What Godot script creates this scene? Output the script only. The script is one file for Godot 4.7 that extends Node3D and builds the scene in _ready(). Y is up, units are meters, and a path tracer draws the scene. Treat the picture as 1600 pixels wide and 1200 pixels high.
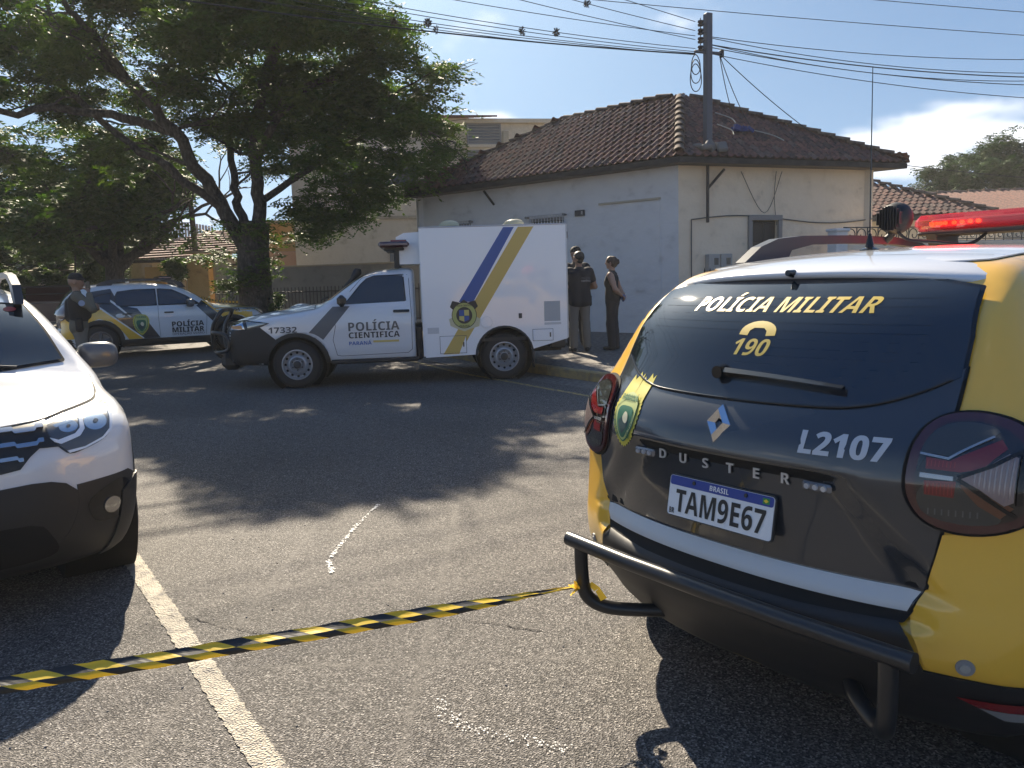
extends Node3D
# A street corner with police vehicles. World: camera at (0, 1.489, 0) looking along -z, metres.

const CAM_Y := 1.489

func _ready() -> void:
	# --- camera
	var cam := Camera3D.new()
	cam.name = "camera"
	cam.fov = 51.35
	cam.near = .05
	cam.far = 4000.0
	add_child(cam)
	var pitch := .1283
	var roll := .0308
	var rx := Basis(Vector3(1, 0, 0), pitch)
	var rz := Basis(Vector3(0, 0, 1), roll)
	cam.transform = Transform3D((rz * rx).transposed(), Vector3(0, CAM_Y, 0))
	cam.current = true
	# --- sky and exposure
	var env := Environment.new()
	env.background_mode = Environment.BG_SKY
	env.tonemap_mode = Environment.TONE_MAPPER_LINEAR
	env.tonemap_exposure = 2.65
	env.fog_enabled = true
	env.fog_density = .0014
	env.fog_light_color = Color(.96, .95, .92)
	env.sdfgi_enabled = true
	env.ssao_enabled = true
	env.ssil_enabled = true
	env.sky = make_sky()
	var we := WorldEnvironment.new()
	we.name = "environment"
	we.environment = env
	add_child(we)
	# --- sun: beyond the trees, a little to the left
	var sun := DirectionalLight3D.new()
	sun.name = "sun"
	sun.light_energy = 1.6
	sun.light_color = Color(1, .94, .84)
	sun.light_angular_distance = .55
	sun.shadow_enabled = true
	add_child(sun)
	var s := sun_dir()
	sun.look_at_from_position(s * 50.0, Vector3.ZERO, Vector3.UP)
	# --- the setting, then the things
	make_materials()
	make_tables()
	build_ground()
	build_house()
	build_background()
	build_trees()
	build_wires()
	police_near(Vector3(2.3481, 0, -3.6988), -.9319)
	white_car(Vector3(-3.738, 0, -4.998), 3.7837)
	police_far(Vector3(-7.86, gh(-7.86, -18.2), -18.2), deg_to_rad(-60.65))
	build_truck(Vector3(-1.73, gh(-1.73, -12.4), -12.82), deg_to_rad(96.0))
	build_people()
	build_tape()

func sun_dir() -> Vector3:
	var az := deg_to_rad(-17.0)
	var el := deg_to_rad(36.0)
	return Vector3(sin(az) * cos(el), sin(el), -cos(az) * cos(el))

func gh(_x: float, z: float) -> float:
	var t := maxf(0.0, -z - 12.5)
	return .4 * (1.0 - exp(-.07 * t)) * smoothstep(0.0, 2.0, t)
# ---------------------------------------------------------------- helpers
var mats := {}
var cache := {}
var taken := {}

func lin(r: float, g: float, b: float, a := 1.0) -> Color:
	return Color(r, g, b, a).linear_to_srgb()

func mat(key: String, c: Color, rough := 0.6, metal := 0.0, coat := 0.0) -> StandardMaterial3D:
	if mats.has(key):
		return mats[key]
	var m := StandardMaterial3D.new()
	m.albedo_color = c
	m.roughness = rough
	m.metallic = metal
	m.cull_mode = BaseMaterial3D.CULL_DISABLED
	if coat > 0.0:
		m.clearcoat_enabled = true
		m.clearcoat = coat
		m.clearcoat_roughness = 0.04
	mats[key] = m
	return m

func ramp(stops: Array) -> Gradient:
	var g := Gradient.new()
	var offs := PackedFloat32Array()
	var cols := PackedColorArray()
	for s in stops:
		offs.append(s[0])
		cols.append(s[1])
	g.offsets = offs
	g.colors = cols
	return g

func noise_tex(size: int, freq: float, stops: Array, sd := 1, type := FastNoiseLite.TYPE_SIMPLEX_SMOOTH, octaves := 4, normal := false, bump := 4.0) -> NoiseTexture2D:
	var n := FastNoiseLite.new()
	n.seed = sd
	n.noise_type = type
	n.frequency = freq
	n.fractal_octaves = octaves
	n.fractal_type = FastNoiseLite.FRACTAL_FBM if octaves > 1 else FastNoiseLite.FRACTAL_NONE
	var t := NoiseTexture2D.new()
	t.width = size
	t.height = size
	t.seamless = true
	t.noise = n
	if normal:
		t.as_normal_map = true
		t.bump_strength = bump
	elif stops.size():
		t.color_ramp = ramp(stops)
	return t

func triplanar(m: StandardMaterial3D, scale: float, in_world := true) -> void:
	m.uv1_triplanar = true
	m.uv1_world_triplanar = in_world
	m.uv1_scale = Vector3.ONE * scale

func numbered(called: String) -> String:
	if not taken.has(called):
		taken[called] = 0
		return called
	taken[called] += 1
	return "%s_%03d" % [called, taken[called]]

func tag(o: Node3D, label: String, category: String, group := "") -> Node3D:
	o.set_meta("label", label)
	o.set_meta("category", category)
	if group != "":
		o.set_meta("group", group)
	return o

func thing(called: String, label: String, category: String, at := Vector3.ZERO, turn := 0.0, group := "") -> Node3D:
	var o := Node3D.new()
	o.name = numbered(called)
	add_child(o)
	o.position = at
	o.rotation.y = turn
	return tag(o, label, category, group)

func inst(called: String, mesh: Mesh, m: Material, parent: Node, xf := Transform3D()) -> MeshInstance3D:
	var o := MeshInstance3D.new()
	o.name = numbered(called) if parent == self else called
	o.mesh = mesh
	if m:
		o.material_override = m
	o.transform = xf
	parent.add_child(o, true)
	return o

func structure(o: Node) -> Node:
	o.set_meta("kind", "structure")
	return o

func stuff(o: Node) -> Node:
	o.set_meta("kind", "stuff")
	return o

# a mesh collector with explicit normals
class MB:
	var v := PackedVector3Array()
	var n := PackedVector3Array()
	var c := PackedColorArray()
	var ix := PackedInt32Array()
	var col := Color(1, 1, 1)
	var coloured := false

	func pt(p: Vector3, nn: Vector3) -> int:
		v.append(p)
		n.append(nn)
		if coloured:
			c.append(col)
		return v.size() - 1

	func tri_i(a: int, b: int, d: int) -> void:
		var g := (v[b] - v[a]).cross(v[d] - v[a])
		if g.dot(n[a] + n[b] + n[d]) > 0.0:
			ix.append_array([a, d, b])
		else:
			ix.append_array([a, b, d])

	func tri(a: Vector3, b: Vector3, d: Vector3, out := Vector3.ZERO) -> void:
		var g := (b - a).cross(d - a).normalized()
		if out != Vector3.ZERO and g.dot(out) < 0.0:
			g = -g
		var i := pt(a, g)
		pt(b, g)
		pt(d, g)
		tri_i(i, i + 1, i + 2)

	func quad(a: Vector3, b: Vector3, d: Vector3, e: Vector3, out := Vector3.ZERO) -> void:
		var g := (d - a).cross(e - b).normalized()
		if out != Vector3.ZERO and g.dot(out) < 0.0:
			g = -g
		var i := pt(a, g)
		pt(b, g)
		pt(d, g)
		pt(e, g)
		tri_i(i, i + 1, i + 2)
		tri_i(i, i + 2, i + 3)

	# chamfered box
	func box(at: Vector3, size: Vector3, bev := 0.0, b := Basis()) -> void:
		var h := size * 0.5
		bev = minf(bev, minf(h.x, minf(h.y, h.z)) * 0.9)
		for ax in 3:
			for s in [-1.0, 1.0]:
				var nn := Vector3.ZERO
				nn[ax] = s
				var u := (ax + 1) % 3
				var w := (ax + 2) % 3
				var q := []
				for k in [[-1, -1], [1, -1], [1, 1], [-1, 1]]:
					var p := Vector3.ZERO
					p[ax] = s * h[ax]
					p[u] = k[0] * (h[u] - bev)
					p[w] = k[1] * (h[w] - bev)
					q.append(at + b * p)
				quad(q[0], q[1], q[2], q[3], b * nn)
		if bev <= 0.0:
			return
		for ax in 3:
			var u := (ax + 1) % 3
			var w := (ax + 2) % 3
			for su in [-1.0, 1.0]:
				for sw in [-1.0, 1.0]:
					var q := []
					for k in [[-1, 0], [1, 0], [1, 1], [-1, 1]]:
						var p := Vector3.ZERO
						p[ax] = k[0] * (h[ax] - bev)
						p[u] = su * (h[u] - (bev if k[1] == 1 else 0.0))
						p[w] = sw * (h[w] - (0.0 if k[1] == 1 else bev))
						q.append(at + b * p)
					var o := Vector3.ZERO
					o[u] = su
					o[w] = sw
					quad(q[0], q[1], q[2], q[3], b * o)
		for sx in [-1.0, 1.0]:
			for sy in [-1.0, 1.0]:
				for sz in [-1.0, 1.0]:
					var s := Vector3(sx, sy, sz)
					tri(at + b * (s * Vector3(h.x, h.y - bev, h.z - bev)), at + b * (s * Vector3(h.x - bev, h.y, h.z - bev)), at + b * (s * Vector3(h.x - bev, h.y - bev, h.z)), b * s)

	func tube(pts: PackedVector3Array, radii: Array, seg := 8, caps := true) -> void:
		var up := Vector3.UP
		var base := v.size()
		var k := pts.size()
		for i in k:
			var d := (pts[mini(i + 1, k - 1)] - pts[maxi(i - 1, 0)]).normalized()
			if i == 0:
				up = Vector3.UP if absf(d.y) < 0.9 else Vector3.RIGHT
			var x := up.cross(d).normalized()
			var y := d.cross(x).normalized()
			up = y
			var r: float = radii[mini(i, radii.size() - 1)]
			for j in seg:
				var a := TAU * j / seg
				var o := x * cos(a) + y * sin(a)
				pt(pts[i] + o * r, o)
		for i in k - 1:
			for j in seg:
				var a := base + i * seg + j
				var b2 := base + i * seg + (j + 1) % seg
				tri_i(a, b2, b2 + seg)
				tri_i(a, b2 + seg, a + seg)
		if caps:
			for e in 2:
				var i := 0 if e == 0 else k - 1
				var d := (pts[i] - pts[1 if e == 0 else k - 2]).normalized()
				var o := pt(pts[i], d)
				for j in seg:
					pt(v[base + i * seg + j], d)
				for j in seg:
					tri_i(o, o + 1 + j, o + 1 + (j + 1) % seg)

	func cyl(a: Vector3, b: Vector3, r0: float, r1 := -1.0, seg := 12) -> void:
		tube(PackedVector3Array([a, b]), [r0, r0 if r1 < 0.0 else r1], seg)

	# profile of (radius, along axis); hard edges where a point repeats
	func lathe(prof: Array, xf := Transform3D(), seg := 24) -> void:
		for i in prof.size() - 1:
			var p: Vector2 = prof[i]
			var q: Vector2 = prof[i + 1]
			if p.distance_to(q) < 1e-5:
				continue
			var nn := []
			for e in 2:
				var at := i + e
				var d := (q - p).normalized()
				var lo := maxi(at - 1, 0)
				var hi := mini(at + 1, prof.size() - 1)
				var d2: Vector2 = (prof[hi] - prof[lo])
				if (e == 0 and i > 0 and (prof[i] - prof[i - 1]).length() > 1e-5 and (prof[i] - prof[i - 1]).normalized().dot(d) > 0.75) or (e == 1 and i + 2 < prof.size() and (prof[i + 2] - q).length() > 1e-5 and (prof[i + 2] - q).normalized().dot(d) > 0.75):
					d = d2.normalized()
				nn.append(Vector2(d.y, -d.x))
			var base := v.size()
			for j in seg + 1:
				var a := TAU * j / seg
				var ca := cos(a)
				var sa := sin(a)
				pt(xf * Vector3(p.x * ca, p.y, p.x * sa), xf.basis * Vector3(nn[0].x * ca, nn[0].y, nn[0].x * sa))
				pt(xf * Vector3(q.x * ca, q.y, q.x * sa), xf.basis * Vector3(nn[1].x * ca, nn[1].y, nn[1].x * sa))
			for j in seg:
				var a := base + 2 * j
				tri_i(a, a + 1, a + 3)
				tri_i(a, a + 3, a + 2)

	# outline in the plane of u and w, pushed along d by depth (0: a flat sheet)
	func plate(poly: PackedVector2Array, at: Vector3, u: Vector3, w: Vector3, depth: float) -> void:
		var d := u.cross(w).normalized()
		var t := Geometry2D.triangulate_polygon(poly)
		for side in ([0, 1] if depth != 0.0 else [1]):
			var base := v.size()
			for p in poly:
				pt(at + u * p.x + w * p.y + d * (depth if side == 1 else 0.0), d if side == 1 else -d)
			for i in range(0, t.size(), 3):
				tri_i(base + t[i], base + t[i + 1], base + t[i + 2])
		if depth != 0.0:
			var cw := Geometry2D.is_polygon_clockwise(poly)
			for i in poly.size():
				var a := poly[i]
				var b := poly[(i + 1) % poly.size()]
				var e := (b - a)
				var o := Vector2(e.y, -e.x) * (-1.0 if cw else 1.0)
				var pa := at + u * a.x + w * a.y
				var pb := at + u * b.x + w * b.y
				quad(pa, pb, pb + d * depth, pa + d * depth, u * o.x + w * o.y)

	func mesh() -> ArrayMesh:
		var m := ArrayMesh.new()
		var a := []
		a.resize(Mesh.ARRAY_MAX)
		a[Mesh.ARRAY_VERTEX] = v
		a[Mesh.ARRAY_NORMAL] = n
		if coloured:
			a[Mesh.ARRAY_COLOR] = c
		a[Mesh.ARRAY_INDEX] = ix
		m.add_surface_from_arrays(Mesh.PRIMITIVE_TRIANGLES, a)
		return m

func put(b: MB, called: String, m: Material, parent: Node, xf := Transform3D()) -> MeshInstance3D:
	return inst(called, b.mesh(), m, parent, xf)

func boxed(called: String, at: Vector3, size: Vector3, m: Material, parent: Node, bev := 0.0, b := Basis()) -> MeshInstance3D:
	var q := MB.new()
	q.box(at, size, bev, b)
	return put(q, called, m, parent)

func tubed(called: String, pts: Array, radii: Array, m: Material, parent: Node, seg := 8) -> MeshInstance3D:
	var q := MB.new()
	q.tube(PackedVector3Array(pts), radii, seg)
	return put(q, called, m, parent)

func curved(pts: Array, steps := 5) -> PackedVector3Array:
	var out := PackedVector3Array()
	for i in pts.size() - 1:
		var a: Vector3 = pts[maxi(i - 1, 0)]
		var b: Vector3 = pts[i]
		var c: Vector3 = pts[i + 1]
		var d: Vector3 = pts[mini(i + 2, pts.size() - 1)]
		for s in steps:
			out.append(b.cubic_interpolate(c, a, d, float(s) / steps))
	out.append(pts[-1])
	return out

func V2(a: Array) -> PackedVector2Array:
	var p := PackedVector2Array()
	for i in range(0, a.size(), 2):
		p.append(Vector2(a[i], a[i + 1]))
	return p

# closed smooth outline through control points
func smooth2(p: PackedVector2Array, steps := 5) -> PackedVector2Array:
	var out := PackedVector2Array()
	var k := p.size()
	for i in k:
		for s in steps:
			out.append(p[i].cubic_interpolate(p[(i + 1) % k], p[(i + k - 1) % k], p[(i + 2) % k], float(s) / steps))
	return out

func mirrored(half: PackedVector2Array) -> PackedVector2Array:
	var out := PackedVector2Array(half)
	for i in range(half.size() - 1, -1, -1):
		if absf(half[i].x) > 1e-4:
			out.append(Vector2(-half[i].x, half[i].y))
	return out

func flip2(p: PackedVector2Array) -> PackedVector2Array:
	var out := PackedVector2Array()
	for q in p:
		out.append(Vector2(-q.x, q.y))
	out.reverse()
	return out

func ellipse2(c: Vector2, rx: float, ry: float, seg := 20) -> PackedVector2Array:
	var out := PackedVector2Array()
	for i in seg:
		var a := TAU * i / seg
		out.append(c + Vector2(cos(a) * rx, sin(a) * ry))
	return out

func rect2(x0: float, y0: float, x1: float, y1: float, r := 0.0) -> PackedVector2Array:
	if r <= 0.0:
		return V2([x0, y0, x1, y0, x1, y1, x0, y1])
	var out := PackedVector2Array()
	for k in [[x1 - r, y0 + r, -PI / 2], [x1 - r, y1 - r, 0.0], [x0 + r, y1 - r, PI / 2], [x0 + r, y0 + r, PI]]:
		for i in 5:
			var a: float = k[2] + PI / 2 * i / 4.0
			out.append(Vector2(k[0] + cos(a) * r, k[1] + sin(a) * r))
	return out

# lettering as a flat mesh, its bounds centred; cap: height of a capital
var fonts := {}
func text_mesh(s: String, cap: float, bold := true, slant := 0.0, fat := 0.0, wide := 1.0, family := "Droid Sans") -> ArrayMesh:
	var key := "txt|%s|%f|%s|%f|%f|%f|%s" % [s, cap, bold, slant, fat, wide, family]
	if cache.has(key):
		return cache[key]
	var fk := "%s|%s|%f" % [family, bold, fat]
	if not fonts.has(fk):
		var sf := SystemFont.new()
		sf.font_names = PackedStringArray([family])
		sf.font_weight = 700 if bold else 400
		if fat != 0.0:
			var fv := FontVariation.new()
			fv.base_font = sf
			fv.variation_embolden = fat
			fonts[fk] = fv
		else:
			fonts[fk] = sf
	var t := TextMesh.new()
	t.text = s
	t.font = fonts[fk]
	t.font_size = 100
	t.pixel_size = cap / 71.4
	t.depth = 0.0
	t.curve_step = 1.2
	var a := t.get_mesh_arrays()
	var vs: PackedVector3Array = a[Mesh.ARRAY_VERTEX]
	var lo := Vector3(1e9, 1e9, 0)
	var hi := Vector3(-1e9, -1e9, 0)
	for i in vs.size():
		vs[i] = Vector3((vs[i].x + slant * vs[i].y) * wide, vs[i].y, 0)
		lo = lo.min(vs[i])
		hi = hi.max(vs[i])
	for i in vs.size():
		vs[i] -= Vector3((lo.x + hi.x) * 0.5, (lo.y + hi.y) * 0.5, 0)
	var out := ArrayMesh.new()
	var b := []
	b.resize(Mesh.ARRAY_MAX)
	b[Mesh.ARRAY_VERTEX] = vs
	var nn := PackedVector3Array()
	nn.resize(vs.size())
	nn.fill(Vector3(0, 0, 1))
	b[Mesh.ARRAY_NORMAL] = nn
	b[Mesh.ARRAY_INDEX] = a[Mesh.ARRAY_INDEX]
	out.add_surface_from_arrays(Mesh.PRIMITIVE_TRIANGLES, b)
	cache[key] = out
	return out

func text_size(m: ArrayMesh) -> Vector2:
	var a := m.get_aabb()
	return Vector2(a.size.x, a.size.y)

# flat lettering in the plane of u and w
func text_flat(called: String, s: String, cap: float, at: Vector3, u: Vector3, w: Vector3, m: Material, parent: Node, bold := true, slant := 0.0, fat := 0.0, wide := 1.0, family := "Droid Sans") -> MeshInstance3D:
	return inst(called, text_mesh(s, cap, bold, slant, fat, wide, family), m, parent, Transform3D(Basis(u, w, u.cross(w)), at))
# the materials that several builders share
func make_materials() -> void:
	mat("paint_yellow", lin(.82, .47, .05), .28, 0.0, 1.0)
	mat("paint_white", lin(.66, .67, .69), .28, 0.0, 1.0)
	var g := mat("paint_grey", lin(.036, .042, .050), .22, 0.0, 1.0)
	g.metallic = .25
	mat("black_plastic", lin(.018, .018, .019), .55)
	mat("black_gloss", lin(.01, .01, .011), .12)
	mat("seam", lin(.006, .006, .006), .9)
	mat("black_hole", lin(.006, .006, .006), .9)
	mat("chrome", lin(.75, .76, .78), .08, 1.0)
	mat("nut", lin(.12, .11, .10), .45, .8)
	mat("plate_white", lin(.72, .73, .74), .35)
	mat("plate_rim", lin(.03, .03, .03), .5)
	mat("lamp_housing", lin(.03, .032, .036), .25)
	mat("lamp_red", lin(.16, .008, .01), .15, 0.0, 1.0)
	mat("grille_black", lin(.008, .008, .009), .35)
	mat("guard_black", lin(.02, .02, .021), .28)
	mat("vinyl_black", lin(.015, .016, .02), .4)
	mat("vinyl_royal", lin(.020, .085, .32), .4)
	mat("alloy", lin(.16, .16, .17), .35, .7)
	mat("steel_rim", lin(.36, .37, .39), .45, .5)
	mat("hatch_line", lin(.05, .05, .055), .8)
	mat("sticker_pale", lin(.55, .56, .57), .6)
	mat("trim_alu", lin(.5, .5, .52), .4, .6)
	mat("dark_iron", lin(.02, .02, .022), .5)
	mat("dark_wood", lin(.035, .028, .024), .6)
	mat("grey_frame", lin(.22, .21, .20), .7)
	mat("roof_deck", lin(.05, .038, .032), .9)
	mat("dark_pane", lin(.02, .02, .02), .2)
	mat("far_pane", lin(.10, .10, .10), .15)
	mat("insulator", lin(.03, .022, .022), .25)
	mat("pole_dark", lin(.05, .045, .04), .8)
	mat("bar_dark_lens", lin(.06, .012, .015), .1, 0.0, 1.0)
# ---------------------------------------------------------------- bodies of the vehicles: a smooth field, meshed, with panels laid on it
const TN := 512
var tabs := []

func pchip(pts: Array, lo: float, hi: float) -> PackedFloat32Array:
	var k := pts.size()
	var m := []
	var d := []
	for i in k - 1:
		d.append((pts[i + 1][1] - pts[i][1]) / (pts[i + 1][0] - pts[i][0]))
	for i in k:
		if i == 0:
			m.append(d[0])
		elif i == k - 1:
			m.append(d[k - 2])
		elif d[i - 1] * d[i] <= 0.0:
			m.append(0.0)
		else:
			var h0: float = pts[i][0] - pts[i - 1][0]
			var h1: float = pts[i + 1][0] - pts[i][0]
			var w1 := 2.0 * h1 + h0
			var w2 := h1 + 2.0 * h0
			m.append((w1 + w2) / (w1 / d[i - 1] + w2 / d[i]))
	var out := PackedFloat32Array()
	out.resize(TN + 2)
	var j := 0
	for i in TN + 2:
		var x := clampf(lo + (hi - lo) * i / TN, pts[0][0], pts[k - 1][0])
		while j < k - 2 and x > pts[j + 1][0]:
			j += 1
		var h: float = pts[j + 1][0] - pts[j][0]
		var t: float = (x - pts[j][0]) / h
		out[i] = (2 * t * t * t - 3 * t * t + 1) * pts[j][1] + (t * t * t - 2 * t * t + t) * h * m[j] + (3 * t * t - 2 * t * t * t) * pts[j + 1][1] + (t * t * t - t * t) * h * m[j + 1]
	return out

var sw: PackedFloat32Array
var st: PackedFloat32Array
var sr: PackedFloat32Array
var sr2: PackedFloat32Array
var sf_: PackedFloat32Array
var tw: PackedFloat32Array
var tt: PackedFloat32Array
var tfr: PackedFloat32Array

func make_tables() -> void:
	sw = pchip([[.15, .72], [.25, .82], [.35, .865], [.5, .893], [.65, .902], [.8, .902], [.92, .895], [1.0, .878], [1.04, .858], [1.08, .835], [1.2, .775], [1.35, .70], [1.5, .62], [1.58, .56], [1.7, .45]], 0.0, 2.0)
	st = pchip([[-2.3, .80], [-2.2, .86], [-2.1, .905], [-1.95, .945], [-1.7, .985], [-1.4, 1.02], [-1.1, 1.05], [-.98, 1.075], [-.9, 1.12], [-.6, 1.33], [-.35, 1.455], [-.15, 1.515], [.1, 1.545], [.5, 1.57], [.9, 1.57], [1.3, 1.555], [1.55, 1.53], [1.7, 1.505], [1.85, 1.47], [2.3, 1.36]], -3.0, 3.0)
	sr = pchip([[.15, 1.95], [.3, 2.05], [.40, 2.13], [.48, 2.17], [.53, 2.175], [.55, 2.165], [.57, 2.14], [.62, 2.14], [.8, 2.148], [.92, 2.15], [1.0, 2.135], [1.06, 2.10], [1.12, 2.05], [1.19, 2.005], [1.25, 1.97], [1.31, 1.93], [1.38, 1.865], [1.46, 1.765], [1.51, 1.69], [1.6, 1.60]], 0.0, 2.0)
	# the same without the bumper's ledge, for the corners
	sr2 = pchip([[.15, 1.95], [.3, 2.05], [.40, 2.13], [.48, 2.165], [.55, 2.17], [.65, 2.16], [.8, 2.15], [.92, 2.15], [1.0, 2.135], [1.06, 2.10], [1.12, 2.05], [1.19, 2.005], [1.25, 1.97], [1.31, 1.93], [1.38, 1.865], [1.46, 1.765], [1.51, 1.69], [1.6, 1.60]], 0.0, 2.0)
	sf_ = pchip([[.15, -1.95], [.25, -2.08], [.4, -2.16], [.55, -2.18], [.7, -2.175], [.8, -2.15], [.88, -2.10], [.95, -2.0], [1.7, -1.0]], 0.0, 2.0)
	tw = pchip([[.25, .74], [.35, .82], [.45, .87], [.6, .895], [.9, .90], [1.08, .885], [1.17, .86], [1.24, .825], [1.5, .735], [1.65, .67], [1.76, .56], [1.9, .4]], 0.0, 2.0)
	tt = pchip([[-2.8, .80], [-2.66, .93], [-2.55, 1.0], [-2.4, 1.05], [-2.1, 1.11], [-1.7, 1.17], [-1.4, 1.21], [-1.22, 1.24], [-1.1, 1.30], [-.8, 1.50], [-.6, 1.625], [-.45, 1.69], [-.2, 1.735], [.1, 1.745], [.22, 1.73], [.5, 1.66]], -3.0, 3.0)
	tfr = pchip([[.2, -2.35], [.35, -2.55], [.5, -2.64], [.7, -2.66], [.85, -2.64], [.95, -2.60], [1.02, -2.52], [1.1, -2.3], [1.9, -.8]], 0.0, 2.0)

func look(t: PackedFloat32Array, x: float) -> float:
	x = clampf(x, 0.0, TN)
	var i := int(x)
	return lerpf(t[i], t[i + 1], x - i)

func smx(a: float, b: float, k: float) -> float:
	var h := maxf(k - absf(a - b), 0.0) / k
	return maxf(a, b) + h * h * k * 0.25

func sstep(x: float) -> float:
	x = clampf(x * 0.5 + 0.5, 0.0, 1.0)
	return x * x * (3.0 - 2.0 * x)

# 0 the estate car, 1 the same with its wheel arches cut, 2 the pickup's cab, 3 the same cut
func fld(kind: int, p: Vector3) -> float:
	var x := absf(p.x)
	var y := p.y
	var z := p.z
	var f: float
	if kind < 2:
		var q := maxf(z - 1.2, 0.0) / .95
		var e := maxf(-1.2 - z, 0.0) / .95
		var w := look(sw, y * TN * 0.5) - .085 * pow(q, 2.2) - .13 * pow(e, 2.2)
		var xx := pow(x * 1.1765, 2.4)
		f = smx(x - w, y - look(st, (z + 3.0) * TN / 6.0) + .0855 * xx, .07)
		if z > 0.0:
			var rec := 0.0
			if y < .98 and y > .55 and z > 1.8:
				rec = .028 * sstep((.938 - y) / .012) * sstep((.36 + .87 * (.94 - y) - x) / .085) * sstep((y - .635) / .02)
			var zr := look(sr, y * TN * 0.5)
			if x > .56 and y < .85:
				zr = lerpf(zr, look(sr2, y * TN * 0.5), sstep((x - .605) / .045))
			f = smx(f, z - zr + .23 * xx + rec, .09)
		else:
			f = smx(f, look(sf_, y * TN * 0.5) - z + .30 * pow(x * 1.1765, 3.0), .08)
		f = smx(f, .2 - y, .05)
		if kind == 1:
			# the shell lies a little under the panels at the tail
			f += .002 + .014 * sstep((z - 1.66) / .08) * sstep((.60 - x) / .04) * sstep((y - .47) / .04)
			f += .022 * sstep((-1.60 - z) / .06) * sstep((.52 - y) / .05) * sstep((x - .6) / .1)
		if kind == 1 and x > .5:
			f = maxf(f, .41 - Vector2(absf(z) - 1.337, y - .345).length())
	else:
		var e := maxf(-1.5 - z, 0.0) / 1.1
		var w := look(tw, y * TN * 0.5) - .10 * e * e
		f = smx(x - w, y - look(tt, (z + 3.0) * TN / 6.0) + .05 * pow(x * 1.45, 2.4), .07)
		f = smx(f, look(tfr, y * TN * 0.5) - z + .22 * pow(x * 1.15, 3.0), .08)
		f = smx(f, z - .22, .05)
		f = smx(f, .36 - y, .05)
		if kind == 3 and x > .45:
			f = maxf(f, .44 - Vector2(z + 1.54, y - .355).length())
	return f

func grad(kind: int, p: Vector3) -> Vector3:
	var e := 0.008
	var c := fld(kind, p)
	return Vector3(fld(kind, p + Vector3(e, 0, 0)) - c, fld(kind, p + Vector3(0, e, 0)) - c, fld(kind, p + Vector3(0, 0, e)) - c).normalized()

# surface nets over a grid of values
func nets(val: PackedFloat32Array, nx: int, ny: int, nz: int, lo: Vector3, cell: float) -> Array:
	var vs := PackedVector3Array()
	var ix := PackedInt32Array()
	var lim := cell * 3.0
	var id := PackedInt32Array()
	id.resize(nx * ny * nz)
	id.fill(-1)
	var off := PackedInt32Array([0, 1, nx, nx + 1, nx * ny, nx * ny + 1, nx * ny + nx, nx * ny + nx + 1])
	var edges := [[0, 1], [2, 3], [4, 5], [6, 7], [0, 2], [1, 3], [4, 6], [5, 7], [0, 4], [1, 5], [2, 6], [3, 7]]
	for k in nz - 1:
		for j in ny - 1:
			var row := (k * ny + j) * nx
			for i in nx - 1:
				var b := row + i
				if absf(val[b]) > lim:
					continue
				var neg := 0
				for o in off:
					if val[b + o] < 0.0:
						neg += 1
				if neg == 0 or neg == 8:
					continue
				var s := Vector3.ZERO
				var cnt := 0
				for e in edges:
					var va := val[b + off[e[0]]]
					var vb := val[b + off[e[1]]]
					if (va < 0.0) == (vb < 0.0):
						continue
					var t := va / (va - vb)
					var pa := Vector3(e[0] & 1, (e[0] >> 1) & 1, e[0] >> 2)
					var pb := Vector3(e[1] & 1, (e[1] >> 1) & 1, e[1] >> 2)
					s += pa.lerp(pb, t)
					cnt += 1
				id[b] = vs.size()
				vs.append(lo + (Vector3(i, j, k) + s / cnt) * cell)
	for k in range(1, nz - 1):
		for j in range(1, ny - 1):
			var row := (k * ny + j) * nx
			for i in range(1, nx - 1):
				var b := row + i
				if absf(val[b]) > lim:
					continue
				var a0 := val[b] < 0.0
				for ax in 3:
					var o: int = [1, nx, nx * ny][ax]
					if a0 == (val[b + o] < 0.0):
						continue
					var u: int = [nx, nx * ny, 1][ax]
					var w: int = [nx * ny, 1, nx][ax]
					var q := [id[b - u - w], id[b - w], id[b], id[b - u]]
					if q.min() < 0:
						continue
					if a0:
						ix.append_array([q[0], q[2], q[1], q[0], q[3], q[2]])
					else:
						ix.append_array([q[0], q[1], q[2], q[0], q[2], q[3]])
	return [vs, ix]

func arrays_mesh(vs: PackedVector3Array, ns: PackedVector3Array, ix: PackedInt32Array) -> ArrayMesh:
	var m := ArrayMesh.new()
	var a := []
	a.resize(Mesh.ARRAY_MAX)
	a[Mesh.ARRAY_VERTEX] = vs
	a[Mesh.ARRAY_NORMAL] = ns
	a[Mesh.ARRAY_INDEX] = ix
	m.add_surface_from_arrays(Mesh.PRIMITIVE_TRIANGLES, a)
	return m

func shell(kind: int, lo: Vector3, hi: Vector3, cell: float) -> ArrayMesh:
	var d := ((hi - lo) / cell).ceil()
	var nx := int(d.x) + 1
	var ny := int(d.y) + 1
	var nz := int(d.z) + 1
	var val := PackedFloat32Array()
	val.resize(nx * ny * nz)
	var half := nx / 2
	for k in nz:
		for j in ny:
			var row := (k * ny + j) * nx
			for i in range(half, nx):
				var f := fld(kind, lo + Vector3(i, j, k) * cell)
				val[row + i] = f
				val[row + nx - 1 - i] = f
	var r := nets(val, nx, ny, nz, lo, cell)
	var vs: PackedVector3Array = r[0]
	var ns := PackedVector3Array()
	ns.resize(vs.size())
	for i in vs.size():
		var p := vs[i]
		var g := grad(kind, p)
		p -= g * clampf(fld(kind, p), -cell, cell)
		vs[i] = p
		ns[i] = grad(kind, p)
	return arrays_mesh(vs, ns, r[1])

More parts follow.
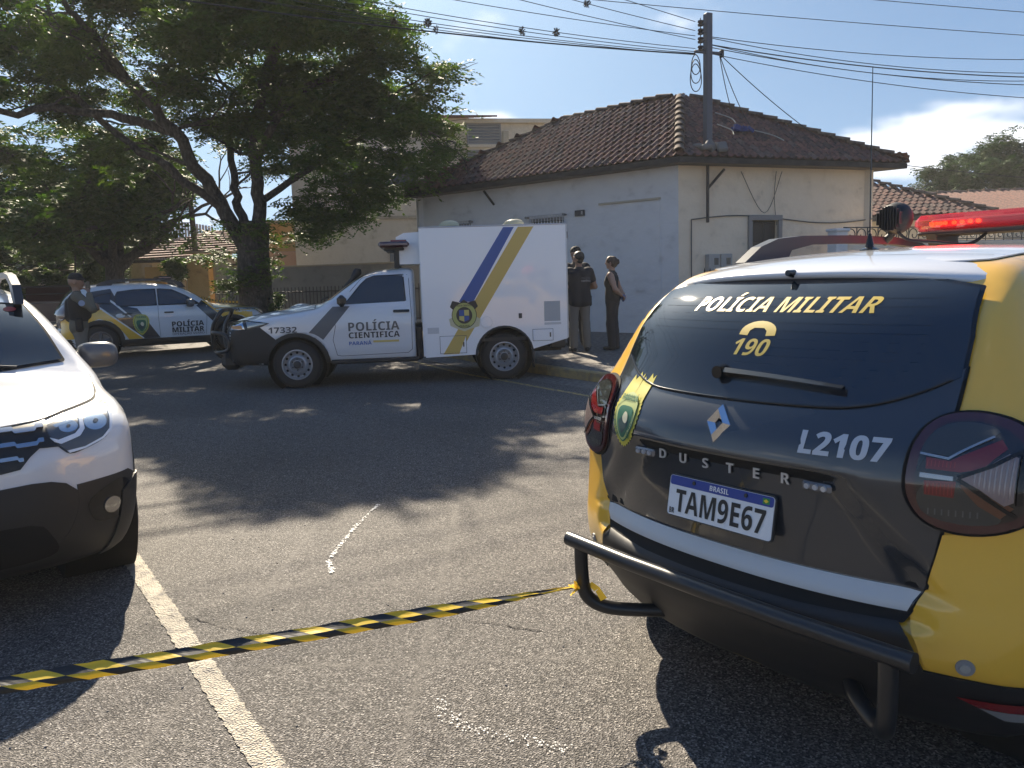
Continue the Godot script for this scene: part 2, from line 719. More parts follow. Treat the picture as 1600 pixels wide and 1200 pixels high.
# a viewpoint round the body: degrees from the rear (90: right side, 180: front, 270: left side), 999 from above
func view(deg: float) -> Basis:
	if deg == 999.0:
		return Basis(Vector3.RIGHT, Vector3.BACK, Vector3.DOWN)
	var a := deg_to_rad(deg)
	return Basis(Vector3(cos(a), 0, -sin(a)), Vector3.UP, -Vector3(sin(a), 0, cos(a)))

# depth of the body along the view; INF when missed
func drop(kind: int, b: Basis, u: float, w: float) -> float:
	var o := b.x * u + b.y * w
	var t := -2.8
	var step := 0.05
	var prev := t
	while t < 1.5:
		if fld(kind, o + b.z * t) < 0.0:
			var a := prev
			var e := t
			for k in 10:
				var m := (a + e) * 0.5
				if fld(kind, o + b.z * m) < 0.0:
					e = m
				else:
					a = m
			return (a + e) * 0.5
		prev = t
		t += clampf(fld(kind, o + b.z * t) * 0.6, 0.02, 0.5)
	return INF

# a panel of the body: outline seen from a side, laid on the surface, proud by lift; skirt: depth of its rim
func panel(kind: int, deg: float, poly: PackedVector2Array, lift := 0.003, cell := 0.03, skirt := 0.0, crown := 0.0) -> ArrayMesh:
	var b := view(deg)
	var lo := Vector2(INF, INF)
	var hi := -lo
	for p in poly:
		lo = lo.min(p)
		hi = hi.max(p)
	var nx := maxi(1, ceili((hi.x - lo.x) / cell))
	var ny := maxi(1, ceili((hi.y - lo.y) / cell))
	var cs := Vector2((hi.x - lo.x) / nx, (hi.y - lo.y) / ny)
	var vs := PackedVector3Array()
	var ns := PackedVector3Array()
	var ix := PackedInt32Array()
	var seen := {}
	var mid := (lo + hi) * 0.5
	var ext := (hi - lo) * 0.5
	var add := func(p: Vector2) -> int:
		var key := Vector2i((p * 20000.0).round())
		if seen.has(key):
			return seen[key]
		var t := drop(kind, b, p.x, p.y)
		if t == INF:
			seen[key] = -1
			return -1
		var q := b.x * p.x + b.y * p.y + b.z * t
		var g := grad(kind, q)
		var l := lift
		if crown > 0.0:
			var e := (p - mid) / ext
			l += crown * maxf(0.0, 1.0 - e.length_squared())
		vs.append(q + g * l)
		ns.append(g)
		seen[key] = vs.size() - 1
		return vs.size() - 1
	var inside := PackedByteArray()
	inside.resize((nx + 1) * (ny + 1))
	for j in ny + 1:
		for i in nx + 1:
			inside[j * (nx + 1) + i] = 1 if Geometry2D.is_point_in_polygon(lo + cs * Vector2(i, j), poly) else 0
	for j in ny:
		for i in nx:
			var a := j * (nx + 1) + i
			var c0 := lo + cs * Vector2(i, j)
			var quad := PackedVector2Array([c0, c0 + Vector2(cs.x, 0), c0 + cs, c0 + Vector2(0, cs.y)])
			var got: Array
			if inside[a] + inside[a + 1] + inside[a + nx + 1] + inside[a + nx + 2] == 4:
				got = [quad]
			else:
				got = Geometry2D.intersect_polygons(quad, poly)
			for g in got:
				if g.size() < 3 or Geometry2D.is_polygon_clockwise(g) and got.size() > 1:
					continue
				var t := Geometry2D.triangulate_polygon(g)
				for k in range(0, t.size(), 3):
					var q := [add.call(g[t[k]]), add.call(g[t[k + 1]]), add.call(g[t[k + 2]])]
					if q.min() < 0 or q[0] == q[1] or q[1] == q[2] or q[0] == q[2]:
						continue
					var nn := (vs[q[1]] - vs[q[0]]).cross(vs[q[2]] - vs[q[0]])
					if nn.dot(ns[q[0]]) > 0.0:
						q = [q[0], q[2], q[1]]
					ix.append_array(q)
	if skirt > 0.0:
		var edge := PackedVector2Array()
		for i in poly.size():
			var p := poly[i]
			var q := poly[(i + 1) % poly.size()]
			var k := maxi(1, ceili(p.distance_to(q) / cell))
			for s in k:
				edge.append(p.lerp(q, float(s) / k))
		var ring := []
		for p in edge:
			ring.append(add.call(p))
		var m := ring.size()
		for i in m:
			var a: int = ring[i]
			var c: int = ring[(i + 1) % m]
			if a < 0 or c < 0 or a == c:
				continue
			var o := (vs[c] - vs[a]).cross(ns[a]).normalized()
			if o.dot((vs[a] + vs[c]) * 0.5 - (b.x * mid.x + b.y * mid.y)) < 0.0:
				o = -o
			o -= b.z * o.dot(b.z) * 0.0
			var base := vs.size()
			vs.append_array([vs[a], vs[c], vs[c] - ns[c] * skirt, vs[a] - ns[a] * skirt])
			ns.append_array([o, o, o, o])
			var nn := (vs[base + 1] - vs[base]).cross(vs[base + 2] - vs[base])
			if nn.dot(o) > 0.0:
				ix.append_array([base, base + 2, base + 1, base, base + 3, base + 2])
			else:
				ix.append_array([base, base + 1, base + 2, base, base + 2, base + 3])
	if vs.is_empty():
		return ArrayMesh.new()
	return arrays_mesh(vs, ns, ix)

func pan(called: String, kind: int, deg: float, poly: PackedVector2Array, m: Material, parent: Node, lift := 0.003, cell := 0.03, skirt := 0.0, crown := 0.0) -> MeshInstance3D:
	var key := "%d|%f|%d|%f|%f|%f" % [kind, deg, hash(poly), lift, skirt, crown]
	if not cache.has(key):
		cache[key] = panel(kind, deg, poly, lift, cell, skirt, crown)
	return inst(called, cache[key], m, parent)

# lettering laid on the body
func pan_text(called: String, kind: int, deg: float, s: String, cap: float, at: Vector2, m: Material, parent: Node, lift := 0.006, bold := true, slant := 0.0, fat := 0.0, wide := 1.0, turn := 0.0, width := 0.0) -> MeshInstance3D:
	var t := text_mesh(s, cap, bold, slant, fat, wide)
	var k := 1.0
	if width > 0.0:
		k = width / text_size(t).x
	var a := t.surface_get_arrays(0)
	var vs: PackedVector3Array = a[Mesh.ARRAY_VERTEX]
	var b := view(deg)
	var ns := PackedVector3Array()
	ns.resize(vs.size())
	for i in vs.size():
		var q := Vector2(vs[i].x * k, vs[i].y).rotated(turn) + at
		var d := drop(kind, b, q.x, q.y)
		if d == INF:
			d = 0.0
		var p := b.x * q.x + b.y * q.y + b.z * d
		var g := grad(kind, p)
		vs[i] = p + g * lift
		ns[i] = g
	return inst(called, arrays_mesh(vs, ns, a[Mesh.ARRAY_INDEX]), m, parent)
# ---------------------------------------------------------------- vehicles
var suv_shell: ArrayMesh

func rev(p: PackedVector2Array) -> PackedVector2Array:
	return flip2(p)

# side outline given as (z, y) pairs; laid on the right (1) or left (-1) side
func side_poly(a: PackedVector2Array, s: int) -> PackedVector2Array:
	return flip2(a) if s > 0 else a

func sdeg(s: int) -> float:
	return 90.0 if s > 0 else 270.0

func wheel_mesh(r: float, width: float, rim: float, side: int) -> ArrayMesh:
	var b := MB.new()
	var xf := Transform3D(Basis(Vector3(0, 0, 1), Vector3(side, 0, 0), Vector3(0, 1, 0)), Vector3.ZERO)
	var h := width * 0.5
	b.lathe([Vector2(rim - .01, h - .02), Vector2(rim, h), Vector2(rim + .02, h + .006), Vector2(r - .05, h + .004), Vector2(r - .02, h - .012), Vector2(r - .004, h - .04), Vector2(r, 0), Vector2(r - .004, .04 - h), Vector2(r - .02, .012 - h), Vector2(r - .05, -h), Vector2(rim, -h)], xf, 44)
	# tread blocks
	for i in 60:
		for k in 3:
			var a := TAU * (i + 0.33 * k) / 60
			var o := xf * Vector3(cos(a) * (r - .001), (k - 1) * h * 0.55, sin(a) * (r - .001))
			var d := (o - xf * Vector3(0, (k - 1) * h * 0.55, 0)).normalized()
			var ax := Vector3(side, 0, 0)
			b.box(o, Vector3(h * 0.46, .012, r * .075), 0.0, Basis(ax, d, ax.cross(d)))
	return b.mesh()

func rim_mesh(rim: float, h: float, side: int, steel: bool) -> ArrayMesh:
	var b := MB.new()
	var xf := Transform3D(Basis(Vector3(0, 0, 1), Vector3(side, 0, 0), Vector3(0, 1, 0)), Vector3.ZERO)
	if steel:
		b.lathe([Vector2(rim, h - .01), Vector2(rim + .004, h + .006), Vector2(rim - .012, h + .008), Vector2(rim - .018, h - .01), Vector2(rim - .03, h - .05), Vector2(rim - .05, h - .06), Vector2(rim * .72, h - .045), Vector2(rim * .60, h - .012), Vector2(rim * .50, h - .006), Vector2(rim * .42, h - .03), Vector2(rim * .30, h - .04), Vector2(rim * .28, h - .005), Vector2(rim * .12, h + .004), Vector2(0, h + .004)], xf, 40)
	else:
		b.lathe([Vector2(rim, h - .01), Vector2(rim + .004, h + .004), Vector2(rim - .012, h + .004), Vector2(rim - .02, h - .02), Vector2(rim - .03, h - .09), Vector2(0, h - .10)], xf, 40)
		for i in 5:
			var a := TAU * i / 5 + .3
			for e in [-.13, .13]:
				var p0 := xf * Vector3(0, h - .015, 0)
				var p1 := xf * Vector3(cos(a + e) * (rim - .015), h - .012, sin(a + e) * (rim - .015))
				b.tube(PackedVector3Array([p0, p1]), [.026, .018], 6)
		b.cyl(xf * Vector3(0, h - .05, 0), xf * Vector3(0, h - .002, 0), .05, .04, 16)
	return b.mesh()

func add_wheel(parent: Node3D, at: Vector3, r: float, width: float, rim: float, steel: bool, m_rim: Material, called := "wheel") -> void:
	var s := 1 if at.x > 0.0 else -1
	var key := "wheel%f%d%s" % [r, s, steel]
	if not cache.has(key):
		cache[key] = [wheel_mesh(r, width, rim, s), rim_mesh(rim, width * 0.5, s, steel)]
	var w := inst(called, cache[key][0], mat("tyre", lin(.018, .018, .019), .85), parent, Transform3D(Basis(), at))
	inst("rim", cache[key][1], m_rim, w)
	if steel:
		var holes := MB.new()
		var nuts := MB.new()
		var h := width * 0.5
		for i in 12:
			var a := TAU * i / 12
			var c := Vector3(s * (h - .051), cos(a) * rim * .79, sin(a) * rim * .79)
			holes.cyl(c - Vector3(s * .02, 0, 0), c + Vector3(s * .006, 0, 0), .019, .019, 10)
		for i in 6:
			var a := TAU * i / 6
			var c := Vector3(s * (h - .035), cos(a) * rim * .36, sin(a) * rim * .36)
			nuts.cyl(c, c + Vector3(s * .03, 0, 0), .011, .011, 6)
		put(holes, "vent_hole", mat("black_hole", lin(.006, .006, .006), .9), w)
		put(nuts, "wheel_nut", mat("nut", lin(.12, .11, .10), .45, .8), w)
		var hub := MB.new()
		hub.lathe([Vector2(rim * .26, h - .02), Vector2(rim * .25, h + .012), Vector2(rim * .18, h + .02), Vector2(0, h + .02)], Transform3D(Basis(Vector3(0, 0, 1), Vector3(s, 0, 0), Vector3(0, 1, 0)), Vector3.ZERO), 20)
		put(hub, "hub_cap", mat("hub", lin(.03, .03, .032), .5), w)

# text such as a plate number on a registration plate; local plane u, w
func reg_plate(parent: Node3D, at: Vector3, u: Vector3, w: Vector3, number: String) -> void:
	var n := u.cross(w)
	var b := MB.new()
	b.plate(rect2(-.204, -.069, .204, .069, .012), at - n * .012, u, w, .010)
	var p := put(b, "number_plate", mat("plate_rim", lin(.03, .03, .03), .5), parent)
	b = MB.new()
	b.plate(rect2(-.2, -.065, .2, .065, .01), at - n * .004, u, w, .004)
	put(b, "plate_face", mat("plate_white", lin(.72, .73, .74), .35), p)
	b = MB.new()
	b.plate(rect2(-.198, .034, .198, .064, .008), at, u, w, .0008)
	put(b, "plate_band", mat("plate_blue", lin(.012, .04, .26), .4), p)
	var black := mat("plate_black", lin(.012, .012, .013), .45)
	text_flat("plate_number", number, .072, at - w * .014 + u * .004 + n * .0018, u, w, black, p, true, 0.0, 0.0, .80)
	text_flat("plate_country", "BRASIL", .016, at + w * .049 + n * .0018, u, w, mat("plate_white", Color.WHITE), p)
	text_flat("plate_code", "BR", .018, at - w * .05 - u * .18 + n * .0018, u, w, black, p, true, 0.0, 0.0, .7)
	b = MB.new()
	b.plate(rect2(-.012, -.009, .012, .009), at + w * .049 + u * .172 + n * .0008, u, w, .0006)
	var fl := put(b, "plate_flag", mat("flag_green", lin(.02, .22, .05), .5), p)
	b = MB.new()
	b.plate(V2([-.009, 0, 0, -.006, .009, 0, 0, .006]), at + w * .049 + u * .172 + n * .0016, u, w, .0004)
	put(b, "flag_diamond", mat("flag_yellow", lin(.75, .55, .03), .5), p)
	for s in [-.1, .1]:
		b = MB.new()
		b.cyl(at + u * s + w * .052, at + u * s + w * .052 + n * .004, .007, .006, 10)
		put(b, "plate_screw", mat("plate_rim", Color.BLACK), p)

# toothed shield-shaped badge; pieces laid on the body
func badge(parent: Node3D, kind: int, deg: float, c: Vector2, sx: float, sy: float, lift: float, plume: bool) -> void:
	var outer := PackedVector2Array()
	var base := V2([0, .5, .30, .46, .46, .30, .48, .05, .38, -.22, .20, -.42, 0, -.54, -.20, -.42, -.38, -.22, -.48, .05, -.46, .30, -.30, .46])
	var sm := smooth2(base, 6)
	for i in sm.size():
		outer.append(sm[i] * (1.0 if i % 2 == 0 else .93))
	var sc := func(p: PackedVector2Array, k: float) -> PackedVector2Array:
		var o := PackedVector2Array()
		for q in p:
			o.append(c + Vector2(q.x * sx * k, q.y * sy * k))
		return o
	var gold := mat("badge_gold", lin(.52, .46, .06), .4)
	var green := mat("badge_green", lin(.02, .13, .07), .4)
	var pale := mat("badge_pale", lin(.42, .48, .18), .4)
	var b := pan("badge", kind, deg, sc.call(outer, 1.0), gold, parent, lift, .03)
	if plume:
		for k in 4:
			var x := -.30 + .2 * k
			var t := .74 + .07 * (k % 2)
			pan("badge_plume", kind, deg, sc.call(V2([x - .12, .30, x + .13, .30, x + .17, t, x + .10, t - .07, x + .02, t + .02, x - .04, t - .10]), 1.0), gold, b, lift + .0006 * (k % 2), .03)
	pan("badge_ring", kind, deg, sc.call(smooth2(base, 4), .80), green, b, lift + .0016, .03)
	pan("badge_field", kind, deg, sc.call(smooth2(base, 4), .74), pale, b, lift + .0026, .03)
	pan("badge_shield", kind, deg, sc.call(smooth2(V2([-.26, .16, 0, .21, .26, .16, .24, -.12, 0, -.36, -.24, -.12]), 4), 1.0), green, b, lift + .0036, .03)
	pan("badge_land", kind, deg, sc.call(V2([-.19, -.06, -.08, .02, .04, -.03, .19, -.04, .15, -.16, 0, -.29, -.15, -.16]), 1.0), mat("badge_deep", lin(.012, .05, .05), .4), b, lift + .0046, .03)
	pan("badge_figure", kind, deg, sc.call(smooth2(V2([-.05, .02, .02, .11, .12, .08, .15, -.01, .10, -.09, .0, -.06]), 3), 1.0), mat("badge_cream", lin(.62, .60, .42), .4), b, lift + .0054, .03)
	pan("badge_band", kind, deg, sc.call(V2([-.37, .18, -.18, .30, 0, .335, .18, .30, .37, .18, .33, .30, .18, .42, 0, .455, -.18, .42, -.33, .30]), 1.0), pale, b, lift + .0036, .03)
	pan_text("badge_lettering", kind, deg, "PARANÁ", sy * .10, c + Vector2(0, sy * .365), green, b, lift + .0052, true, 0.0, 0.0, 1.0, 0.0, sx * .60)
	pan_text("badge_lettering", kind, deg, "POLÍCIA", sy * .075, c + Vector2(-sx * .26, -sy * .20), green, b, lift + .0046, true, 0.0, 0.0, 1.0, -1.05, sx * .34)
	pan_text("badge_lettering", kind, deg, "MILITAR", sy * .075, c + Vector2(sx * .26, -sy * .20), green, b, lift + .0046, true, 0.0, 0.0, 1.0, 1.05, sx * .34)

func glass_mat() -> StandardMaterial3D:
	var m := mat("car_glass", lin(.010, .014, .020), .03)
	m.metallic_specular = .9
	return m

# everything the three estate cars share; paint of the body is given
func suv(root: Node3D, paint: Material, roof_paint: Material, number: String, front_detail: bool) -> Node3D:
	var black := mat("black_plastic", lin(.018, .018, .019), .55)
	var gloss := mat("black_gloss", lin(.01, .01, .011), .12)
	var seam := mat("seam", lin(.006, .006, .006), .9)
	var glass := glass_mat()
	var chrome := mat("chrome", lin(.75, .76, .78), .08, 1.0)
	if suv_shell == null:
		suv_shell = shell(1, Vector3(-.99, .14, -2.34), Vector3(.99, 1.67, 2.30), .036)
	var body := inst("body", suv_shell, paint, root)
	# roof
	pan("roof_panel", 0, 999.0, smooth2(mirrored(V2([0, -.16, .45, -.12, .52, .1, .545, .6, .54, 1.1, .52, 1.45, .48, 1.56, .3, 1.63, 0, 1.645])), 3), roof_paint, root, .004, .06, .004)
	# glass
	var ws := mirrored(V2([0, 1.076, .2, 1.077, .378, 1.084, .70, 1.108, .645, 1.28, .580, 1.425, .3, 1.456, 0, 1.462]))
	pan("windscreen_seal", 0, 180.0, Geometry2D.offset_polygon(ws, .014)[0], seam, root, .003, .05)
	pan("windscreen", 0, 180.0, ws, glass, root, .006, .05)
	var rg := mirrored(V2([0, 1.100, .25, 1.101, .38, 1.110, .47, 1.130, .54, 1.158, .603, 1.20, .595, 1.30, .563, 1.425, .42, 1.452, .2, 1.46, 0, 1.462]))
	pan("window_seal", 0, 0.0, Geometry2D.offset_polygon(rg, .010)[0], gloss, root, .0035, .05)
	var rgl := pan("rear_window", 0, 0.0, rg, glass, root, .0075, .04, .004)
	var bead := []
	for k in 33:
		var bx := -.585 + 1.17 * k / 32.0
		var by := 1.098 + .004 * pow(absf(bx) / .3, 2.0) + .088 * pow(maxf(0.0, absf(bx) - .30) / .30, 2.2)
		var bt := drop(0, view(0.0), bx, by)
		bead.append(Vector3(bx, by, -bt) + grad(0, Vector3(bx, by, -bt)) * .009)
	tubed("window_bead", bead, [.0042], gloss, rgl, 7)
	for k in 11:
		var y := 1.16 + .024 * k
		var wdt := .50 - .10 * maxf(0.0, .6 - k * .2)
		pan("heater_wire", 0, 0.0, rect2(-wdt, y - .0005, wdt, y + .0005), mat("heater", lin(.013, .016, .022), .05), rgl, .0077, .08)
	for s in [-1, 1]:
		var d := sdeg(s)
		for w in [["front_side_window", [-.64, 1.085, -.40, 1.25, -.14, 1.385, .10, 1.41, .14, 1.41, .15, 1.085]], ["rear_side_window", [.21, 1.085, .205, 1.41, .62, 1.405, .93, 1.37, 1.0, 1.25, .99, 1.12, .95, 1.085]], ["quarter_window", [1.10, 1.14, 1.06, 1.35, 1.30, 1.31, 1.46, 1.24, 1.42, 1.17]]]:
			var poly := side_poly(V2(w[1]), s)
			pan("window_seal", 0, d, Geometry2D.offset_polygon(poly, .02)[0], seam, root, .002, .06)
			pan(w[0], 0, d, poly, glass, root, .005, .06)
		# lower cladding, arches, seams
		pan("sill", 0, d, side_poly(V2([-.98, .22, -.93, .37, .93, .37, .98, .22]), s), black, root, .006, .06, .01)
		for ax in [-1.337, 1.337]:
			var ring := PackedVector2Array()
			for i in 17:
				var a := deg_to_rad(-18.0 + 216.0 * i / 16)
				ring.append(Vector2(ax + cos(a) * .465, .345 + sin(a) * .465))
			for i in 17:
				var a := deg_to_rad(198.0 - 216.0 * i / 16)
				ring.append(Vector2(ax + cos(a) * .385, .345 + sin(a) * .385))
			pan("wheel_arch", 0, d, side_poly(ring, s), black, root, .007, .04, .03)
			var well := MB.new()
			well.lathe([Vector2(.0, .515), Vector2(.404, .515), Vector2(.404, .86)], Transform3D(Basis(Vector3(0, 0, 1), Vector3(s, 0, 0), Vector3(0, 1, 0)), Vector3(0, .345, ax)), 28)
			put(well, "wheel_well", mat("black_hole", lin(.006, .006, .006), .9), root)
			add_wheel(root, Vector3(s * .775, .345, ax), .345, .215, .222, false, mat("alloy", lin(.16, .16, .17), .35, .7))
		for line in [[-.76, .40, -.80, .80, -.68, 1.07], [.175, .38, .19, .8, .18, 1.07], [1.0, .78, 1.02, 1.0, 1.03, 1.08], [.80, .42, .92, .62, 1.0, .78]]:
			var a := V2(line)
			var strip := PackedVector2Array()
			for q in a:
				strip.append(q + Vector2(.003, .001))
			for i in range(a.size() - 1, -1, -1):
				strip.append(a[i] - Vector2(.003, .001))
			pan("door_seam", 0, d, side_poly(strip, s), seam, root, .0014, .06)
		for hz in [-.02, .80]:
			pan("door_handle", 0, d, side_poly(rect2(hz - .10, .895, hz + .09, .925, .014), s), black, root, .022, .03, .02)
		# mirrors
		var mm := MB.new()
		var shape := SphereMesh.new()
		shape.radius = 1.0
		shape.height = 2.0
		shape.radial_segments = 28
		shape.rings = 14
		var arr := shape.get_mesh_arrays()
		var vs: PackedVector3Array = arr[Mesh.ARRAY_VERTEX]
		var nn: PackedVector3Array = arr[Mesh.ARRAY_NORMAL]
		for i in vs.size():
			var q := vs[i]
			var e := Vector3(signf(q.x) * pow(absf(q.x), .6), signf(q.y) * pow(absf(q.y), .7), signf(q.z) * pow(absf(q.z), .75))
			vs[i] = Vector3(s * .955, 1.095, -.46) + e * Vector3(.118, .084, .075) + Vector3(0, 0, -.02 * e.x * s)
		var mirror := inst("wing_mirror", arrays_mesh(vs, nn, arr[Mesh.ARRAY_INDEX]), mat("mirror_shell", lin(.10, .10, .105), .35, 0.0, .6), root)
		put(mm_box(Vector3(s * .87, 1.05, -.47), Vector3(.12, .05, .07), .015), "mirror_arm", black, mirror)
		put(mm_box(Vector3(s * .955, 1.095, -.386), Vector3(.19, .125, .01), .004), "mirror_glass", glass, mirror)
		# roof rails: a foot at each end and the bar between
		var rail := MB.new()
		var X: float = s * .555
		rail.plate(V2([1.36, 1.44, 1.31, 1.535, 1.20, 1.60, 1.08, 1.634, .90, 1.648, .5, 1.654, .1, 1.648, -.15, 1.625, -.36, 1.56, -.45, 1.44, -.30, 1.44, -.20, 1.56, -.05, 1.602, .1, 1.612, .5, 1.616, .82, 1.61, .98, 1.585, 1.03, 1.52, 1.05, 1.44]), Vector3(X + .024, 0, 0), Vector3(0, 0, 1), Vector3(0, 1, 0), .048)
		put(rail, "roof_rail", mat("rail", lin(.035, .037, .042), .38), root)
		# tail lamp
		var lamp := smooth2(V2([.550, .95, .556, 1.035, .578, 1.083, .62, 1.106, .68, 1.108, .74, 1.088, .785, 1.045, .81, .985, .815, .92, .79, .865, .735, .834, .665, .826, .60, .845, .563, .89]), 3)
		var hs := func(p: PackedVector2Array) -> PackedVector2Array:
			return p if s > 0 else flip2(p)
		pan("lamp_gap", 0, 0.0, hs.call(Geometry2D.offset_polygon(lamp, .010)[0]), seam, root, .0085, .02)
		var tl := pan("tail_lamp", 0, 0.0, hs.call(lamp), mat("lamp_red_dark", lin(.055, .009, .012), .06, 0.0, 1.0), root, .020, .02, .03)
		if root.has_meta("near"):
			var clear := mat("lamp_smoke", lin(.032, .034, .032), .12, 0.0, 1.0)
			var silver := mat("lamp_silver", lin(.40, .40, .40), .25, .9)
			var red := mat("lamp_red", lin(.16, .008, .01), .15, 0.0, 1.0)
			var amber := mat("lamp_amber", lin(.12, .04, .018), .2, 0.0, .8)
			pan("lamp_inner", 0, 0.0, hs.call(Geometry2D.offset_polygon(lamp, -.020)[0]), mat("lamp_inner", lin(.012, .010, .011), .10, 0.0, 1.0), tl, .0212, .02)
			var pcs := [
				["lamp_lens", clear, [.572, .97, .576, 1.03, .594, 1.066, .63, 1.083, .68, 1.083, .718, 1.066, .68, 1.03, .635, 1.008, .59, 1.012], .0225, 2],
				["lamp_lens", clear, [.577, .92, .58, .89, .60, .864, .665, .846, .72, .852, .745, .87, .70, .905, .66, .94, .60, .945], .0225, 2],
				["brake_light", red, [.588, 1.004, .636, .999, .69, 1.028, .725, 1.05, .74, 1.03, .70, .985, .66, .975, .59, .978], .0245, 0],
				["brake_light", red, [.590, .95, .655, .953, .652, .915, .592, .918], .0245, 0],
				["turn_light", amber, [.662, .945, .70, .90, .742, .872, .765, .90, .725, .93, .69, .962], .0245, 0],
				["chrome_bar", silver, [.580, .968, .648, .964, .648, .954, .580, .957], .0285, 0],
				["reflector", mat("reflector", lin(.26, .20, .19), .3, .3), [.655, .962, .70, .985, .745, 1.02, .762, 1.012, .764, .915, .748, .905, .70, .94], .0255, 0],
				["lamp_frame", silver, [.574, 1.008, .634, 1.001, .712, 1.054, .708, 1.058, .632, 1.006, .574, 1.013], .0265, 0],
				["lamp_frame", gloss, [.655, .955, .70, .925, .768, .875, .772, .882, .705, .935, .66, .962], .0275, 0],
				["lamp_frame", gloss, [.655, .966, .72, 1.0, .765, 1.03, .768, 1.022, .72, .99, .66, .958], .0275, 0],
				["lamp_frame", gloss, [.766, 1.02, .776, 1.015, .778, .91, .768, .905], .0272, 0]]
			for q in pcs:
				var poly := V2(q[2])
				if q[4] > 0:
					poly = smooth2(poly, q[4])
				pan(q[0], 0, 0.0, hs.call(poly), q[1], tl, q[3], .02)
			for e in 8:
				var rx := .688 + .0095 * e
				pan("lens_rib", 0, 0.0, hs.call(rect2(rx, .966 - (rx - .655) * .44, rx + .003, .966 + (rx - .655) * .44)), mat("lens_rib", lin(.32, .27, .26), .2, .4), tl, .0268, .02)
				pan("lens_rib", 0, 0.0, hs.call(rect2(.592 + .0078 * e, .984, .5935 + .0078 * e, .998)), mat("lens_rib_red", lin(.30, .02, .02), .2), tl, .0256, .02)
				pan("lens_rib", 0, 0.0, hs.call(rect2(.594 + .0076 * e, .920, .5955 + .0076 * e, .946)), mat("lens_rib_red", Color.RED), tl, .0256, .02)
				pan("lens_rib", 0, 0.0, hs.call(rect2(.60 + .014 * e, .868, .603 + .014 * e, .884)), mat("lens_rib_dark", lin(.10, .10, .095), .2), tl, .0236, .02)
		# headlamp
		var hl := smooth2(V2([.452, .845, .462, .893, .60, .914, .72, .927, .768, .93, .768, .90, .752, .86, .735, .822, .69, .79, .60, .765, .534, .757, .49, .795]), 3)
		var head := pan("headlamp", 0, 180.0, hs.call(hl), mat("lamp_housing", lin(.03, .032, .036), .25), root, .004, .025, .012)
		if front_detail:
			var drl := mat("drl", lin(.85, .88, .92), .15, .1)
			var bowl := mat("lamp_bowl", lin(.55, .58, .62), .10, 1.0)
			pan("daylight_strip", 0, 180.0, hs.call(V2([.458, .838, .49, .824, .565, .838, .592, .858, .600, .905, .618, .907, .612, .85, .585, .825, .50, .806, .474, .818])), drl, head, .008, .02, .004)
			pan("daylight_strip", 0, 180.0, hs.call(V2([.52, .772, .60, .776, .69, .802, .728, .83, .742, .87, .752, .915, .763, .915, .757, .868, .737, .822, .69, .792, .60, .767, .53, .760])), drl, head, .008, .02, .004)
			for q in [[.545, .872, .042, .024], [.672, .872, .055, .036]]:
				pan("lamp_bowl", 0, 180.0, hs.call(ellipse2(Vector2(q[0], q[1]), q[2], q[3])), bowl, head, .006, .02)
				pan("bulb_shield", 0, 180.0, hs.call(ellipse2(Vector2(q[0], q[1]), q[2] * .22, q[3] * .22)), mat("lamp_housing", Color.BLACK), head, .0095, .02, .006)
			pan("lamp_trim", 0, 180.0, hs.call(V2([.48, .885, .565, .897, .575, .888, .49, .874])), bowl, head, .007, .02)
			var lens := StandardMaterial3D.new()
			lens.albedo_color = Color(.85, .9, .95, .05)
			lens.transparency = BaseMaterial3D.TRANSPARENCY_ALPHA
			lens.roughness = .02
			mats["clear_lens"] = mats.get("clear_lens", lens)
			pan("lamp_lens", 0, 180.0, hs.call(Geometry2D.offset_polygon(hl, -.004)[0]), mats["clear_lens"], head, .016, .025, .012)
		# dark corner of the front bumper, up to the arch
		pan("bumper_corner", 0, d, side_poly(V2([-2.10, .61, -1.92, .615, -1.80, .55, -1.73, .44, -1.70, .33, -1.70, .19, -2.10, .19]), s), black, root, .0055, .03, .004)
		var dc := V2([.50, .19, .50, .42, .56, .52, .64, .57, .74, .575, .86, .52, .90, .19])
		pan("bumper_corner", 0, 135.0 if s > 0 else 225.0, dc if s > 0 else flip2(dc), black, root, .014, .025, .008)
		# fog lamp
		pan("fog_surround", 0, 180.0, hs.call(smooth2(V2([.60, .53, .74, .585, .80, .55, .79, .44, .74, .40, .63, .405, .59, .46]), 3)), gloss, root, .008, .03)
		var fl := pan("fog_lamp", 0, 180.0, hs.call(ellipse2(Vector2(.695, .47), .040, .040)), mat("fog_glass", lin(.42, .40, .36), .10, .8), root, .014, .015, .012, .01)
	# bonnet
	var hood := smooth2(mirrored(V2([0, -2.055, .2, -2.045, .36, -2.01, .47, -1.955, .60, -1.80, .715, -1.60, .765, -1.40, .80, -1.15, .812, -.98, .79, -.955, .55, -.985, .3, -1.0, 0, -1.008])), 3)
	pan("bonnet_gap", 0, 999.0, Geometry2D.offset_polygon(hood, .009)[0], seam, root, .003, .025)
	pan("bonnet", 0, 999.0, hood, paint, root, .007, .03, .006)
	for s in [-1.0, 1.0]:
		var wip := MB.new()
		var pts := []
		for i in 7:
			var x: float = s * .04 + .62 * i / 6.0 - .42
			var y := 1.088 + .03 * sin(PI * i / 6.0) + (.012 if s > 0 else 0.0)
			var t := drop(0, view(180.0), -x, y)
			if t != INF:
				pts.append(Vector3(x, y, t - .02))
		wip.tube(PackedVector3Array(pts), [.010, .008], 6)
		put(wip, "wiper", black, root)
	# grille and bumper
	var gr := mirrored(V2([0, .912, .28, .91, .455, .915, .462, .893, .452, .845, .49, .797, .445, .80, .41, .803, .368, .772, .325, .726, .25, .718, 0, .712]))
	var grille := pan("grille", 0, 180.0, gr, mat("grille_black", lin(.008, .008, .009), .35), root, .004, .03)
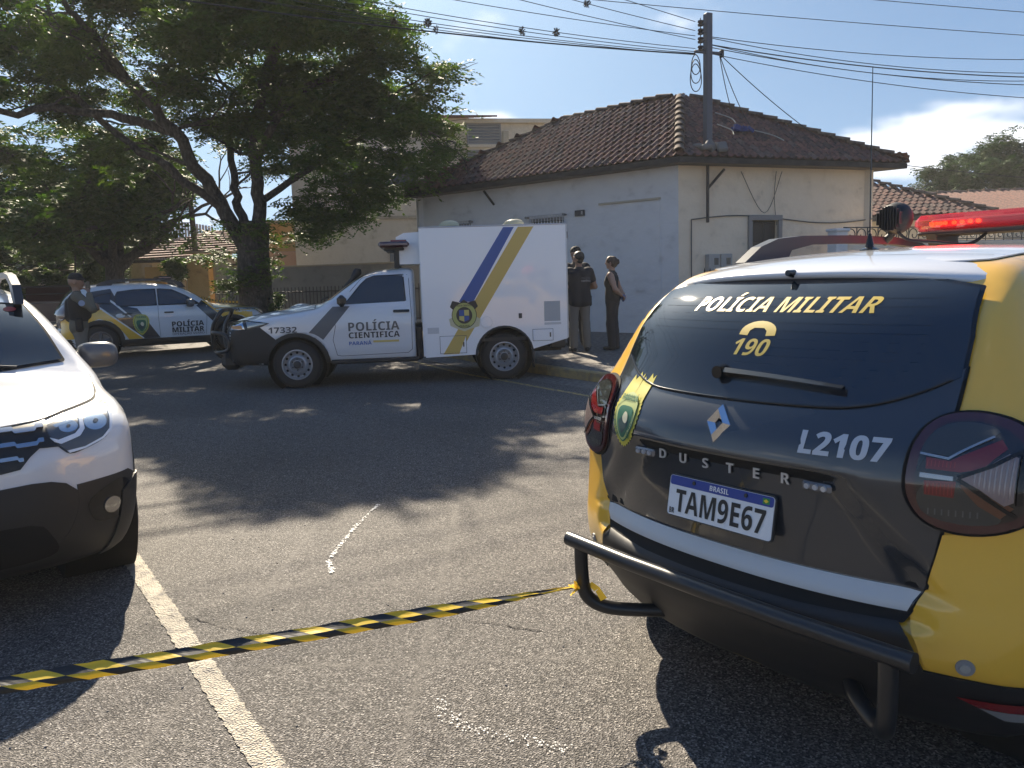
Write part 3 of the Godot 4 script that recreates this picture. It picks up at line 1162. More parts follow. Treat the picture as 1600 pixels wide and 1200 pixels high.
	if front_detail:
		for k in 3:
			var y: float = [.878, .822, .765][k]
			var wd: float = [.44, .43, .34][k]
			var bar := PackedVector2Array()
			var low := PackedVector2Array()
			for i in 121:
				var x := -wd + 2.0 * wd * i / 120
				var st2 := .010 * (1.0 if fmod(absf(x) + .02, .17) > .085 else 0.0)
				bar.append(Vector2(x, y + .009 + st2))
				low.append(Vector2(x, y - .007 + st2))
			low.reverse()
			bar.append_array(low)
			pan("grille_bar", 0, 180.0, bar, mat("grille_chrome", lin(.42, .44, .48), .18, .9), grille, .014, .03, .012)
		var d1 := V2([0, .855, .048, .80, 0, .745, -.048, .80])
		pan("front_emblem", 0, 180.0, d1, chrome, grille, .026, .03, .02)
	var fb := mirrored(V2([0, .652, .24, .652, .363, .655, .44, .648, .50, .628, .54, .59, .56, .566, .65, .583, .76, .612, .79, .607, .83, .56, .86, .52, .88, .36, .86, .24, 0, .21]))
	pan("bumper_cladding", 0, 180.0, fb, black, root, .005, .05, .005)
	pan("lower_intake", 0, 180.0, smooth2(mirrored(V2([0, .47, .34, .47, .42, .40, .44, .31, .3, .285, 0, .285])), 3), mat("black_hole", Color.BLACK), root, .008, .05)
	var zf := drop(0, view(180.0), 0.0, .545)
	reg_plate(root, Vector3(0, .545, zf - .018), Vector3(-1, 0, 0), Vector3(0, 1, 0), number)
	return body

func mm_box(at: Vector3, size: Vector3, bev: float, b := Basis()) -> MB:
	var q := MB.new()
	q.box(at, size, bev, b)
	return q

# the tail of the police cars
func suv_tail(root: Node3D, gate: Material, strip: bool, corner: Material) -> Node3D:
	var black := mat("black_plastic", Color.BLACK)
	var seam := mat("seam", Color.BLACK)
	var tg := mirrored(V2([0, 1.125, .28, 1.126, .46, 1.15, .55, 1.185, .606, 1.222, .612, 1.11, .630, .83, .615, .74, .590, .64, .552, .566, .3, .558, 0, .556]))
	pan("tailgate_gap", 0, 0.0, Geometry2D.offset_polygon(tg, .009)[0], seam, root, .0015, .05)
	var gt := pan("tailgate", 0, 0.0, tg, gate, root, .0055, .02, .006)
	var rb := mirrored(V2([0, .549, .3, .551, .545, .558, .575, .53, .594, .48, .604, .437, .70, .431, .80, .426, .90, .43, .92, .30, .86, .22, 0, .20]))
	for s in [1, -1]:
		var rc := V2([.617, .73, .597, .655, .566, .575, .592, .52, .612, .445, .86, .432, .875, .80, .80, .85, .70, .822, .633, .81])
		pan("rear_corner", 0, 0.0, rc if s > 0 else flip2(rc), corner, root, .0025, .018)
	pan("bumper_cladding", 0, 0.0, rb, black, root, .006, .05, .006)
	if strip:
		var stp := PackedVector2Array()
		for x in [-.588, -.3, 0.0, .3, .588]:
			stp.append(Vector2(x, .643))
		for x in [.560, .3, 0.0, -.3, -.560]:
			stp.append(Vector2(x, .590))
		pan("silver_strip", 0, 0.0, stp, mat("strip_silver", lin(.55, .55, .54), .4), gt, .0085, .03)
	return gt
func police_near(at: Vector3, yaw: float) -> void:
	var root := thing("police_car", "yellow and dark grey police estate car seen from behind, with red light bar", "police car", at, yaw)
	root.set_meta("near", true)
	var yellow := mat("paint_yellow", lin(.82, .47, .05), .28, 0.0, 1.0)
	var white := mat("paint_white", lin(.66, .67, .69), .28, 0.0, 1.0)
	var grey := mat("paint_grey", lin(.036, .042, .050), .22, 0.0, 1.0)
	grey.metallic = .25
	var black := mat("black_plastic", Color.BLACK)
	suv(root, yellow, white, "TAM9E67", false)
	var gt := suv_tail(root, grey, true, yellow)
	var chrome := mat("chrome", Color.WHITE)
	var gold := mat("vinyl_gold", lin(.60, .43, .07), .4)
	var rw := root.get_node("rear_window")
	pan_text("window_lettering", 0, 0.0, "POLÍCIA MILITAR", .045, Vector2(.012, 1.388), gold, rw, .0088, true, .26, 0.0, 1.0, 0.0, .665)
	pan_text("window_number", 0, 0.0, "190", .049, Vector2(-.003, 1.2535), gold, rw, .0088, true, .2, 0.0, 1.0, 0.0, .130)
	# the handset symbol above the number
	var hs := PackedVector2Array()
	for i in 13:
		var a := PI * (1.0 - i / 12.0)
		hs.append(Vector2(cos(a) * .066, 1.299 + sin(a) * .033))
	hs.append_array(V2([.067, 1.290, .034, 1.288, .031, 1.303, .018, 1.311, -.018, 1.311, -.031, 1.303, -.034, 1.288, -.067, 1.290]))
	pan("window_handset_sign", 0, 0.0, hs, gold, rw, .0088, .03)
	pan_text("tailgate_number", 0, 0.0, "L2107", .056, Vector2(.387, 1.012), mat("vinyl_silver", lin(.50, .52, .55), .4), gt, .0085, true, 0.0, .5, 1.0, 0.0, .232)
	badge(gt, 0, 0.0, Vector2(-.446, .99), .165, .185, .0082, true)
	# spaced chrome letters in the recess
	for k in 6:
		var x := -.242 + .0945 * k
		var t := drop(0, view(0.0), x, .900)
		var tm := text_mesh("DUSTER"[k], .031, true, 0.0, 0.0, 1.25)
		for q in 4:
			inst("chrome_letter", tm, mat("letter_face", lin(.58, .57, .55), .28, .45) if q == 3 else mat("letter_side", lin(.20, .20, .21), .3, .8), gt, Transform3D(Basis(), Vector3(x, .900, -t + .009 + .0018 * q)))
	for x in [-.337, .322]:
		var t := drop(0, view(0.0), x, .890)
		var l := put(mm_box(Vector3(x, .890, -t + .012), Vector3(.092, .026, .014), .006), "strobe_light", mat("strobe_body", lin(.25, .25, .26), .2, .6), gt)
		for k in 3:
			var b := MB.new()
			b.cyl(Vector3(x - .026 + .026 * k, .890, -t + .016), Vector3(x - .026 + .026 * k, .890, -t + .023), .0095, .008, 14)
			put(b, "strobe_lens", mat("strobe_lens", lin(.65, .66, .68), .08, .5), l)
	# diamond emblem: a faceted frame round a hollow
	var e := MB.new()
	var t0 := drop(0, view(0.0), -.010, 1.03)
	var o := V2([0, .062, .046, 0, 0, -.062, -.046, 0])
	var i_ := V2([0, .018, .010, 0, 0, -.018, -.010, 0])
	var cc := Vector3(-.010, 1.032, -t0 + .006)
	var tilt := Basis(Vector3.RIGHT, -.40)
	for k in 4:
		var a := o[k]
		var b2 := o[(k + 1) % 4]
		var c2 := i_[k]
		var d2 := i_[(k + 1) % 4]
		var ma := a.lerp(c2, .45)
		var mb := b2.lerp(d2, .45)
		var P := func(q: Vector2, h: float) -> Vector3:
			return cc + tilt * Vector3(q.x, q.y, h)
		e.quad(P.call(a, 0.0), P.call(b2, 0.0), P.call(mb, .018), P.call(ma, .018), Vector3(0, 0, 1))
		e.quad(P.call(ma, .018), P.call(mb, .018), P.call(d2, .002), P.call(c2, .002), Vector3(0, 0, 1))
		e.quad(P.call(a, 0.0), P.call(b2, 0.0), P.call(b2, -.02), P.call(a, -.02))
	put(e, "chrome_emblem", chrome, gt)
	# plate in the recess, leaning with the tailgate
	var tp := drop(0, view(0.0), 0.0, .775)
	reg_plate(root, Vector3(.004, .775, -tp + .026), Vector3(1, 0, 0), Vector3(0, .985, -.17).normalized(), "TAM9E67")
	# spoiler at the end of the roof
	var sp := MB.new()
	var sec := [[1.46, 1.545], [1.56, 1.536], [1.66, 1.521], [1.735, 1.503], [1.762, 1.490], [1.768, 1.477], [1.755, 1.466], [1.70, 1.462], [1.62, 1.470]]
	var cols := 41
	var grid := []
	for i in cols:
		var x := -.60 + 1.2 * i / (cols - 1)
		var xx := pow(absf(x) * 1.1765, 2.4)
		var row := []
		var edge := 1.0 - pow(absf(x) / .60, 8.0)
		for q in sec:
			row.append(Vector3(x, q[1] - .0855 * xx - .010 * (1.0 - edge), q[0] - .23 * xx - .05 * (1.0 - edge)))
		grid.append(row)
	for i in cols:
		for k in sec.size():
			var du: Vector3 = grid[mini(i + 1, cols - 1)][k] - grid[maxi(i - 1, 0)][k]
			var dv: Vector3 = grid[i][mini(k + 1, sec.size() - 1)] - grid[i][maxi(k - 1, 0)]
			sp.pt(grid[i][k], dv.cross(du).normalized())
	for i in cols - 1:
		for k in sec.size() - 1:
			var a := i * sec.size() + k
			sp.tri_i(a, a + 1, a + sec.size() + 1)
			sp.tri_i(a, a + sec.size() + 1, a + sec.size())
	put(sp, "roof_spoiler", white, root)
	pan("roof_seam", 0, 999.0, V2([-.49, 1.462, -.25, 1.523, 0, 1.54, .25, 1.523, .49, 1.462, .49, 1.467, .25, 1.529, 0, 1.546, -.25, 1.529, -.49, 1.467]), mat("seam", Color.BLACK), root, .0065, .05)
	var nz := MB.new()
	nz.cyl(Vector3(0, 1.484, 1.758), Vector3(0, 1.487, 1.79), .014, .010, 14)
	put(nz, "washer_nozzle", mat("black_gloss", Color.BLACK), root)
	# rear wiper
	var wp := MB.new()
	var wpts := []
	for k in 9:
		var x := -.085 + .43 * k / 8.0
		var y := 1.180 - .018 * k / 8.0 + .004 * sin(PI * k / 8.0)
		wpts.append(Vector3(x, y, -drop(0, view(0.0), x, y) + .034))
	for k in 8:
		var f := 1.0 - .55 * k / 8.0
		var m0: Vector3 = wpts[k]
		var m1: Vector3 = wpts[k + 1]
		var f1 := 1.0 - .55 * (k + 1) / 8.0
		var w0 := .016 * f
		var w1 := .016 * f1
		wp.quad(m0 + Vector3(0, w0, -.012), m1 + Vector3(0, w1, -.012), m1 + Vector3(0, w1 * .2, .008), m0 + Vector3(0, w0 * .2, .008), Vector3(0, 1, 1))
		wp.quad(m0 + Vector3(0, w0 * .2, .008), m1 + Vector3(0, w1 * .2, .008), m1 + Vector3(0, -w1, -.012), m0 + Vector3(0, -w0, -.012), Vector3(0, -1, 1))
		wp.quad(m0 + Vector3(0, w0, -.012), m1 + Vector3(0, w1, -.012), m1 + Vector3(0, -w1, -.012), m0 + Vector3(0, -w0, -.012), Vector3(0, 0, -1))
	var hubp: Vector3 = wpts[0]
	wp.cyl(hubp - Vector3(-.01, .0, .03), hubp + Vector3(.01, 0, .01), .024, .020, 16)
	put(wp, "rear_wiper", mat("black_gloss", Color.BLACK), root)
	# tube guard under the tailgate
	var bar := MB.new()
	bar.tube(PackedVector3Array([Vector3(-.615, .535, 2.225), Vector3(-.3, .536, 2.245), Vector3(.3, .536, 2.245), Vector3(.665, .535, 2.225)]), [.0265], 20)
	var g := put(bar, "rear_guard_bar", mat("guard_black", lin(.02, .02, .021), .28), root)
	for s in [-1.0, 1.0]:
		var lx: float = -.552 if s < 0.0 else .60
		var pts := curved([Vector3(lx, .53, 2.225), Vector3(lx, .42, 2.222), Vector3(lx - s * .01, .335, 2.21), Vector3(lx - s * .05, .29, 2.16), Vector3(s * .44, .275 if s < 0.0 else .30, 2.08), Vector3(s * .36, .27 if s < 0.0 else .31, 1.98)], 6)
		var leg := MB.new()
		leg.tube(pts, [.025], 14)
		put(leg, "guard_leg", mat("guard_black", Color.BLACK), g)
		for k in 1:
			pan("bumper_reflector", 0, 0.0, (func(p): return p if s > 0 else flip2(p)).call(V2([.66, .375, .80, .375, .84, .365, .84, .335, .70, .345])), mat("reflector_red", lin(.25, .01, .012), .15, 0.0, 1.0), root, .012, .03)
			pan("reversing_light", 0, 0.0, (func(p): return p if s > 0 else flip2(p)).call(V2([.70, .344, .84, .334, .82, .30, .74, .305])), mat("reverse_lens", lin(.30, .30, .30), .15, 0.0, 1.0), root, .012, .03)
		var se := MB.new()
		var ts := drop(0, view(0.0), s * .695, .47)
		var c0 := view(0.0).z * ts + Vector3(s * .695, .47, 0)
		var gn := grad(0, c0)
		se.cyl(c0, c0 + gn * .006, .024, .022, 22)
		var so := put(se, "parking_sensor", mat("sensor", lin(.26, .26, .26), .45), root)
		se = MB.new()
		se.cyl(c0 + gn * .004, c0 + gn * .009, .013, .012, 18)
		put(se, "sensor_core", mat("sensor_core", lin(.36, .35, .32), .45), so)
	# aerial, light bar and search lamp on the roof
	var an := MB.new()
	an.lathe([Vector2(.034, 0), Vector2(.034, .012), Vector2(.016, .02), Vector2(.010, .05), Vector2(.004, .07), Vector2(0, .07)], Transform3D(Basis(), Vector3(-.03, 1.552, 1.24)), 16)
	an.tube(PackedVector3Array([Vector3(-.03, 1.60, 1.24), Vector3(-.03, 2.21, 1.25)]), [.0028, .0014], 6)
	put(an, "aerial", mat("black_gloss", Color.BLACK), root)
	var lb := thing_part("light_bar", root)
	var red_lens := StandardMaterial3D.new()
	red_lens.albedo_color = lin(.55, .012, .02, .55)
	red_lens.transparency = BaseMaterial3D.TRANSPARENCY_ALPHA
	red_lens.roughness = .06
	put(mm_box(Vector3(0, 1.712, -.20), Vector3(1.06, .085, .30), .03), "bar_lens", red_lens, lb)
	put(mm_box(Vector3(0, 1.662, -.20), Vector3(1.02, .02, .27), .006), "bar_base", black, lb)
	put(mm_box(Vector3(0, 1.71, -.22), Vector3(.96, .05, .16), .01), "bar_reflector", mat("bar_inner", lin(.35, .20, .20), .4), lb)
	for k in 8:
		var x := -.47 + .022 * k if k < 4 else -.36 + .038 * (k - 4)
		var b := MB.new()
		b.cyl(Vector3(x, 1.712, -.145), Vector3(x, 1.712, -.125), .011, .009, 12)
		var glow := mat("led_red_glow", lin(.9, .05, .03), .4)
		glow.emission_enabled = true
		glow.emission = Color(1, .16, .07)
		glow.emission_energy_multiplier = 5.0
		put(b, "led_light", glow, lb)
	var lamp := OmniLight3D.new()
	lamp.name = "led_glow"
	lamp.light_color = Color(1, .08, .05)
	lamp.light_energy = .035
	lamp.light_size = .15
	lamp.omni_range = 12.0
	lamp.omni_attenuation = 2.0
	lamp.shadow_enabled = true
	lamp.position = Vector3(-.38, 1.712, -.10)
	lb.add_child(lamp)
	for s in [-1.0, 1.0]:
		var mt := MB.new()
		mt.plate(V2([-.36, 1.52, -.30, 1.64, -.34, 1.66, -.06, 1.66, -.08, 1.63, -.16, 1.52]), Vector3(s * .44 - .025, 0, 0), Vector3(0, 0, 1), Vector3(0, 1, 0), -.05)
		put(mt, "bar_mount", black, lb)
	var sl := thing_part("search_lamp", root)
	var b1 := MB.new()
	b1.lathe([Vector2(0, -.055), Vector2(.05, -.05), Vector2(.072, -.02), Vector2(.078, .02), Vector2(.074, .04), Vector2(.06, .045), Vector2(0, .035)], Transform3D(Basis(Vector3(1, 0, 0), Vector3(.15, .1, -.98).normalized(), Vector3(0, 1, 0)).orthonormalized(), Vector3(-.5, 1.735, .18)), 28)
	put(b1, "lamp_body", mat("black_plastic", Color.BLACK), sl)
	for k in 9:
		b1 = MB.new()
		b1.box(Vector3(-.5, 1.735, .178 + .052) + Vector3(-.056 + .014 * k, 0, 0), Vector3(.004, .12 * sqrt(maxf(.05, 1.0 - pow((k - 4) / 4.6, 2.0))), .03), .001)
		put(b1, "cooling_fin", mat("black_plastic", Color.BLACK), sl)
	b1 = MB.new()
	b1.tube(PackedVector3Array([Vector3(-.555, 1.62, .18), Vector3(-.52, 1.65, .18), Vector3(-.5, 1.67, .18)]), [.02, .018, .014], 10)
	put(b1, "lamp_bracket", black, sl)
	b1 = MB.new()
	b1.tube(curved([Vector3(-.49, 1.69, .20), Vector3(-.44, 1.63, .16), Vector3(-.36, 1.615, .05), Vector3(-.25, 1.60, -.05), Vector3(-.2, 1.65, -.12)]), [.008], 6)
	put(b1, "lamp_cable", black, sl)

func thing_part(called: String, parent: Node3D) -> Node3D:
	var o := Node3D.new()
	o.name = called
	parent.add_child(o, true)
	return o

func white_car(at: Vector3, yaw: float) -> void:
	var root := thing("white_car", "white estate car parked facing the camera beside the painted line", "car", at, yaw)
	var white := mat("paint_white", Color.WHITE)
	var body := suv(root, white, white, "", true)
	# stickers and papers behind the windscreen
	var ws := root.get_node("windscreen")
	pan("red_sticker", 0, 180.0, ellipse2(Vector2(.50, 1.405), .035, .014), mat("sticker_red", lin(.35, .03, .03), .5), ws, .0075, .03)
	suv_tail(root, white, false, white)

func police_far(at: Vector3, yaw: float) -> void:
	var root := thing("police_car", "white, yellow and dark grey police estate car parked across the street behind the officer", "police car", at, yaw)
	var yellow := mat("paint_yellow", Color.WHITE)
	var white := mat("paint_white", Color.WHITE)
	var grey := mat("paint_grey", Color.WHITE)
	suv(root, white, white, "L2094", true)
	suv_tail(root, grey, false, yellow)
	var line := mat("vinyl_white", lin(.72, .72, .70), .4)
	for s in [1, -1]:
		var d := sdeg(s)
		pan("rear_yellow_panel", 0, d, side_poly(V2([1.40, 1.13, 1.05, .84, .50, .375, .80, .375, .92, .56, 1.10, .76, 1.34, .83, 1.60, .74, 1.78, .50, 1.98, .48, 1.97, .85, 1.93, 1.10, 1.7, 1.13]), s), yellow, root, .0018, .06)
		pan("grey_diagonal_band", 0, d, side_poly(V2([1.38, 1.15, 1.05, .86, .50, .375, .18, .375, .59, 1.02, .92, 1.10, 1.06, 1.45, 1.42, 1.40, 1.62, 1.22, 1.55, 1.15]), s), grey, root, .0016, .06)
		pan("white_pinstripe", 0, d, side_poly(V2([1.17, 1.29, 1.02, 1.17, .92, 1.065, .72, .85, .74, .83, .95, 1.04, 1.05, 1.14, 1.19, 1.26]), s), line, root, .003, .06)
		pan("white_pinstripe", 0, d, side_poly(V2([1.40, 1.15, 1.05, .86, .50, .39, .52, .375, 1.07, .84, 1.41, 1.12]), s), line, root, .003, .06)
		pan("front_grey_band", 0, d, side_poly(V2([-.60, 1.03, -.90, .70, -.98, .60, -1.10, .72, -1.14, .75, -.72, 1.15, -.64, 1.06]), s), grey, root, .0018, .06)
		pan("front_yellow_panel", 0, d, side_poly(V2([-.72, 1.14, -1.14, .76, -1.30, .82, -1.55, .78, -1.72, .66, -1.80, .72, -1.78, .95, -1.3, 1.02]), s), yellow, root, .0018, .06)
		pan_text("door_lettering", 0, d, "POLÍCIA", .105, Vector2(.395 if s > 0 else -.395, .665), mat("vinyl_black", lin(.015, .016, .02), .4), root, .006, true, 0.0, .4, 1.0, 0.0, .66)
		pan_text("door_lettering", 0, d, "MILITAR", .105, Vector2(.395 if s > 0 else -.395, .525), mat("vinyl_black", Color.BLACK), root, .006, true, 0.0, .4, 1.0, 0.0, .66)
		pan_text("door_lettering", 0, d, "OPERAÇÃO VERÃO", .045, Vector2(.395 if s > 0 else -.395, .432), mat("vinyl_black", Color.BLACK), root, .006, false, 0.0, 0.0, 1.0, 0.0, .66)
		pan_text("wing_number", 0, d, "L2094", .06, Vector2(1.37 if s > 0 else -1.37, .905), mat("vinyl_black", Color.BLACK), root, .006, true, 0.0, 0.0, 1.0, 0.0, .30)
		badge(root, 0, d, Vector2(-.54 if s > 0 else .54, .68), .34, .44, .005, false)
		pan("oval_sticker", 0, d, side_poly(ellipse2(Vector2(.93, .88), .09, .045), s), line, root, .004, .05)
	pan("yellow_bonnet", 0, 999.0, mirrored(V2([0, -2.0, .36, -1.98, .46, -1.92, .70, -1.60, .75, -1.40, .79, -1.10, .3, -1.05, .25, -1.5, 0, -1.6])), yellow, root, .0085, .06)
	var lb := thing_part("light_bar", root)
	put(mm_box(Vector3(0, 1.665, -.05), Vector3(1.20, .075, .28), .03), "bar_lens", mat("bar_dark_lens", lin(.06, .012, .015), .1, 0.0, 1.0), lb)
	put(mm_box(Vector3(0, 1.615, -.05), Vector3(1.1, .05, .2), .01), "bar_base", mat("black_plastic", Color.BLACK), lb)
# ---------------------------------------------------------------- sky and ground
func make_sky() -> Sky:
	var w := 2048
	var h := 1024
	var im := Image.create(w, h, false, Image.FORMAT_RGBAF)
	var n1 := FastNoiseLite.new()
	n1.seed = 11
	n1.noise_type = FastNoiseLite.TYPE_SIMPLEX_SMOOTH
	n1.frequency = 1.0
	n1.fractal_octaves = 6
	n1.fractal_gain = .55
	var n2 := FastNoiseLite.new()
	n2.seed = 4
	n2.frequency = .5
	n2.fractal_octaves = 2
	var s := sun_dir()
	for y in h / 2 + 2:
		var el := (0.5 - (y + .5) / h) * PI
		var ce := cos(el)
		var se := sin(el)
		for x in w:
			var az := wrapf((x + .5) / w * TAU, -PI, PI)   # the panorama begins straight ahead
			var d := Vector3(sin(az) * ce, se, -cos(az) * ce)
			var up := clampf(se, 0.0, 1.0)
			var t := pow(1.0 - up, 2.9)
			var c := Vector3(.026, .066, .165).lerp(Vector3(.165, .262, .38), t)
			var g := maxf(0.0, d.dot(s))
			c += Vector3(.28, .32, .31) * pow(g, 8.0) + Vector3(.5, .48, .44) * pow(g, 60.0)
			# clouds lie on a flat layer, heaped towards the horizon
			var k := 1.0 / (maxf(se, 0.0) + .16)
			var q := Vector3(d.x * k * 1.05 + 3.1, d.z * k * 1.05, 0.0)
			var f := n1.get_noise_3d(q.x, q.y, 2.0) + .55 * n2.get_noise_3d(q.x * .8 - 2.0, q.y * .8, 7.0)
			var low := smoothstep(.60, .16, se)
			var bank := 1.6 * exp(-pow((az - .50) / .19, 2.0)) * exp(-pow((el - .125) / .075, 2.0))
			bank += exp(-pow((az + 1.9) / .7, 2.0)) * exp(-pow((el - .14) / .13, 2.0))
			bank += exp(-pow((wrapf(az - 2.7, -PI, PI)) / .6, 2.0)) * exp(-pow((el - .14) / .13, 2.0))
			var cov := smoothstep(.14, .52, f + .56 * bank - .38)
			if cov > 0.0:
				var shade := smoothstep(-.3, .5, n1.get_noise_3d(q.x + .12, q.y - .22, 2.3))
				var cc := Vector3(.56, .57, .59).lerp(Vector3(.40, .43, .48), shade * .8)
				c = c.lerp(cc, cov * .92)
			im.set_pixel(x, y, Color(c.x, c.y, c.z))
	for y in range(h / 2 + 2, h):
		for x in w:
			im.set_pixel(x, y, Color(.12, .115, .11))
	var m := PanoramaSkyMaterial.new()
	m.panorama = ImageTexture.create_from_image(im)
	var sky := Sky.new()
	sky.sky_material = m
	return sky

func asphalt_mat() -> StandardMaterial3D:
	var m := mat("asphalt", Color.WHITE, .78)
	if m.albedo_texture == null:
		# stone chips: each cell of the pattern is one chip with its own tone
		var ct := noise_tex(1024, .135, [[0.0, lin(.024, .022, .021)], [.22, lin(.050, .046, .043)], [.45, lin(.088, .081, .075)], [.65, lin(.130, .120, .111)], [.82, lin(.185, .171, .158)], [.94, lin(.26, .242, .225)], [1.0, lin(.40, .375, .35)]], 5, FastNoiseLite.TYPE_CELLULAR, 1)
		(ct.noise as FastNoiseLite).cellular_return_type = FastNoiseLite.RETURN_CELL_VALUE
		m.albedo_texture = ct
		m.normal_enabled = true
		var cn := noise_tex(1024, .135, [], 5, FastNoiseLite.TYPE_CELLULAR, 1, true, 7.0)
		(cn.noise as FastNoiseLite).cellular_return_type = FastNoiseLite.RETURN_DISTANCE
		m.normal_texture = cn
		m.normal_scale = 1.0
		triplanar(m, 1.15)
		m.vertex_color_use_as_albedo = true
		m.metallic_specular = .45
	return m

func build_ground() -> void:
	var n := FastNoiseLite.new()
	n.seed = 3
	n.frequency = .35
	n.fractal_octaves = 4
	var b := MB.new()
	b.coloured = true
	var xs := []
	var zs := []
	for v in [-900.0, -300.0, -120.0, -70.0]:
		xs.append(v)
	var x := -45.0
	while x <= 45.0:
		xs.append(x)
		x += .35 if absf(x) < 8.0 else 1.25
	for v in [70.0, 120.0, 300.0, 900.0]:
		xs.append(v)
	for v in [-2500.0, -600.0, -200.0, -100.0]:
		zs.append(v)
	var z := -70.0
	while z <= 8.0:
		zs.append(z)
		z += .35 if z > -16.0 else 1.25
	for v in [20.0, 60.0, 200.0, 600.0]:
		zs.append(v)
	for k in zs.size():
		for i in xs.size():
			var f := n.get_noise_2d(xs[i], zs[k])
			var g := n.get_noise_2d(xs[i] * .23 + 40.0, zs[k] * .23)
			var v := clampf(.92 + .30 * f + .28 * g, .45, 1.4)
			b.col = Color(v, v * (1.0 - .015 * g), v * (1.0 - .03 * g))
			b.pt(Vector3(xs[i], gh(xs[i], zs[k]), zs[k]), Vector3.UP)
	var w := xs.size()
	for k in zs.size() - 1:
		for i in w - 1:
			var a := k * w + i
			b.tri_i(a, a + 1, a + w + 1)
			b.tri_i(a, a + w + 1, a + w)
	structure(put(b, "road", asphalt_mat(), self))
	# painted parking line, worn at its edges
	var paint := mat("road_paint", lin(.50, .45, .36), .7)
	paint.albedo_texture = noise_tex(512, .03, [[0.0, lin(.16, .15, .14)], [.28, lin(.22, .20, .17)], [.40, lin(.33, .295, .235)], [1.0, lin(.44, .395, .315)]], 8, FastNoiseLite.TYPE_SIMPLEX_SMOOTH, 5)
	paint.albedo_color = Color.WHITE
	triplanar(paint, .8)
	paint.normal_enabled = true
	paint.normal_texture = asphalt_mat().normal_texture
	strip("parking_line", Vector3(-2.62, 0, -5.0), Vector3(-.05, 0, -1.24), .095, paint, .012)
	strip("parking_line", Vector3(-6.9, 0, -11.3), Vector3(-3.1, 0, -5.65), .095, paint, .012)
	var ypaint := mat("road_paint_yellow", Color.WHITE, .75)
	ypaint.albedo_texture = noise_tex(512, .03, [[0.0, lin(.10, .09, .08)], [.40, lin(.20, .16, .09)], [.58, lin(.38, .27, .08)], [1.0, lin(.50, .36, .10)]], 18, FastNoiseLite.TYPE_SIMPLEX_SMOOTH, 5)
	triplanar(ypaint, .8)
	strip("yellow_line", Vector3(-1.9, 0, -14.9), Vector3(2.4, 0, -7.7), .09, ypaint, .012)
	# chalky white traces on the asphalt
	var chalk := mat("chalk", lin(.68, .68, .66), .9)
	var rng := RandomNumberGenerator.new()
	rng.seed = 77
	var first := true
	for path in [[Vector2(-.94, -5.30), Vector2(-1.0, -4.85), Vector2(-1.02, -4.55), Vector2(-1.03, -4.20), Vector2(-.97, -4.02)], [Vector2(-.30, -2.72), Vector2(-.26, -2.60), Vector2(-.16, -2.50), Vector2(.02, -2.44), Vector2(.14, -2.37)]]:
		var q := MB.new()
		for i in path.size() - 1:
			var a: Vector2 = path[i]
			var c: Vector2 = path[i + 1]
			for k in (64 if first else 44):
				var p := a.lerp(c, rng.randf()) + Vector2(rng.randfn(), rng.randfn()) * (.007 if first else .016)
				var r := rng.randf_range(.003, .009) if first else rng.randf_range(.0015, .0045)
				var prev := Vector3.ZERO
				var ini := Vector3.ZERO
				var cen := Vector3(p.x, .0045 + .0002 * (k % 7), p.y)
				for e in 7:
					var ang := TAU * e / 6.0
					var o := cen + Vector3(cos(ang), 0, sin(ang)) * r * rng.randf_range(.5, 1.2)
					if e == 6:
						o = ini
					if e > 0:
						q.tri(cen, prev, o, Vector3.UP)
					else:
						ini = o
					prev = o
		structure(put(q, "chalk_mark", chalk, self))
		first = false
	# hair cracks wandering over the asphalt
	for c in [[Vector2(-2.2, -9.6), Vector2(-1.1, -8.2), Vector2(-.5, -7.1)], [Vector2(-1.75, -3.6), Vector2(-1.1, -3.3), Vector2(-.45, -3.45), Vector2(.1, -3.25)], [Vector2(-3.0, -12.0), Vector2(-1.2, -10.4), Vector2(1.4, -9.2)]]:
		var q := MB.new()
		for i in c.size() - 1:
			var a: Vector2 = c[i]
			var e: Vector2 = c[i + 1]
			var steps := int(a.distance_to(e) / .04)
			var last := a
			for k in steps:
				var p := a.lerp(e, float(k + 1) / steps) + Vector2(rng.randfn(), rng.randfn()) * .012
				var sd := (p - last).orthogonal().normalized() * rng.randf_range(.001, .0035)
				q.quad(Vector3(last.x + sd.x, .004, last.y + sd.y), Vector3(p.x + sd.x, .004, p.y + sd.y), Vector3(p.x - sd.x, .004, p.y - sd.y), Vector3(last.x - sd.x, .004, last.y - sd.y), Vector3.UP)
				last = p
		structure(put(q, "road_crack", mat("crack_dark", lin(.018, .016, .015), .95), self))
	# loose grit and small leaves on the asphalt
	var grit := MB.new()
	for k in 700:
		var p := Vector3(rng.randf_range(-4.0, 2.5), 0, rng.randf_range(-9.0, -1.8))
		var r := rng.randf_range(.002, .006)
		grit.box(p + Vector3(0, r * .4, 0), Vector3(r * 1.6, r, r * 1.2), r * .3, Basis(Vector3.UP, rng.randf() * TAU))
	stuff(tag(put(grit, "road_grit", mat("grit", lin(.24, .22, .20), .9), self), "loose pale grit scattered over the asphalt", "grit"))
	build_pavement()

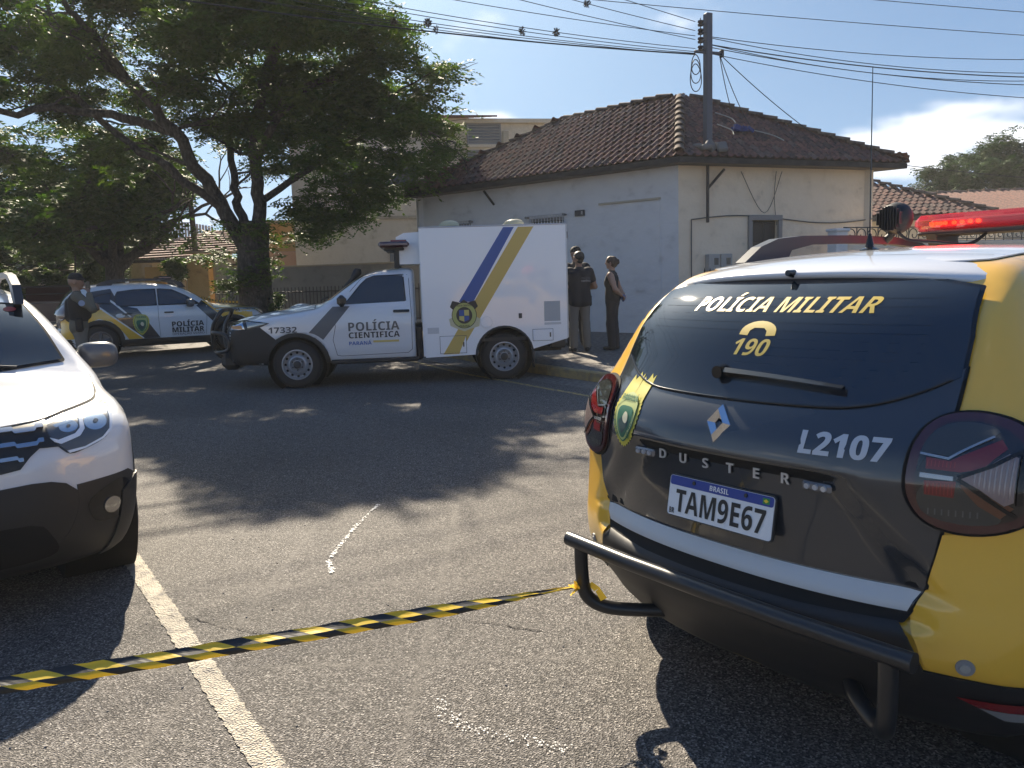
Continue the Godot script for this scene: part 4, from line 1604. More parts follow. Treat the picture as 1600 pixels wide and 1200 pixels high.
# a painted strip on the road with slightly ragged edges
func strip(called: String, a: Vector3, b: Vector3, width: float, m: Material, rag: float) -> void:
	var q := MB.new()
	var rng := RandomNumberGenerator.new()
	rng.seed = hash(called) + int(a.x * 100)
	var d := (b - a)
	var k := int(d.length() / .02)
	var s := d.normalized().cross(Vector3.UP)
	var l0 := Vector3.ZERO
	var r0 := Vector3.ZERO
	for i in k + 1:
		var p := a + d * (float(i) / k)
		p.y = gh(p.x, p.z) + .004
		var l := p + s * (width * .5 + rng.randf_range(-rag, rag) * .4)
		var r := p - s * (width * .5 + rng.randf_range(-rag, rag) * .4)
		if i > 0:
			q.quad(l0, l, r, r0, Vector3.UP)
		l0 = l
		r0 = r
	structure(put(q, called, m, self))

const KA := Vector2(-6.6, -23.9)     # kerb of the house's pavement, far end
const KB := Vector2(1.75, -10.75)    # and near the corner
const KC := Vector2(2.9, -10.0)
const KD := Vector2(30.0, -20.6)

func build_pavement() -> void:
	var conc := mat("pavement_concrete", Color.WHITE, .88)
	conc.albedo_texture = noise_tex(1024, .02, [[0.0, lin(.055, .048, .042)], [.4, lin(.11, .099, .088)], [.6, lin(.15, .137, .122)], [1.0, lin(.24, .22, .20)]], 21, FastNoiseLite.TYPE_SIMPLEX_SMOOTH, 6)
	conc.normal_enabled = true
	conc.normal_texture = noise_tex(512, .05, [], 22, FastNoiseLite.TYPE_SIMPLEX_SMOOTH, 4, true, 2.0)
	triplanar(conc, .5)
	var b := MB.new()
	var kerb := [KA + Vector2(-14, -22), KA, KB, KC, KD]
	var back := [Vector2(-9.6, -48.0), Vector2(-2.0, -24.0), Vector2(3.2, -17.2), Vector2(8.4, -19.2), Vector2(30.0, -28.0)]
	var top := func(p: Vector2, t: float) -> Vector3:
		return Vector3(p.x, gh(p.x, p.y) + .13 + .06 * t, p.y)
	for i in 4:
		var m := 10
		for j in m:
			for k in 6:
				var f := func(jj: float, kk: float) -> Vector3:
					return top.call((kerb[i] as Vector2).lerp(kerb[i + 1], jj / m).lerp((back[i] as Vector2).lerp(back[i + 1], jj / m), kk / 6.0), kk / 6.0)
				b.quad(f.call(j, k), f.call(j + 1, k), f.call(j + 1, k + 1), f.call(j, k + 1), Vector3.UP)
	structure(put(b, "pavement", conc, self))
	# kerb stones, laid one after the other
	var stone := mat("kerb_stone", Color.WHITE, .85)
	stone.albedo_texture = conc.albedo_texture
	stone.albedo_color = lin(1.0, .93, .80)
	triplanar(stone, .7)
	var yst := mat("kerb_yellow", Color.WHITE, .8)
	yst.albedo_texture = noise_tex(256, .03, [[0.0, lin(.16, .14, .11)], [.5, lin(.28, .21, .10)], [1.0, lin(.46, .33, .10)]], 31)
	triplanar(yst, .8)
	var k0 := Node3D.new()
	k0.name = "kerb"
	add_child(k0)
	structure(k0)
	for seg in [[KA, KB], [KB, KC], [KC, KD]]:
		var a: Vector2 = seg[0]
		var c: Vector2 = seg[1]
		var cnt := maxi(1, int(a.distance_to(c) / 1.0))
		for i in cnt:
			var p := a.lerp(c, (i + .5) / cnt)
			var d := (c - a).normalized()
			var ln := a.distance_to(c) / cnt - .012
			if p.x > 14.0:
				continue
			boxed("kerb_stone", Vector3(p.x, gh(p.x, p.y) + .04, p.y), Vector3(ln, .20, .14), yst if (seg[0] == KA and p.x > -1.5) else stone, k0, .018, Basis(Vector3.UP, atan2(-d.y, d.x)))
	# broken slabs and a drain lip at the kerb behind the lorry
	var gut := MB.new()
	for i in 14:
		var p := Vector2(-2.0, -16.4).lerp(Vector2(1.9, -10.3), i / 13.0)
		var q := Vector2(-2.0, -16.4).lerp(Vector2(1.9, -10.3), (i + 1) / 13.0)
		var o := Vector2(-.42, .27)
		gut.quad(Vector3(p.x, gh(p.x, p.y) + .004, p.y), Vector3(q.x, gh(q.x, q.y) + .004, q.y), Vector3(q.x + o.x, gh(q.x, q.y) + .004, q.y + o.y), Vector3(p.x + o.x, gh(p.x, p.y) + .004, p.y + o.y), Vector3.UP)
	structure(put(gut, "gutter", conc, self))
# ---------------------------------------------------------------- the corner house
const HC := Vector2(3.48, -16.5)
const HA := Vector2(-2.36, -21.33)
const HB := Vector2(8.24, -18.32)

func wall_mat(key: String, a: Color, b: Color, sd: int) -> StandardMaterial3D:
	var m := mat(key, Color.WHITE, .9)
	if m.albedo_texture == null:
		m.albedo_texture = noise_tex(1024, .006, [[0.0, a.lerp(Color(.3, .28, .26), .22)], [.2, a.lerp(b, .55)], [.42, b], [1.0, b.lightened(.04)]], sd, FastNoiseLite.TYPE_SIMPLEX_SMOOTH, 7)
		m.normal_enabled = true
		m.normal_texture = noise_tex(512, .03, [], sd + 1, FastNoiseLite.TYPE_SIMPLEX_SMOOTH, 4, true, 3.0)
		m.normal_scale = .6
		triplanar(m, .28)
	return m

# wall between two ground points with rectangular openings [along0, along1, y0, y1]; out: its outer side
func wall(called: String, a: Vector2, b: Vector2, y0: float, y1: float, thick: float, holes: Array, m: Material, parent: Node, out := Vector3.ZERO) -> MeshInstance3D:
	var d := (b - a).normalized()
	var ln := a.distance_to(b)
	var u := Vector3(d.x, 0, d.y)
	var xs := [0.0, ln]
	var ys := [y0, y1]
	for h in holes:
		xs.append_array([h[0], h[1]])
		ys.append_array([h[2], h[3]])
	xs.sort()
	ys.sort()
	var q := MB.new()
	var n := u.cross(Vector3.UP)
	if n.dot(out) < 0.0:
		n = -n
	var o := Vector3(a.x, 0, a.y)
	for i in xs.size() - 1:
		for j in ys.size() - 1:
			if xs[i + 1] - xs[i] < 1e-4 or ys[j + 1] - ys[j] < 1e-4:
				continue
			var c := Vector2((xs[i] + xs[i + 1]) * .5, (ys[j] + ys[j + 1]) * .5)
			var open := false
			for h in holes:
				if c.x > h[0] and c.x < h[1] and c.y > h[2] and c.y < h[3]:
					open = true
			if open:
				continue
			for s in [0.0, 1.0]:
				var f: Vector3 = o - n * thick * s
				q.quad(f + u * xs[i] + Vector3.UP * ys[j], f + u * xs[i + 1] + Vector3.UP * ys[j], f + u * xs[i + 1] + Vector3.UP * ys[j + 1], f + u * xs[i] + Vector3.UP * ys[j + 1], n * (1.0 - 2.0 * s))
	for h in holes:
		var P := func(x: float, y: float, k: float) -> Vector3:
			return o + u * x + Vector3.UP * y - n * thick * k
		q.quad(P.call(h[0], h[2], 0), P.call(h[0], h[3], 0), P.call(h[0], h[3], 1), P.call(h[0], h[2], 1), u)
		q.quad(P.call(h[1], h[2], 0), P.call(h[1], h[3], 0), P.call(h[1], h[3], 1), P.call(h[1], h[2], 1), -u)
		q.quad(P.call(h[0], h[2], 0), P.call(h[1], h[2], 0), P.call(h[1], h[2], 1), P.call(h[0], h[2], 1), Vector3.UP)
		q.quad(P.call(h[0], h[3], 0), P.call(h[1], h[3], 0), P.call(h[1], h[3], 1), P.call(h[0], h[3], 1), Vector3.DOWN)
	return put(q, called, m, parent)

func tile_mesh(w: float, l: float, rng: RandomNumberGenerator) -> ArrayMesh:
	# x across, z down the slope, y out; a pan with a barrel at one side
	var q := MB.new()
	var prof := [[-.5, .012], [-.38, .004], [-.08, .004], [.02, .016], [.12, .040], [.24, .052], [.36, .042], [.46, .018], [.5, .010]]
	var tw_ := rng.randf_range(-.004, .004)
	for k in 2:
		for i in prof.size():
			var a: Array = prof[maxi(i - 1, 0)]
			var b: Array = prof[mini(i + 1, prof.size() - 1)]
			var nn := Vector3(-(b[1] - a[1]), (b[0] - a[0]) * w, 0).normalized()
			q.pt(Vector3(prof[i][0] * w, prof[i][1] + (.026 if k == 1 else .004) + tw_ * prof[i][0], l * k), nn)
	var m := prof.size()
	for i in m - 1:
		q.tri_i(i, i + 1, m + i + 1)
		q.tri_i(i, m + i + 1, m + i)
		q.quad(q.v[m + i], q.v[m + i + 1], q.v[m + i + 1] - Vector3(0, .018, .004), q.v[m + i] - Vector3(0, .018, .004), Vector3(0, 0, 1))
	return q.mesh()

func clay_mat(k: int) -> StandardMaterial3D:
	var t: Array = [[.165, .080, .062], [.20, .092, .068], [.125, .070, .058], [.17, .105, .086], [.095, .058, .050]][k]
	var m := mat("clay_%d" % k, Color.WHITE, .88)
	if m.albedo_texture == null:
		m.albedo_texture = noise_tex(256, .035, [[0.0, lin(.022, .02, .019)], [.38, lin(t[0] * .65, t[1] * .7, t[2] * .75)], [.6, lin(t[0], t[1], t[2])], [.85, lin(t[0] * 1.25, t[1] * 1.25, t[2] * 1.2)], [1.0, lin(.20, .17, .14)]], 40 + k, FastNoiseLite.TYPE_SIMPLEX_SMOOTH, 5)
		triplanar(m, 1.1)
	return m

# a tiled slope: eave from a to b, ridge from c to d (c over a's end; c = d for a hip end)
func tiled_slope(roof: Node3D, a: Vector3, b: Vector3, c: Vector3, d: Vector3, tw0: float, expo: float, singles: int, sd: int) -> void:
	var rng := RandomNumberGenerator.new()
	rng.seed = sd
	var u := (b - a).normalized()
	var mid := (c + d) * .5 - a
	var up := (mid - u * mid.dot(u)).normalized()
	var n := u.cross(up).normalized()
	if n.y < 0.0:
		n = -n
	var slope := (c - a).dot(up)
	var rows := int(ceil(slope / expo))
	var meshes := []
	for k in 4:
		meshes.append(tile_mesh(tw0 * 1.02, expo + .06, rng))
	var list := []
	for r in rows:
		var s0 := r * expo
		var x0 := lerpf(0.0, (c - a).dot(u), s0 / slope)
		var x1 := lerpf((b - a).length(), (d - a).dot(u), s0 / slope)
		var x := x0 + tw0 * .5
		while x < x1 - tw0 * .2:
			var p := a + u * x + up * (s0 + expo + .04) + n * .012
			if s0 + expo + .04 > slope + .12:
				break
			var bs := Basis(u, n, u.cross(n))
			if (bs.z).dot(up) > 0.0:
				bs = Basis(-u, n, (-u).cross(n))
			bs = bs * Basis(Vector3.UP, rng.randf_range(-.012, .012))
			list.append([Transform3D(bs, p + n * rng.randf_range(0, .006)), rng.randi() % 4, [0, 0, 1, 2, 3, 0, 4, 1][rng.randi() % 8]])
			x += tw0
	var cam := Vector3(0, CAM_Y, 0)
	list.sort_custom(func(p, q): return p[0].origin.distance_squared_to(cam) < q[0].origin.distance_squared_to(cam))
	var rest := {}
	for i in list.size():
		var t: Array = list[i]
		if i < singles:
			inst("roof_tile", meshes[t[1]], clay_mat(t[2]), roof, t[0])
		else:
			if not rest.has(t[2]):
				rest[t[2]] = SurfaceTool.new()
				rest[t[2]].begin(Mesh.PRIMITIVE_TRIANGLES)
			rest[t[2]].append_from(meshes[t[1]], 0, t[0])
	for k in rest:
		stuff(inst("further_roof_tiles", rest[k].commit(), clay_mat(k), roof))

func ridge_tiles(roof: Node3D, a: Vector3, b: Vector3, step: float, r: float, sd: int) -> void:
	var rng := RandomNumberGenerator.new()
	rng.seed = sd
	var d := (b - a).normalized()
	var side := d.cross(Vector3.UP).normalized()
	var up := side.cross(d).normalized()
	var k := int(a.distance_to(b) / step)
	if not cache.has("ridge%f" % r):
		var q := MB.new()
		for e in 2:
			var rr := r * (1.14 if e == 0 else .9)
			var yy := .035 if e == 0 else .0
			for i in 9:
				var t := PI * i / 8.0
				q.pt(Vector3(cos(t) * rr, sin(t) * rr * .8 + yy, (step + .05) * e), Vector3(cos(t), sin(t), 0))
		for i in 8:
			q.tri_i(i, i + 1, 9 + i + 1)
			q.tri_i(i, 9 + i + 1, 9 + i)
			q.quad(q.v[i], q.v[i + 1], q.v[i + 1] - Vector3(cos(PI * (i + 1) / 8.0), sin(PI * (i + 1) / 8.0), 0) * .018, q.v[i] - Vector3(cos(PI * i / 8.0), sin(PI * i / 8.0), 0) * .018, Vector3(0, 0, -1))
		cache["ridge%f" % r] = q.mesh()
	var pale := mat("ridge_clay", Color.WHITE, .9)
	if pale.albedo_texture == null:
		pale.albedo_texture = noise_tex(256, .03, [[0.0, lin(.05, .035, .03)], [.45, lin(.12, .085, .065)], [1.0, lin(.26, .20, .15)]], 60)
		triplanar(pale, 1.0)
	for i in k:
		var p := a + d * step * i
		inst("ridge_tile", cache["ridge%f" % r], pale, roof, Transform3D(Basis(side, up, side.cross(up)) * Basis(Vector3.UP, rng.randf_range(-.04, .04)) if side.cross(up).dot(d) > 0.0 else Basis(-side, up, (-side).cross(up)), p + up * rng.randf_range(-.006, .006)))

func X0(p: Vector2, y: float) -> Vector3:
	return Vector3(p.x, y, p.y)

func build_house() -> void:
	var h := thing("corner_house", "white plastered corner house with dark clay tile roof behind the lorry", "house", Vector3(HC.x, gh(HC.x, HC.y), HC.y))
	h.position = Vector3.ZERO   # its parts are given in world places
	var white := wall_mat("plaster_white", lin(.50, .50, .50), lin(.60, .60, .595), 70)
	var cream := wall_mat("plaster_cream", lin(.60, .49, .36), lin(.72, .60, .45), 73)
	var a := (HA - HC).normalized()
	var bdir := (HB - HC).normalized()
	var HD := HA + (HB - HC)
	# openings, measured along the walls from the corner
	var base := gh(HC.x, HC.y) - .1
	var w1 := wall("side_wall", HC, HA, base, 3.85, .22, [[2.85, 3.8, 1.35, 2.90], [5.68, 6.15, 2.0, 2.94]], white, h, Vector3(-.6, 0, .8))
	w1.set_meta("label", "shaded white side wall")
	var w2 := wall("end_wall", HC, HB, base, 3.85, .22, [[1.80, 2.47, 1.25, 2.60]], cream, h, Vector3(.3, 0, .9))
	wall("back_wall", HD, HB, base, 3.85, .22, [], cream, h, Vector3(.6, 0, -.8))
	wall("back_wall", HA, HD, base, 3.85, .22, [], white, h, Vector3(-.3, 0, -.9))
	var au := Vector3(a.x, 0, a.y)
	var bu := Vector3(bdir.x, 0, bdir.y)
	var an := Vector3(a.y, 0, -a.x)
	if an.z < 0.0:
		an = -an
	var bn := Vector3(-bdir.y, 0, bdir.x)
	if bn.z < 0.0:
		bn = -bn
	var dark := mat("dark_wood", lin(.035, .028, .024), .6)
	var frame := mat("grey_frame", lin(.22, .21, .20), .7)
	# shuttered window of the end wall with a plaster surround
	var wc := X0(HC, 0) + bu * 2.135
	var win := thing_part("window", h)
	for q in [[-.335, 1.925, .10, 1.35], [.335, 1.925, .10, 1.35]]:
		put(mm_box(wc + bu * (q[0] + signf(q[0]) * .05) + Vector3.UP * q[1] + bn * .012, Vector3(q[2], q[3], .07), .006, Basis(bu, Vector3.UP, bn)), "window_frame", frame, win)
	put(mm_box(wc + Vector3.UP * 2.655 + bn * .013, Vector3(.87, .11, .075), .006, Basis(bu, Vector3.UP, bn)), "window_frame", frame, win)
	put(mm_box(wc + Vector3.UP * 1.21 + bn * .03, Vector3(.95, .07, .14), .008, Basis(bu, Vector3.UP, bn)), "window_sill", frame, win)
	for s in [-1.0, 1.0]:
		put(mm_box(wc + bu * s * .167 + Vector3.UP * 1.925 - bn * .09, Vector3(.325, 1.32, .035), .004, Basis(bu, Vector3.UP, bn)), "shutter", dark, win)
		for k in 3:
			put(mm_box(wc + bu * s * .167 + Vector3.UP * (1.48 + .43 * k) - bn * .07, Vector3(.25, .36, .012), .005, Basis(bu, Vector3.UP, bn)), "shutter_panel", dark, win)
	# side wall: two barred windows behind the lorry
	for q in [[2.85, 3.8, 1.35, 2.90], [5.68, 6.15, 2.0, 2.94]]:
		var w := thing_part("barred_window", h)
		var c0: Vector3 = X0(HC, 0) + au * (q[0] + q[1]) * .5
		var wd: float = q[1] - q[0]
		var hh: float = q[3] - q[2]
		put(mm_box(c0 + Vector3.UP * (q[2] + q[3]) * .5 - an * .13, Vector3(wd, hh, .03), .004, Basis(au, Vector3.UP, an)), "window_pane", glass_mat(), w)
		put(mm_box(c0 + Vector3.UP * (q[3] - .04) - an * .06, Vector3(wd - .01, .07, .08), .005, Basis(au, Vector3.UP, an)), "window_frame", frame, w)
		var iron := mat("white_iron", lin(.45, .45, .46), .6)
		var nb := int(wd / .075)
		for k in nb + 1:
			var x := -wd * .5 - .04 + (wd + .08) * k / nb
			tubed("window_bar", [c0 + au * x + Vector3.UP * (q[2] - .05) + an * .10, c0 + au * x + Vector3.UP * (q[3] + .06) + an * .10], [.008], iron, w, 5)
		for y in [q[2] - .03, q[2] + hh * .35, q[3] - .18, q[3] + .05]:
			tubed("window_bar", [c0 - au * (wd * .5 + .07) + Vector3.UP * y + an * .11, c0 + au * (wd * .5 + .07) + Vector3.UP * y + an * .11], [.010], iron, w, 5)
		for s in [-1.0, 1.0]:
			for y in [q[2] + .1, q[3] + .03]:
				tubed("bar_bracket", [c0 + au * s * (wd * .5 + .06) + Vector3.UP * y + an * .12, c0 + au * s * (wd * .5 + .06) + Vector3.UP * y - an * .02], [.03, .02], frame, w, 8)
	# blind door outline and small ledge
	put(mm_box(X0(HC, 3.08) + au * 1.15 + an * .02, Vector3(1.5, .045, .05), .006, Basis(au, Vector3.UP, an)), "wall_ledge", mat("ledge", lin(.42, .38, .30), .85), h)
	put(mm_box(X0(HC, 1.70) + au * .41 + an * .004, Vector3(.02, 2.7, .014), .003, Basis(au, Vector3.UP, an)), "wall_seam", white, h)
	# number sign
	var ns := put(mm_box(X0(HC, 2.93) + au * 2.40 + an * .03, Vector3(.26, .13, .02), .004, Basis(au, Vector3.UP, an)), "street_sign", mat("sign_dark", lin(.02, .022, .028), .5), h)
	text_flat("sign_lettering", "R", .07, X0(HC, 2.93) + au * 2.33 + an * .0415, -au, Vector3.UP, mat("sign_white", lin(.4, .4, .4), .6), ns)
	# roof
	var ov := .42
	var ca := X0(HC, 0) + an * ov
	var eave := 3.80
	# eave corners: offset edges intersected
	var inter := func(p: Vector2, d: Vector2, q: Vector2, e: Vector2) -> Vector2:
		return Geometry2D.line_intersects_line(p, d, q, e)
	var an2 := Vector2(an.x, an.z)
	var bn2 := Vector2(bn.x, bn.z)
	var EC: Vector2 = inter.call(HC + an2 * ov, a, HC + bn2 * ov, bdir)
	var EA: Vector2 = inter.call(HC + an2 * ov, a, HA + bn2 * .22, bdir)
	var EB: Vector2 = inter.call(HB - an2 * .25, a, HC + bn2 * ov, bdir)
	var ED: Vector2 = inter.call(HB - an2 * .25, a, HA - bn2 * ov, bdir)
	var P := Vector3(4.05, 5.57, -18.97)
	var Q := Vector3(1.55, 5.47, -21.0)
	var roof := thing_part("roof", h)
	var deck := mat("roof_deck", lin(.05, .038, .032), .9)
	var dk := MB.new()
	for t in [[X0(EC, eave), X0(EA, eave), Q, P], [X0(EB, eave), X0(EC, eave), P, P], [X0(ED, eave), X0(EB, eave), P, Q], [X0(EA, eave), X0(ED, eave), Q, Q]]:
		if t[2] == t[3]:
			dk.tri(t[0], t[1], t[2], Vector3.UP)
		else:
			dk.quad(t[0], t[1], t[2], t[3], Vector3.UP)
	put(dk, "roof_deck", deck, roof)
	tiled_slope(roof, X0(EC, eave), X0(EA, eave), P, Q, .19, .27, 150, 5)
	tiled_slope(roof, X0(EB, eave), X0(EC, eave), P, P, .19, .27, 150, 6)
	tiled_slope(roof, X0(ED, eave), X0(EB, eave), P, Q, .215, .285, 0, 7)
	tiled_slope(roof, X0(EA, eave), X0(ED, eave), Q, Q, .215, .285, 0, 8)
	ridge_tiles(roof, Q + Vector3(0, .03, 0), P + Vector3(0, .03, 0), .33, .10, 1)
	ridge_tiles(roof, X0(EC, eave + .06), P + Vector3(0, .04, 0), .33, .10, 2)
	ridge_tiles(roof, X0(EB, eave + .06), P + Vector3(0, .04, 0), .33, .10, 3)
	ridge_tiles(roof, X0(EA, eave + .06), Q + Vector3(0, .04, 0), .33, .10, 4)
	# fascia boards and the boarded underside
	var fas := mat("fascia", Color.WHITE, .8)
	fas.albedo_texture = noise_tex(256, .02, [[0.0, lin(.018, .016, .016)], [.6, lin(.04, .036, .034)], [1.0, lin(.075, .066, .06)]], 66)
	triplanar(fas, .6)
	for e in [[EC, EA], [EB, EC], [EA, ED], [ED, EB]]:
		var p: Vector2 = e[0]
		var q: Vector2 = e[1]
		var dd := (q - p).normalized()
		put(mm_box(X0((p + q) * .5, eave - .055), Vector3(p.distance_to(q) + .01, .11, .035), .004, Basis(Vector3(dd.x, 0, dd.y), Vector3.UP, Vector3(dd.x, 0, dd.y).cross(Vector3.UP))), "fascia_board", fas, roof)
	var sf2 := MB.new()
	sf2.quad(X0(EC, eave - .105), X0(EA, eave - .105), X0(ED, eave - .105), X0(EB, eave - .105), Vector3.DOWN)
	put(sf2, "soffit", mat("soffit", lin(.14, .12, .10), .85), roof)
	# drips of cable and the conduit on the end wall
	var cable := mat("grey_cable", lin(.09, .085, .08), .7)
	var run := []
	for k in 9:
		run.append(X0(HC, 0) + bu * (.30 + .6 * k) + bn * .03 + Vector3.UP * (2.62 + .08 * sin(k * .8) + (.0 if k > 0 else .0)))
	var pipe := MB.new()
	pipe.tube(PackedVector3Array([X0(HC, .3) + bu * .29 + bn * .03, X0(HC, 2.62) + bu * .29 + bn * .03]), [.012], 6)
	put(pipe, "conduit", cable, h)
	pipe = MB.new()
	pipe.tube(curved(run, 4), [.013], 6)
	put(pipe, "wall_cable", cable, h)
	for q in [[1.5, 3.6, 2.1, 2.75, 2.55, 3.62], [2.4, 3.62, 2.35, 3.1, 2.42, 2.5]]:
		pipe = MB.new()
		pipe.tube(curved([X0(HC, q[1]) + bu * q[0] + bn * .03, X0(HC, q[3]) + bu * q[2] + bn * .04, X0(HC, q[5]) + bu * q[4] + bn * .03], 7), [.007], 5)
		put(pipe, "hanging_cable", cable, h)
	# brackets of the eave on the side wall
	for s in [4.9]:
		tubed("eave_bracket", [X0(HC, 3.32) + au * s + an * .01, X0(HC, 3.62) + au * s + an * .36], [.03], dark, h, 5)
	# meter boxes on the end wall
	for k in 2:
		put(mm_box(X0(HC, 1.74) + bu * (.78 + .30 * k) + bn * .07, Vector3(.28, .34, .14), .01, Basis(bu, Vector3.UP, bn)), "meter_box", mat("meter_grey", lin(.34, .33, .31), .6), h)
		put(mm_box(X0(HC, 1.76) + bu * (.82 + .30 * k) + bn * .145, Vector3(.10, .14, .012), .003, Basis(bu, Vector3.UP, bn)), "meter_window", mat("meter_glass", lin(.06, .06, .06), .2), h)
	# low spiked railing at the corner
	var iron := mat("dark_iron", lin(.02, .02, .022), .5)
	var rl := thing("spiked_railing", "low dark iron railing with spikes in front of the meter boxes", "railing", X0(HC + bdir * .25 + bn2 * .55, gh(HC.x, HC.y) + .15))
	var o := rl.position
	for k in 22:
		var p := bu * .13 * k
		tubed("railing_bar", [p, p + Vector3.UP * 1.28], [.009], iron, rl, 5)
		var sp := MB.new()
		sp.tube(PackedVector3Array([p + Vector3.UP * 1.28, p + Vector3.UP * 1.31, p + Vector3.UP * 1.39]), [.008, .019, .001], 6)
		put(sp, "spike", iron, rl)
	for y in [.18, 1.18]:
		tubed("railing_rail", [Vector3.UP * y - bu * .05, bu * 2.8 + Vector3.UP * y], [.014], iron, rl, 6)
	# garden wall with a scrolled iron crest, right of the house
	var gw := thing("garden_wall", "cream garden wall topped with scrolled ironwork beside the corner house", "wall", X0(HC + bdir * 2.9 + bn2 * 1.3, gh(HC.x, HC.y)))
	put(mm_box(bu * 4.0 + Vector3.UP * .95, Vector3(8.0, 2.0, .16), .01, Basis(bu, Vector3.UP, bn)), "wall_panel", cream, gw)
	put(mm_box(bu * .0 + Vector3.UP * 1.05, Vector3(.30, 2.26, .26), .015, Basis(bu, Vector3.UP, bn)), "gate_post", white, gw)
	put(mm_box(bu * .0 + Vector3.UP * 2.2, Vector3(.36, .06, .32), .015, Basis(bu, Vector3.UP, bn)), "post_cap", white, gw)
	for k in 26:
		var c := bu * (.35 + .28 * k) + Vector3.UP * 2.10
		var pts := []
		for i in 22:
			var t := i / 21.0
			var ang := PI * (1.0 - t) if t < .4 else PI * .6 - (t - .4) * 9.0
			var rr := .13 if t < .4 else lerpf(.13, .03, (t - .4) / .6)
			pts.append(c + bu * cos(ang) * rr + Vector3.UP * sin(ang) * rr)
		tubed("iron_scroll", pts, [.011], iron, gw, 5)
		tubed("iron_bar", [bu * (.21 + .28 * k) + Vector3.UP * 1.95, bu * (.21 + .28 * k) + Vector3.UP * 2.26], [.012], iron, gw, 5)
	for y in [2.0, 2.255]:
		tubed("iron_rail", [bu * .15 + Vector3.UP * y, bu * 7.7 + Vector3.UP * y], [.013], iron, gw, 6)
	# the steel post that rises through the eave
	var base_p := HC + bdir * .62 + bn2 * .12
	var sp2 := thing("service_post", "grey steel post rising through the tiled eave and carrying the wires", "post", X0(base_p, 0))
	var steel := mat("post_steel", lin(.10, .10, .115), .5, .4)
	put(mm_box(Vector3(0, 5.185, 0), Vector3(.14, 2.87, .14), .012, Basis(bu, Vector3.UP, bn)), "post_shaft", steel, sp2)
	put(mm_box(Vector3(0, 3.15, 0), Vector3(.05, 1.2, .05), .006, Basis(bu, Vector3.UP, bn)), "lower_shaft", dark, sp2)
	tubed("post_brace", [bu * .02 + Vector3(0, 3.25, 0), bu * .40 + Vector3(0, 3.62, 0)], [.028], dark, sp2, 6)
	var pad := MB.new()
	var rg := RandomNumberGenerator.new()
	rg.seed = 9
	for k in 14:
		pad.box(Vector3(rg.randf_range(-.26, .3), 4.05 + rg.randf_range(-.05, .05), rg.randf_range(-.22, .22)), Vector3(.2, .1, .2) * rg.randf_range(.7, 1.3), .03, Basis(Vector3(1, 2, 1).normalized(), rg.randf() * 3.0))
	put(pad, "mortar_pad", mat("mortar", lin(.16, .15, .14), .95), sp2)
	var iso := mat("insulator", lin(.03, .022, .022), .25)
	for k in 4:
		var y := 6.42 - .16 * k
		var ins := MB.new()
		ins.lathe([Vector2(.02, -.055), Vector2(.055, -.05), Vector2(.06, -.02), Vector2(.035, 0.0), Vector2(.06, .02), Vector2(.055, .05), Vector2(.02, .055)], Transform3D(Basis(), -bu * .17 + Vector3(0, y, 0)), 14)
		put(ins, "insulator", iso, sp2)
		tubed("insulator_arm", [-bu * .17 + Vector3(0, y, 0), Vector3(0, y, 0)], [.012], steel, sp2, 5)
	tubed("insulator_rod", [-bu * .17 + Vector3(0, 6.52, 0), -bu * .17 + Vector3(0, 5.86, 0)], [.012], steel, sp2, 5)
	put(mm_box(Vector3(0, 5.88, 0), Vector3(.62, .05, .05), .006, Basis(bu, Vector3.UP, bn)), "cross_arm", steel, sp2)
	put(mm_box(Vector3(0, 5.88, 0) + bu * .33, Vector3(.07, .14, .08), .01, Basis(bu, Vector3.UP, bn)), "cable_clamp", iso, sp2)
	for q in [[.26, .42, 5.38], [.2, .30, 5.63], [.23, .36, 5.5]]:
		var loop := []
		for i in 25:
			var t := TAU * i / 24.0
			loop.append(-bu * (.28 + q[0] * .5 * cos(t)) + Vector3(0, q[2] + q[1] * .7 * sin(t) * .9, .03 * sin(t * 2.0)))
		tubed("coiled_cable", loop, [.010], iso, sp2, 5)
	# blue rag and loose cables lying on the tiles
	var rag := MB.new()
	var er := X0(EC, eave).lerp(X0(EB, eave), .42).lerp(P, .36) + Vector3(0, .09, .02)
	for k in 9:
		rag.box(er + bu * rg.randf_range(-.22, .22) + Vector3(0, rg.randf_range(0, .05), rg.randf_range(-.05, .1)), Vector3(.16, .03, .12), .01, Basis(Vector3(rg.randf(), 1, rg.randf()).normalized(), rg.randf() * 3.0))
	tag(put(rag, "blue_rag", mat("rag_blue", lin(.03, .04, .14), .9), self), "crumpled dark blue rag lying on the roof tiles", "rag")
	for q in [[.27, .42, .04], [.47, .36, .10], [.40, .62, .05]]:
		var s0: Vector3 = X0(EC, eave).lerp(X0(EB, eave), q[0]).lerp(P, q[1]) + Vector3(0, .12, .03)
		var s1: Vector3 = X0(EC, eave).lerp(X0(EB, eave), q[0] + q[2] * .8).lerp(P, q[1] - .16) + Vector3(0, .12, .05)
		tag(tubed("loose_cable", Array(curved([s0, s0.lerp(s1, .5) + bu * .14, s1], 6)), [.012], mat("pale_cable", lin(.34, .32, .29), .7), self, 5), ["short pale cable on the roof tiles nearest the steel post", "long pale cable on the tiles past the blue rag", "pale cable high on the tiles above the blue rag"][[.27, .47, .40].find(q[0])], "cable", "loose cables on the roof")
